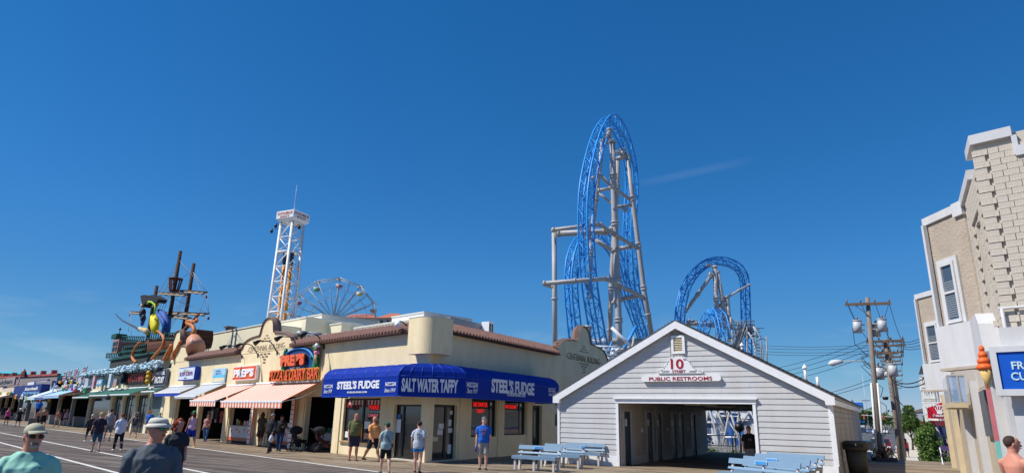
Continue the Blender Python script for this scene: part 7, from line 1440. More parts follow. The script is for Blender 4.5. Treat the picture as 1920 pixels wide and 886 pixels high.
# weathered railing and driftwood planter at the deck end
t = thing('deck_railing', 'weathered white slatted railing at the end of the deck beside the poles', 'railing', FR.w(7.95, 15.3), FR.rz)
for k in range(12): mb = MB(); mb.box(-.04, .04, .42 * k, .42 * k + .09, -.6, .95); mb.build('slat', mat('weathered_white', (196, 190, 178), .9, var=.15), t)
for z_ in (.1, .88): mb = MB(); mb.box(-.07, .07, -.05, 4.8, z_, z_ + .09); mb.build('rail', mat('weathered_white', (196, 190, 178), .9), t)
p = G(1659, 864); t = thing('driftwood_planter', 'heap of driftwood and dried plants at the foot of the tall pole', 'planter', (p.x, p.y, 0), 0); rk = random.Random(3)
for k in range(16): a_ = rk.uniform(0, 6.28); mb = MB(); mb.tube([(rk.uniform(-.3,.3), rk.uniform(-.2,.2), 0), (math.cos(a_)*.4, math.sin(a_)*.3, rk.uniform(.2,.7)), (math.cos(a_)*.6, math.sin(a_)*.4, rk.uniform(.1,.6))], [.05,.04,.02], 6); mb.build('driftwood', rk.choice((mat('driftwood', (130, 100, 70), .9), mat('dry_plant', (150, 140, 80), .9), mat('bark', (92, 76, 62), .9))), t)
mb = MB(); mb.box(-.5, .5, -.25, .25, 0, .18); mb.build('trough', mat('trough_purple', (60, 54, 70), .8), t)
p = FR.w(7.9, 16.4, 0); t = thing('scooter', 'red and black scooter parked behind the bin by the railing', 'scooter', FR.w(7.55, 16.6, -1.19), FR.rz)
for y in (-.6, .6): mb = MB(); mb.tube([(-.06, y, .28), (.06, y, .28)], .28, 14); mb.build('wheel', mat('tyre', (24, 24, 26), .9), t)
mb = MB(); mb.tube([(0,-.5,.4),(0,-.1,.35),(0,.2,.7),(0,.8,.8)], [(.14,.1),(.16,.1),(.18,.15),(.12,.12)], 8); mb.build('body', mat('scooter_red', (170, 30, 40), .3), t); mb = MB(); mb.tube([(0,-.6,.3),(0,-.45,1.05)], .05, 7); mb.tube([(-.3,-.42,1.08),(.3,-.42,1.08)], .03, 6); mb.build('handlebar', BLACK, t); mb = MB(); mb.tube([(0,-.1,.82),(0,.6,.9)], [(.14,.06),(.14,.06)], 8); mb.build('saddle', BLACK, t)
# ------------------------------------------------------------------ bin, benches, strollers
p = G(1611, 893); t = thing('litter_bin', 'large dark brown domed litter bin beside the restroom house', 'litter bin', (p.x, p.y, 0), FR.rz); BIN = mat('bin_brown', (62, 60, 52), .6, var=.12, scale=3)
bs = 1.0
mb = MB(); mb.tube([(0,0,0),(0,0,.86)], [.28,.34], 26); mb.build('barrel', BIN, t)
mb = MB(); wall = []; 
mb.tube([(0,0,.86),(0,0,.90),(0,0,.96),(0,0,1.10),(0,0,1.14),(0,0,1.16)], [.38,.405,.41,.41,.36,.30], 28); mb.build('hood', BIN, t)
mb = MB()
N_ = 9; vs = []
for k in range(N_ + 1):
    a_ = -PI/2 - .85 + 1.5 * k / N_; vs += [(.418*math.cos(a_), .418*math.sin(a_), .95), (.418*math.cos(a_), .418*math.sin(a_), 1.07)]
mb.add(vs, [(2*k, 2*k+2, 2*k+3, 2*k+1) for k in range(N_)]); mb.build('flap_opening', BLACK, t)
mb = MB(); mb.tube([(.03,-.43,1.02),(.03,-.44,1.07)], .018, 6); mb.build('knob', WHITE, t)
BS = mat('bench_blue', (112, 142, 168), .55, var=.06, scale=3, stretch=(1, 6, 6)); BL = mat('bench_leg_grey', (196, 192, 190), .7, var=.08)
def make_bench(lab, loc, rz, L=1.85, plaque=None):
    t = thing('bench', lab, 'bench', loc, rz, 'pale blue slatted benches')
    mb = MB(); mb.box(0, L, 0, .04, .36, .47); mb.build('seat_front_board', BS, t)
    for k in range(2): mb = MB(); mb.box(0, L, .05 + k * .16, .19 + k * .16, .43, .465); mb.build('seat_slat', BS, t)
    for z0, h, y in ((.53, .055, .395), (.66, .13, .44)):
        mb = MB(); q = [(0, y-.0, z0), (L, y-.0, z0), (L, y+.04, z0+h), (0, y+.04, z0+h), (0, y+.035, z0-.005), (L, y+.035, z0-.005), (L, y+.075, z0+h-.005), (0, y+.075, z0+h-.005)]
        mb.add(q, [(0,1,2,3),(7,6,5,4),(0,4,5,1),(3,2,6,7),(1,5,6,2),(4,0,3,7)]); mb.build('back_slat', BS, t)
    for k in range(3):
        x = .1 + (L - .2) * k / 2
        mb = MB(); mb.box(x - .035, x + .035, .05, .11, 0, .43); mb.build('front_leg', BL, t); mb = MB(); mb.bar((x, .34, 0), (x, .42, .45), .07); mb.bar((x, .42, .40), (x, .545, .755), .05); mb.build('back_leg', BL, t); mb = MB(); mb.box(x - .03, x + .03, .03, .40, .36, .425); mb.build('seat_support', BL, t)
    if plaque: mb = MB(); mb.box(L * plaque[0], L * plaque[1], .425, .438, .68, .775); o = mb.build('plaque', mat('plaque_white', (206, 222, 238), .4), t); mb = MB(); mb.box(L*plaque[0]+.015, L*plaque[1]-.015, .419, .424, .69, .765); mb.build('plaque_face', mat('plaque_blue', (70, 150, 214), .4, var=.2, scale=30), o)
    return t
a = G(961, 879); b = G(1043, 885); d = (b - a); Lb = d.length; rzb = math.atan2(d.y, d.x)
nrmv = Vector((-math.sin(rzb), math.cos(rzb), 0))
make_bench('nearest left pale blue bench with a white plaque near its middle', a - nrmv * .08, rzb, Lb, (.37, .56))
b2 = G(1089, 878.5); make_bench('second left pale blue bench, right behind the nearest one', b2 - d.normalized() * Lb - nrmv * .08, rzb, Lb, (.9, .98))
b3 = G(1127, 873); make_bench('third left pale blue bench, against the grey clapboard wall', b3 - d.normalized() * (Lb * 1.0) - nrmv * .08, rzb, Lb)
ba = []
def bpos(px, py, zt_=.78): return G(px, py, zt_)
for k, (xl, yl, xr, yr, lab, pq) in enumerate(((1368, 857.5, 1502, 868, 'nearest right pale blue bench in front of the passage, cut by the frame', (.40, .57)), (1395, 853.5, 1520, 863.5, 'second right pale blue bench with a blue plaque', (.38, .55)), (1417, 849, 1534, 858, 'third right pale blue bench in front of the grey wall', None), (1438, 846.5, 1546, 853.5, 'farthest right pale blue bench, nearest the grey wall', None))):
    a = bpos(xl, yl); b = bpos(xr, yr); a.z = b.z = 0; d = b - a; rzb = math.atan2(d.y, d.x); nv = Vector((-math.sin(rzb), math.cos(rzb), 0)); make_bench(lab, a - nv * .5, rzb, d.length, pq)
def stroller(lab, px, py, rz, col, s=1.0):
    p = G(px, py); t = thing('stroller', lab, 'stroller', (p.x, p.y, 0), rz, 'strollers parked by the low counter')
    for (x, y, r) in ((-.28, .3, .2), (.28, .3, .2), (0, -.5, .2)):
        mb = MB(); mb.tube([(x+.0, y + r*math.cos(a_*PI/8), r + r*math.sin(a_*PI/8)) for a_ in range(17)], .022, 6); w_ = mb.build('wheel', mat('tyre', (24, 24, 26), .9), t); mb = MB()
        for a_ in range(4): mb.tube([(x, y - r*.9*math.cos(a_*PI/4), r - r*.9*math.sin(a_*PI/4)), (x, y + r*.9*math.cos(a_*PI/4), r + r*.9*math.sin(a_*PI/4))], .008, 4)
        mb.build('spoke', mat('rim', (150, 152, 156), .3, .6), w_)
    mb = MB()
    for x in (-.24, .24): mb.tube([(x*.2, -.5, .2), (x, -.05, .5), (x, .35, .8), (x, .55, 1.02)], .02, 6); mb.tube([(x, .3, .2), (x, .05, .55)], .02, 6)
    mb.tube([(-.24, .55, 1.02), (.24, .55, 1.02)], .022, 6); mb.build('frame', BLACK, t)
    mb = MB(); mb.tube([(0, -.3, .45), (0, 0, .42), (0, .2, .55), (0, .34, .85)], [(.2,.06), (.24,.1), (.24,.1), (.22,.06)], 10); mb.build('seat', colmat(col, .9), t)
    mb = MB(); mb.ell((0, .18, .92), (.26, .3, .2), 12, 8); mb.build('canopy', colmat((28, 28, 34), .9), t); mb = MB(); mb.box(-.2, .2, -.05, .35, .2, .4); mb.build('basket', colmat((40, 40, 50), .9), t)
stroller('black jogging stroller with a white strap beside the tall menu board', 559, 845, 2.2, (36, 34, 44)); stroller('black stroller with red trim in front of the dark opening', 603, 847, 2.0, (70, 26, 34))
for (x, y, z, s_, c_, lab) in ((-7.35, .55, .0, (.45, .3, .78), (30, 30, 34), 'black cabinet with a lilac tray beside the right stroller'),):
    t = thing('service_cart', lab, 'cart', FF.w(x, y), FF.rz); mb = MB(); mb.box(-.45, .45, 0, .4, 0, .72); mb.build('cabinet', BLACK, t); mb = MB(); mb.box(-.48, .48, -.05, .42, .78, .95); mb.build('tray', mat('tray_lilac', (176, 166, 206), .5), t)
# ------------------------------------------------------------------ people
RQ = []      # bodies and clothes are fused by voxel remesh in one pass at the end
SKIN = {'pale': (214, 168, 146), 'tan': (192, 138, 108), 'red': (206, 140, 118), 'dark': (130, 88, 68)}
def skin(k): return mat('skin_' + k, SKIN[k], .55, var=.06, scale=8, spec=.35)
HEADR = [(1.525, .034, .034, .048), (1.535, .050, .052, .040), (1.56, .063, .070, .022), (1.60, .074, .086, .008), (1.64, .079, .096, 0), (1.68, .080, .098, -.004), (1.715, .070, .086, -.006), (1.74, .048, .058, -.008), (1.752, .018, .022, -.008)]
def person(lab, px, py, top_py=None, face=180, dist=None, ht=None, fat=.3, sex='m', sk='pale', hair=('short', (80, 56, 40)), top=('tee', (90, 90, 90)), bot=('shorts', (40, 40, 60)), shoe=(40, 40, 44), stride=.25, turn=0, arms=((.15, .12, .3), (-.15, .12, .3)), hat=None, glasses=None, beard=None, bag=None, vox=.02, feetz=0., group='people walking on the boardwalk', logo=None, held=None):
    if dist: d = ray(px, top_py); q = Vector((0, 0, CAMH)) + d * (dist / d.y); X, Y = q.x, q.y; ht = ht or (q.z - feetz)
    else:
        g = G(px, py, feetz); X, Y = g.x, g.y
        if ht is None: ht = zat(X, Y, top_py) - feetz
    hatadd = .03 if hat else 0
    s = ht / (1.735 + hatadd); root = thing('person', lab, 'person', (X, Y, feetz), math.radians(face) + math.atan2(-X, Y), group)
    fem = sex == 'f'; shw = .165 if fem else .19; hipw = .165 if fem else .155; wst = .125 if fem else .14
    # skeleton
    ph = stride; legs = []
    for sx_, sw in ((-1, ph), (1, -ph)):
        hp = Vector((sx_ * .09, 0, .90)); kb = .12 if sw > 0 else .55 * abs(sw) + .05
        th = sw * .9 + .04; kn = hp + Vector((sx_ * .012, math.sin(th) * .41, -math.cos(th) * .41)); sh = th - kb
        an = kn + Vector((0, math.sin(sh) * .41, -math.cos(sh) * .41)); legs.append((hp, kn, an, sh))
    dz = min(l[2].z for l in legs) - .075; dz = -dz
    def U(v): v = Vector(v); return Vector((v.x, v.y, v.z + dz)) * s
    def R(r): return (r[0] * s, r[1] * s) if isinstance(r, tuple) else r * s
    armj = []
    for (sx_, (fw, outw, bend)) in ((-1, arms[0]), (1, arms[1])):
        sp = Vector((sx_ * shw, -.01, 1.375)); d = Vector((sx_ * math.sin(outw), math.sin(fw) * math.cos(outw), -math.cos(fw) * math.cos(outw))); el = sp + d * .285
        f2 = fw + bend; d2 = Vector((sx_ * math.sin(outw) * (.3 if bend < 1 else -1.2), math.sin(f2), -math.cos(f2))).normalized(); wr = el + d2 * .25; armj.append((sp, el, wr, d2))
    ca, sa = math.cos(math.radians(turn)), math.sin(math.radians(turn))
    def H(x, y, z): y += .012; z -= .022; return U((x * ca - y * sa, x * sa + y * ca, z))
    def MBq(): return MB()
    b = MBq(); f = fat
    torso = [(.83, .09, .08, 0), (.90, hipw, .115 + .02*f, -.005), (.98, hipw + .015*f, .118 + .05*f, .02*f), (1.08, wst + .05*f, .10 + .09*f, .045*f), (1.20, .14 + .045*f, .105 + .07*f, .035*f), (1.31, .165 + .02*f, .115 + .03*f, .012*f + (.012 if fem else 0)), (1.375, shw - .02, .10, 0), (1.415, shw - .05, .085, -.003), (1.45, .105, .074, -.005), (1.482, .066, .064, -.005)]
    def loft(levels, grow=0, z0=None, z1=None, gx=1.0):
        P_, R_ = [], []
        for (z, rx, ry, yo) in levels:
            if z0 is not None and z < z0: continue
            if z1 is not None and z > z1: continue
            P_.append(U((0, yo, z))); R_.append(((rx * gx + grow) * s, (ry + grow) * s))
        return P_, R_
    P_, R_ = loft(torso); b.tube(P_, R_, 16, ref=Vector((1, 0, 0)))
    b.tube([U((0, -.01, 1.44)), U((0, .0, 1.50)), H(0, -.01, 1.56)], [R((.068 + .012*f, .064 + .01*f)), R((.060 + .012*f, .062 + .012*f)), R((.060 + .008*f, .062 + .008*f))], 12, ref=Vector((1, 0, 0)))
    hr = Vector((ca, sa, 0)); b.tube([H(0, yo - .0, z) for z, rx, ry, yo in HEADR], [R((rx, ry)) for z, rx, ry, yo in HEADR], 16, ref=hr)
    if vox < .03:
        b.tube([H(0, .088, 1.66), H(0, .104, 1.632), H(0, .112, 1.613), H(0, .09, 1.605)], [R(.010), R(.014), R(.018), R(.012)], 7)
        for sx_ in (-1, 1): b.ell(H(sx_ * .079, -.004, 1.635), (.014*s, .022*s, .033*s), 8, 6)
        b.ell(H(0, .085, 1.675), (.045*s, .025*s, .012*s), 8, 6)
    for (hp, kn, an, sh), sx_ in zip(legs, (-1, 1)):
        cf = an.lerp(kn, .68) + Vector((0, -.018, 0))
        b.tube([U(hp + Vector((0, 0, .02))), U(hp.lerp(kn, .35)), U(kn.lerp(hp, .12)), U(kn), U(cf), U(an.lerp(kn, .2)), U(an)], [R((.088 + .02*f, .095 + .02*f)), R((.082 + .02*f, .085 + .02*f)), R(.062 + .008*f), R(.056 + .006*f), R(.056 + .01*f), R(.040), R(.037)], 12, ref=Vector((1, 0, 0)))
        b.tube([U(an + Vector((0, -.05, -.045))), U(an + Vector((sx_*.01, .06, -.045))), U(an + Vector((sx_*.02, .16, -.055)))], [R((.034, .03)), R((.042, .028)), R((.036, .016))], 9, ref=Vector((1, 0, 0)))
    fing = MB()
    for (sp, el, wr, d2), sx_ in zip(armj, (-1, 1)):
        m_ = 1.0 if not fem else .85
        b.tube([U(sp + Vector((-sx_*.05, 0, .012))), U(sp.lerp(el, .08)), U(sp.lerp(el, .35)), U(el), U(el.lerp(wr, .3)), U(wr)], [R(.036*m_), R((.054 + .012*f)*m_), R((.048 + .012*f)*m_), R(.038*m_), R(.040*m_), R(.025*m_)], 11)
        side = Vector((0, 1, 0)) - d2 * d2.y; side = side.normalized() if side.length > .1 else Vector((0, 0, 1)); nrm_ = d2.cross(side)
        b.tube([U(wr - d2*.01), U(wr + d2*.04), U(wr + d2*.085)], [R((.024, .018)), R((.038, .016)), R((.038, .014))], 9, ref=side)
        for k in range(4):
            o_ = side * (.028 - .019 * k); L_ = (.068, .078, .072, .055)[k]; k0 = wr + d2*.075 + o_; c1 = k0 + d2*L_*.55 + nrm_*(-sx_*.0); c2 = c1 + (d2*.7 - nrm_*sx_*.55*(1)).normalized()*L_*.5
            fing.tube([U(k0), U(c1), U(c2)], [R(.0095), R(.0085), R(.007)], 6)
        t0 = wr + d2*.03 + side*.025; fing.tube([U(t0), U(t0 + d2*.03 + side*.03), U(t0 + d2*.065 + side*.035)], [R(.012), R(.010), R(.008)], 6)
    def q(mb, name, m_, par=root, v=vox, extra=None, fold=0): o = mb.build(name, m_, par); RQ.append((o, max(v * s, .006), extra, fold)); return o
    q(b, 'body', skin(sk), extra=fing)
    # garments
    def sleeves(mb, t, gr, seg):
        for (sp, el, wr, d2), sx_ in zip(armj, (-1, 1)):
            P0 = [sp + Vector((-sx_*.07, 0, .012)), sp + Vector((-sx_*.02, 0, .004)), sp.lerp(el, .18), sp.lerp(el, .5)]; R0 = [.038 + gr, .060 + gr, .066 + gr + .012*f, .058 + gr + .012*f]
            if t == 'short': P0 += [sp.lerp(el, .72)]; R0 += [.058 + gr + .01*f]
            if t == 'long': P0 += [el, el.lerp(wr, .3), wr.lerp(el, .04)]; R0 += [.043 + gr, .045 + gr, .032 + gr]
            mb.tube([U(p) for p in P0], [R(r) for r in R0], 12)
    kind, tc_ = top; TM = colmat(tc_, .85, .08, 'cloth', .0) if kind != 'none' else None
    if kind in ('tee', 'long', 'jacket', 'tank', 'dress'):
        g = MB(); gr = .014 + (.012 if kind == 'jacket' else 0) + (.004 if not fem else 0); lo = .86 if kind != 'tank' else .90
        lv = [l for l in torso if l[0] >= .89]; hem = torso[2] if not fem else torso[2]
        lv = [(lo, hipw + .012 + .02*f, .118 + .05*f, .03*f)] + [l if l[0] > 1.0 else (l[0], l[1] + .008, l[2] + .004, l[3]) for l in lv]
        if kind == 'tank': lv = [l if l[0] < 1.35 else (l[0], l[1] * .78, l[2], l[3]) for l in lv]
        if kind != 'tank': lv[-1] = (1.472, .074, .068, -.005)
        if kind == 'dress': lv = [(.52, .25, .19, 0), (.70, .21, .16, 0), (.86, .185, .14, 0)] + lv[1:]
        P_ = [U((0, l[3], l[0])) for l in lv]; wx_ = (lambda l: l[1] * (1.10 if .9 < l[0] < 1.34 else 1.04) + .006) if kind in ('tee', 'long', 'jacket') else (lambda l: l[1]); R_ = [((wx_(l) + gr) * s, (l[2] * (1.05 if l[0] < 1.34 else 1) + gr) * s) for l in lv]; g.tube(P_, R_, 18, ref=Vector((1, 0, 0)))
        if kind in ('tee', 'dress'): sleeves(g, 'short', .012, 0)
        if kind in ('long', 'jacket'): sleeves(g, 'long', .010 + (.01 if kind == 'jacket' else 0), 0)
        sh_ = q(g, {'tee': 'shirt', 'long': 'long_sleeved_shirt', 'jacket': 'jacket', 'tank': 'tank_top', 'dress': 'dress'}[kind], TM, fold=.011 if vox < .012 else .007)
    bk, bc = bot; BM_ = colmat(bc, .9, .10, 'cloth')
    g = MB(); P_ = [U((0, l[3]*.8, l[0])) for l in torso[:4]]; R_ = [((l[1] + .012) * s, (l[2] + .010) * s) for l in torso[:4]]
    if bk == 'skirt': P_ = [U((0, 0, .62)), U((0, 0, .78))] + P_[1:]; R_ = [R((.21, .17)), R((.19, .15))] + R_[1:]
    g.tube(P_[:4] if bk == 'skirt' else P_, R_[:4] if bk == 'skirt' else R_, 16, ref=Vector((1, 0, 0)))
    if bk != 'skirt':
        for (hp, kn, an, sh) in legs:
            gr = .012; P0 = [hp + Vector((0, 0, .02)), hp.lerp(kn, .35)]; R0 = [(.098 + .02*f), (.096 + .02*f)]
            if bk == 'short_shorts': P0 += [hp.lerp(kn, .45)]; R0 += [.098 + .02*f]
            if bk == 'shorts': P0 += [hp.lerp(kn, .7), hp.lerp(kn, .93)]; R0 += [.088 + .015*f, .088 + .012*f]
            if bk == 'capri': P0 += [kn, kn.lerp(an, .5)]; R0 += [.068, .064]
            if bk == 'trousers': P0 += [kn, kn.lerp(an, .4), an + Vector((0, 0, .0))]; R0 += [.072, .070, .058]
            g.tube([U(p) for p in P0], [R(r) for r in R0], 13)
    q(g, {'skirt': 'skirt', 'trousers': 'trousers', 'capri': 'capri_trousers'}.get(bk, 'shorts'), BM_, fold=.004)
    for (hp, kn, an, sh), sx_ in zip(legs, (-1, 1)):
        g = MB(); g.tube([U(an + Vector((0, -.075, -.05))), U(an + Vector((0, -.03, -.035))), U(an + Vector((sx_*.01, .07, -.045))), U(an + Vector((sx_*.015, .17, -.055)))], [R((.03, .025)), R((.043, .042)), R((.05, .036)), R((.036, .02))], 10, ref=Vector((1, 0, 0))); g.box(*[v for v in (0,0,0,0,0,0)]) if False else None
        g.build('shoe', colmat(shoe, .6, .05, 'shoe'), root)
    # hair, hats, faces
    hk, hc = hair
    if hk != 'bald':
        hm = colmat(hc, .8, .25, 'hair'); g = MB(); c_ = H(0, -.022, 1.672)
        g.ell(c_, (.086*s, .096*s, .094*s), 16, 10, .05)
        if hk == 'long': g.tube([H(0, -.04, 1.70), H(0, -.075, 1.62), H(0, -.085, 1.52), H(0, -.09, 1.42)], [R((.08, .06)), R((.092, .055)), R((.095, .045)), R((.06, .02))], 12, ref=hr); [g.ell(H(sx_*.08, -.01, 1.60), (.024*s, .05*s, .085*s), 9, 7, .08) for sx_ in (-1, 1)]
        if hk == 'curly': [g.ell(H(random.uniform(-.11, .11), random.uniform(-.12, .035), random.uniform(1.53, 1.76)), (.035*s, .035*s, .04*s), 7, 5, .12) for _ in range(40)]
        if hk == 'bun': g.ell(H(0, -.11, 1.68), (.04*s, .04*s, .04*s), 9, 7)
        if hk == 'pony': g.tube([H(0, -.10, 1.67), H(0, -.14, 1.62), H(0, -.12, 1.50)], [R(.03), R(.035), R(.01)], 8)
        g.build('hair', hm, root)
    if hat:
        htk, hcol = hat; hm = colmat(hcol, .85, .08, 'cloth')
        if htk == 'cap':
            g = MB(); g.ell(H(0, -.012, 1.70), (.090*s, .107*s, .078*s), 18, 10); cp_ = g.build('cap', hm, root)
            g = MB(); vs = []; N_ = 10
            for k in range(N_ + 1):
                a_ = PI * (.12 + .76 * k / N_); vs += [H(.088*math.cos(a_), .055 + .04*math.sin(a_), 1.705), H(.085*math.cos(a_), .075 + .115*math.sin(a_), 1.690 - .012*abs(math.cos(a_)))]
            n0 = len(vs); vs += [v - Vector((0, 0, .008*s)) for v in vs]; fs = [(2*k, 2*k+1, 2*k+3, 2*k+2) for k in range(N_)] + [(n0+2*k, n0+2*k+2, n0+2*k+3, n0+2*k+1) for k in range(N_)] + [(2*k+1, n0+2*k+1, n0+2*k+3, 2*k+3) for k in range(N_)]
            g.add(vs, fs, True); g.build('cap_peak', hm, root)
        if htk in ('bucket', 'sunhat'):
            g = MB(); br = .132 if htk == 'bucket' else .165
            g.tube([H(0, -.01, 1.765), H(0, -.01, 1.755), H(0, -.01, 1.735), H(0, -.005, 1.69)], [R((.04, .045)), R((.072, .085)), R((.086, .104)), R((.094, .115))], 24, ref=hr); g.tube([H(0, 0, 1.705), H(0, 0, 1.692), H(0, 0, 1.668)], [R((.095, .115)), R((br*.82, br*.95)), R((br, br*1.12))], 24, cap=False, ref=hr); hb_ = g.build('sun_hat', hm, root); hb_.modifiers.new('t', 'SOLIDIFY').thickness = .006
            if htk == 'bucket':
                for zb_, r_ in ((1.694, .097), (1.704, .095)): g = MB(); g.tube([H(0, -.004, zb_), H(0, -.004, zb_ + .005)], [R((r_, r_ + .021)), R((r_ - .001, r_ + .02))], 24, ref=hr); g.build('hat_band', colmat((40, 46, 70), .8), root)
    if glasses:
        gm = mat('lens_%s' % glasses, {'dark': (14, 14, 16), 'green': (20, 150, 110)}[glasses], .08, spec=1.0, metal=.3); g = MB()
        for sx_ in (-1, 1): g.tube([H(sx_*.036, .083, 1.648), H(sx_*.036, .098, 1.648)], [R((.030, .021)), R((.029, .020))], 14, ref=hr)
        o = g.build('sunglasses', gm, root); g = MB(); g.bar(H(-.02, .098, 1.655), H(.02, .098, 1.655), .006*s); [g.bar(H(sx_*.066, .088, 1.655), H(sx_*.081, -.01, 1.655), .006*s) for sx_ in (-1, 1)]; g.build('temple', BLACK, o)
    elif vox < .017:
        for sx_ in (-1, 1):
            g = MB(); g.ell(H(sx_*.031, .083, 1.648), (.012*s, .01*s, .007*s), 8, 6); e_ = g.build('eye', mat('eye_white', (220, 214, 206), .3), root); g = MB(); g.ell(H(sx_*.031, .091, 1.648), (.006*s, .004*s, .006*s), 8, 6); g.build('iris', BLACK, e_)
            g = MB(); g.bar(H(sx_*.016, .094, 1.666), H(sx_*.046, .086, 1.668), .005*s); g.build('eyebrow', colmat(hc if hk != 'bald' else (90, 80, 70), .8, .25, 'hair'), root)
    if vox < .022: g = MB(); g.ell(H(0, .092, 1.583), (.024*s, .012*s, .007*s), 9, 6); g.build('mouth', mat('lips', (160, 92, 84), .5), root)
    if beard:
        g = MB(); g.ell(H(0, .066, 1.553), (.033*s, .030*s, .026*s), 12, 8, .04); g.ell(H(0, .092, 1.598), (.032*s, .014*s, .008*s), 9, 6, .04)
        if beard[0] == 'full': g.ell(H(0, .05, 1.575), (.062*s, .055*s, .045*s), 12, 8, .05)
        else: [g.ell(H(sx_*.030, .088, 1.58), (.008*s, .012*s, .022*s), 8, 6, .04) for sx_ in (-1, 1)]
        g.build('beard', colmat(beard[1], .9, .1, 'hair'), root)
    if bag == 'crossbody':
        g = MB(); P0 = [(-.15, .02, 1.43), (-.06, -.115, 1.33), (.06, -.145, 1.15), (.17, -.06, .98)]; g.tube([U(p) for p in P0], R(.012), 5); bo = g.build('bag_strap', colmat((70, 66, 60)), root); g = MB(); g.tube([U((.19, -.03, .88)), U((.19, -.03, .98)), U((.19, -.03, 1.02))], [R((.03, .08)), R((.04, .10)), R((.02, .09))], 8, ref=Vector((1, 0, 0))); g.build('bag', colmat((70, 66, 60)), root)
    if bag == 'plastic' or bag == 'tote':
        sp, el, wr, d2 = armj[0]; c_ = wr + d2*.1; col_ = (196, 200, 210) if bag == 'plastic' else (120, 96, 80); g = MB(); g.tube([U(c_), U(c_ + Vector((0, 0, -.12))), U(c_ + Vector((0, 0, -.26))), U(c_ + Vector((0, 0, -.34)))], [R((.02, .02)), R((.08, .10)), R((.11, .14)), R((.06, .09))], 10, ref=Vector((1, 0, 0)))
        o = g.build('carried_bag', colmat(col_, .4)); o.location = root.location; o.rotation_euler = root.rotation_euler; tag(o, 'pale plastic carrier bag held by the bearded man in the black jacket' if bag == 'plastic' else 'small brown bag held by the woman behind the bearded man', 'bag')
    if bag == 'backpack': g = MB(); g.tube([U((0, -.16, .98)), U((0, -.20, 1.1)), U((0, -.19, 1.28)), U((0, -.14, 1.38))], [R((.12, .05)), R((.15, .09)), R((.14, .08)), R((.08, .04))], 10, ref=Vector((1, 0, 0))); g.build('backpack', colmat((60, 66, 80), .8), root)
    if held:
        sp, el, wr, d2 = armj[held[0]]; c_ = wr + d2*.09; g = MB(); g.tube([U(c_ + Vector((0, 0, .07))), U(c_ + Vector((0, 0, -.16)))], [R(.032), R(.036)], 12); o = g.build('bottle', colmat(held[1], .4)); o.location = root.location; o.rotation_euler = root.rotation_euler; tag(o, held[2], 'bottle')
    if logo:
        for (tx, x0, x1, z0, z1, yo, c2) in logo:
            M_ = Matrix.Rotation(PI, 4, 'Z') @ Matrix.Scale(s, 4) @ Matrix.Translation((0, 0, dz)) if yo > 0 else Matrix.Scale(s, 4) @ Matrix.Translation((0, 0, dz))
            text(tx, x0, x1, z0, z1, -abs(yo), colmat(c2, .7), root, 'shirt_print', fat=.02, depth=.012, M=M_)
    return root
PG = 'people walking on the boardwalk'
# two men close to the camera
person('man in mint green T-shirt, sand cap and dark sunglasses at the lower left', 71, 0, 777, face=183, dist=6.2, ht=1.60, fat=.75, sk='red', hair=('bald', (0,0,0)), top=('tee', (150, 206, 186)), bot=('shorts', (120, 110, 90)), hat=('cap', (182, 178, 152)), glasses='dark', beard=('goatee', (176, 166, 158)), vox=.009, stride=.2, turn=14, arms=((.1, .30, .3), (.15, .24, .2)), logo=[('Reyn', .03, .11, 1.315, 1.34, .155, (40, 80, 90))])
person('man in grey long sleeved shirt, striped bucket hat and green mirror glasses', 301, 0, 765, face=188, dist=6.9, ht=1.675, fat=.55, sk='red', hair=('short', (170, 160, 150)), top=('long', (84, 92, 100)), bot=('shorts', (60, 64, 70)), hat=('bucket', (206, 202, 190)), glasses='green', vox=.009, stride=.2, turn=38, arms=((.35, .22, .35), (-.1, .12, .25)), logo=[])
person('woman with curly red hair in a black top behind the bucket hat man', 338, 0, 783, face=186, dist=13.2, ht=1.55, fat=.25, sex='f', sk='red', hair=('curly', (140, 60, 38)), top=('tee', (38, 42, 50)), bot=('shorts', (24, 24, 28)), vox=.013, stride=.2, turn=32, arms=((.2, .1, .4), (.0, .1, .3)))
# the corner group
person('man in olive green T-shirt and navy patterned shorts by the display window', 661, 863, 773, face=196, fat=.7, sk='red', hair=('short', (96, 66, 44)), top=('tee', (98, 104, 62)), bot=('shorts', (48, 46, 72)), shoe=(90, 50, 50), vox=.014, stride=.12, turn=18, arms=((.05, .14, .15), (.05, .14, .15)))
person('bald bearded man in orange T-shirt beside the display window', 697, 864, 777, face=222, fat=.8, sk='tan', hair=('bald', (0,0,0)), top=('tee', (240, 166, 100)), bot=('shorts', (28, 32, 48)), shoe=(60, 60, 60), vox=.014, stride=.42, turn=14, beard=('full', (120, 90, 70)), arms=((.5, .1, .9), (.2, .12, .4)))
person('woman in pale grey green T-shirt and green backwards cap seen from behind', 721, 886, 788, face=12, fat=.3, sex='f', sk='pale', hair=('short', (60, 44, 34)), top=('tee', (150, 172, 176)), bot=('shorts', (30, 32, 38)), shoe=(120, 110, 106), vox=.014, stride=.3, turn=20, hat=('cap', (30, 84, 70)), bag='crossbody', arms=((.25, .22, .3), (-.2, .24, .3)))
person('woman in light grey T-shirt and bright blue shorts facing the corner doors', 782, 885, 788, face=-12, fat=.45, sex='f', sk='pale', hair=('short', (50, 34, 30)), top=('tee', (182, 190, 204)), bot=('short_shorts', (20, 130, 210)), shoe=(110, 60, 60), vox=.014, stride=.14, turn=10, arms=((.2, .35, .4), (-.1, .2, .2)), logo=[('S 9\n 9 S', -.06, .06, 1.12, 1.36, -.135, (70, 80, 100))])
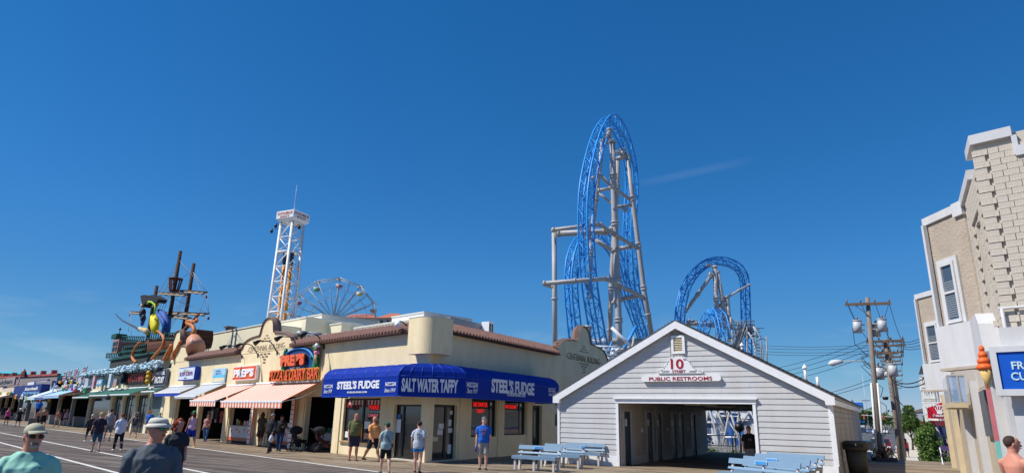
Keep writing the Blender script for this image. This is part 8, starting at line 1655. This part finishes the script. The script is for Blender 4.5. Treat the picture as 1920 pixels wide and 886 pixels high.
person('young man in blue NEW YORK jersey and grey shorts holding a purple bottle', 905, 880, 779, face=178, fat=.15, sk='pale', hair=('short', (56, 42, 36)), top=('tee', (24, 92, 190)), bot=('shorts', (150, 148, 146)), shoe=(40, 40, 44), vox=.013, stride=.07, turn=20, hat=('cap', (110, 110, 116)), arms=((.05, .12, .1), (.05, .16, .1)), logo=[('NEW YORK', -.09, .09, 1.28, 1.32, .14, (220, 120, 90)), ('17', -.05, .05, 1.13, 1.25, .145, (220, 110, 80))], held=(1, (90, 60, 160), 'purple drink bottle held by the young man in the blue jersey'))
# in front of the pizza counters
person('bearded man in black jacket and dark jeans carrying a plastic bag', 504, 848, 772, face=150, fat=.35, sk='tan', hair=('short', (70, 60, 54)), top=('jacket', (34, 36, 42)), bot=('trousers', (30, 36, 52)), shoe=(26, 26, 28), vox=.014, stride=.35, turn=-10, hat=('cap', (120, 122, 120)), beard=('full', (130, 116, 104)), bag='plastic', arms=((.3, .1, .5), (-.2, .1, .3)))
person('man in black jacket and blue jeans beside the bearded one', 522, 845, 775, face=165, fat=.3, sk='tan', hair=('short', (30, 26, 24)), top=('jacket', (28, 28, 32)), bot=('trousers', (40, 60, 100)), shoe=(40, 40, 44), vox=.014, stride=.25, turn=10, hat=('cap', (26, 28, 36)), glasses='dark', arms=((.5, .12, 1.2), (.1, .1, .4)))
person('woman in dark olive top and brown capris behind the bearded man', 486, 836, 771, face=-20, fat=.3, sex='f', sk='tan', hair=('long', (84, 56, 40)), top=('tee', (74, 70, 62)), bot=('capri', (60, 40, 38)), shoe=(120, 60, 40), vox=.018, stride=.2, bag='tote', arms=((.1, .1, .6), (-.1, .1, .3)))
person('woman in pink blouse and blue jeans by the black clothing shop', 384, 827, 775, face=160, fat=.2, sex='f', sk='pale', hair=('long', (120, 90, 60)), top=('tee', (180, 130, 130)), bot=('trousers', (70, 100, 140)), shoe=(110, 100, 150), vox=.018, stride=.2, arms=((.2, .1, 1.0), (.1, .1, .3)))
person('woman in lilac tank top, royal blue shorts and green cap', 355, 838, 767, face=25, fat=.45, sex='f', sk='red', hair=('long', (90, 60, 44)), top=('tank', (198, 172, 196)), bot=('shorts', (24, 50, 160)), shoe=(200, 160, 60), vox=.018, stride=.3, hat=('cap', (30, 130, 90)), arms=((.2, .1, .3), (-.2, .1, .3)))
person('man in bright blue polo, red cap and grey shorts walking this way', 276, 815, 767, face=168, fat=.55, sk='red', hair=('short', (120, 100, 80)), top=('tee', (24, 96, 190)), bot=('shorts', (84, 90, 104)), shoe=(210, 200, 190), vox=.02, stride=.3, hat=('cap', (190, 60, 50)), glasses='dark')
person('woman in light blue top partly hidden by the bucket hat', 294, 817, 772, face=10, fat=.3, sex='f', sk='pale', hair=('short', (170, 150, 130)), top=('tee', (110, 180, 205)), bot=('shorts', (90, 100, 120)), vox=.022, stride=.2)
person('woman in dark tank top and denim shorts with grey hair', 248, 820, 771, face=25, fat=.4, sex='f', sk='pale', hair=('curly', (150, 140, 132)), top=('tank', (54, 56, 50)), bot=('short_shorts', (110, 130, 160)), shoe=(170, 140, 110), vox=.02, stride=.3, bag='backpack', arms=((.1, .7, .2), (-.2, .1, .3)))
person('woman in white long sleeved shirt and navy trousers with auburn hair', 219, 844, 773, face=12, fat=.55, sex='f', sk='pale', hair=('short', (120, 56, 34)), top=('long', (222, 222, 236)), bot=('trousers', (26, 30, 48)), shoe=(220, 218, 214), vox=.018, stride=.32, arms=((.4, .1, 1.1), (.2, .12, 1.0)))
person('tall man in grey sleeveless shirt, dark cap and grey shorts', 199, 827, 763, face=5, fat=.5, sk='pale', hair=('short', (80, 60, 50)), top=('tank', (140, 144, 152)), bot=('shorts', (112, 114, 118)), shoe=(150, 90, 80), vox=.02, stride=.35, hat=('cap', (50, 52, 66)))
person('blonde person in dark T-shirt and rolled denim seen from behind', 178, 846, 771, face=8, fat=.65, sex='f', sk='pale', hair=('short', (190, 160, 110)), top=('tee', (44, 40, 56)), bot=('capri', (44, 84, 110)), shoe=(70, 50, 50), vox=.018, stride=.25, arms=((.15, .3, .5), (.1, .3, .5)))
person('woman in dark brown top, black capris and white shoes', 165, 827, 774, face=15, fat=.3, sex='f', sk='tan', hair=('short', (190, 186, 178)), top=('long', (60, 50, 48)), bot=('capri', (26, 24, 28)), shoe=(226, 224, 220), vox=.02, stride=.4, arms=((.1, .4, .2), (-.3, .2, .2)))
# far left walkers
FARP = [('woman in bright pink tank top and black skirt at the far left', 10, 797, 763, 10, 'f', ('tank', (226, 70, 150)), ('skirt', (30, 26, 34)), ('short', (150, 110, 80)), None, 'red'),
 ('person in black dress and white hat near the left edge', 32, 799, 763, 15, 'f', ('dress', (30, 34, 36)), ('skirt', (30, 30, 34)), ('short', (90, 70, 60)), ('sunhat', (230, 228, 224)), 'pale'),
 ('man in dark shirt at the very left edge', 3, 786, 758, 5, 'm', ('tee', (50, 60, 74)), ('shorts', (60, 60, 70)), ('short', (60, 50, 44)), None, 'tan'),
 ('person in maroon shirt behind the pink tank top', 20, 786, 762, 5, 'f', ('tee', (80, 40, 50)), ('shorts', (50, 50, 60)), ('short', (200, 196, 190)), None, 'tan'),
 ('man in black T-shirt with a red cap behind the mint shirt man', 63, 788, 760, 0, 'm', ('tee', (26, 28, 30)), ('shorts', (34, 34, 40)), ('short', (60, 40, 30)), ('cap', (180, 50, 50)), 'tan'),
 ('shirtless tanned man in black shorts left of the mint shirt man', 78, 802, 761, 10, 'm', ('none', None), ('shorts', (28, 26, 32)), ('short', (90, 60, 40)), None, 'tan'),
 ('second shirtless man beside the black shorts one', 70, 800, 765, 20, 'm', ('none', None), ('shorts', (60, 60, 66)), ('short', (110, 80, 60)), None, 'tan'),
 ('woman in bikini top and pale blue shorts', 105, 800, 766, 25, 'f', ('tank', (214, 140, 110)), ('short_shorts', (170, 190, 220)), ('short', (120, 80, 50)), None, 'tan'),
 ('woman in mauve top and black shorts with white cap', 121, 798, 765, 5, 'f', ('tank', (186, 156, 186)), ('short_shorts', (28, 28, 34)), ('short', (110, 80, 60)), ('cap', (230, 226, 220)), 'pale'),
 ('person in white cap between the pale blue shorts and the mauve top', 115, 796, 766, 5, 'm', ('tee', (90, 60, 90)), ('shorts', (40, 36, 50)), ('short', (110, 80, 60)), ('cap', (232, 230, 226)), 'tan'),
 ('man in purple T-shirt and navy shorts by the white plastic chairs', 142, 797, 764, 0, 'm', ('tee', (122, 98, 170)), ('shorts', (32, 36, 60)), ('short', (40, 30, 30)), ('cap', (44, 40, 60)), 'dark'),
 ('person in dark clothes standing by the snack stand', 97, 792, 762, 170, 'm', ('tee', (36, 40, 54)), ('trousers', (34, 36, 46)), ('short', (60, 50, 40)), None, 'tan'),
 ('person in teal shirt far down the boardwalk', 40, 782, 758, 180, 'm', ('tee', (60, 130, 140)), ('shorts', (80, 70, 60)), ('short', (80, 60, 50)), None, 'tan'),
 ('person in orange shirt far down the boardwalk', 88, 784, 759, 0, 'f', ('tee', (210, 120, 70)), ('shorts', (60, 64, 90)), ('long', (90, 60, 40)), None, 'tan'),
 ('person in pale shirt far down the boardwalk left of the blue shirt', 52, 781, 757, 180, 'f', ('tee', (206, 200, 196)), ('shorts', (80, 90, 120)), ('long', (120, 90, 60)), None, 'pale')]
for i, (lab, px, py, tp, fc, sx_, tp_, bt_, hr_, ht_, sk_) in enumerate(FARP):
    person(lab, px, py, tp, face=fc, fat=.3 + .1 * (i % 3), sex=sx_, sk=sk_, hair=hr_, top=tp_, bot=bt_, hat=ht_, vox=.03, stride=(.15, .3, .4)[i % 3], group='people walking far down the boardwalk')
pb = G(76, 790); person('person in a bright blue shirt standing on a raised stand outside the far shops', 76, 0, 748, face=180, dist=62, ht=1.7, feetz=AT(76, 748, 62).z - 1.7, fat=.3, sk='tan', hair=('short', (90, 60, 50)), top=('tee', (24, 110, 220)), bot=('shorts', (40, 50, 80)), vox=.03, stride=.1, group='people walking far down the boardwalk')
bx_ = AT(76, 748, 62); mb = MB(); mb.box(-.4, .4, -.4, .4, 0, bx_.z - 1.7); tag(mb.build('raised_stand', mat('stand_dark', (70, 66, 70), .8), loc=(bx_.x, bx_.y, 0)), 'dark raised stand under the person in the bright blue shirt', 'stand')
# passage and right edge
person('man in black T-shirt, pink cap and grey shorts standing in the passage', 1403, 0, 796, face=185, dist=24.6, ht=1.70, feetz=AT(1403, 796, 24.6).z - 1.70, fat=.6, sk='tan', hair=('short', (80, 60, 50)), top=('tee', (24, 24, 28)), bot=('shorts', (110, 112, 118)), hat=('cap', (150, 110, 110)), vox=.016, stride=.06, group='people by the restroom', logo=[('10', -.06, .06, 1.2, 1.3, .19, (110, 100, 96))])
person('shirtless man with dark hair seen from behind at the lower right', 1893, 0, 815, face=-40, dist=9.4, ht=1.60, fat=.35, sk='red', hair=('short', (60, 44, 36)), top=('none', None), bot=('shorts', (40, 44, 70)), vox=.011, stride=.1, turn=-35, arms=((.3, .2, 1.0), (.4, .12, 1.3)), group='people by the custard counter')
person('person in a red top walking up the pavement', 1697, 0, 820, face=0, dist=60, ht=1.62, feetz=-1.06, sex='f', sk='tan', hair=('long', (90, 60, 40)), top=('tank', (196, 60, 70)), bot=('shorts', (60, 60, 80)), vox=.035, stride=.3, group='people on the side street')
person('person in white shirt beside the utility poles on the pavement', 1685, 0, 822, face=180, dist=48, ht=1.65, feetz=-1.06, sex='m', sk='tan', hair=('short', (70, 50, 40)), top=('tee', (226, 226, 228)), bot=('shorts', (170, 110, 90)), vox=.035, stride=.2, group='people on the side street')
# ------------------------------------------------------------------ finish: lettering and fused bodies
flush_text()
for o, v, ex, fold in RQ:
    md = o.modifiers.new('fuse', 'REMESH'); md.mode = 'VOXEL'; md.voxel_size = v; md.use_smooth_shade = True
    ms = o.modifiers.new('soft', 'SMOOTH'); ms.factor = .5; ms.iterations = 3
dg = bpy.context.evaluated_depsgraph_get(); dg.update()
baked = [bpy.data.meshes.new_from_object(o.evaluated_get(dg)) for o, v, ex, fold in RQ]
for (o, v, ex, fold), me in zip(RQ, baked):
    o.modifiers.clear()
    if fold:      # soft cloth folds
        sd = Vector((random.uniform(0, 50), random.uniform(0, 50), 0))
        nv_ = len(me.vertices); co_ = [0.0] * (3 * nv_); no_ = [0.0] * (3 * nv_); me.vertices.foreach_get('co', co_); me.vertices.foreach_get('normal', no_)
        for i_ in range(nv_):
            c_ = Vector(co_[3*i_:3*i_+3]); nn_ = Vector(no_[3*i_:3*i_+3]); n1_ = noise.noise(Vector((c_.x * 7, c_.y * 7, c_.z * 5)) + sd); n2_ = noise.noise(Vector((c_.x * 16 + c_.z * 8, c_.y * 16, c_.z * 9)) + sd)
            c_ = c_ + nn_ * (n1_ * fold * 1.3 + n2_ * fold); co_[3*i_:3*i_+3] = c_[:]
        me.vertices.foreach_set('co', co_); me.update()
    if ex is not None:
        bm = bmesh.new(); bm.from_mesh(me); base = [bm.verts.new(vv) for vv in ex.v]
        for f_ in ex.f:
            try: q_ = bm.faces.new([base[i] for i in f_]); q_.smooth = True
            except ValueError: pass
        bm.to_mesh(me); bm.free()
    if not me.materials: me.materials.append(o.data.materials[0])
    old = o.data; o.data = me; bpy.data.meshes.remove(old)
print('objects', len(bpy.data.objects))
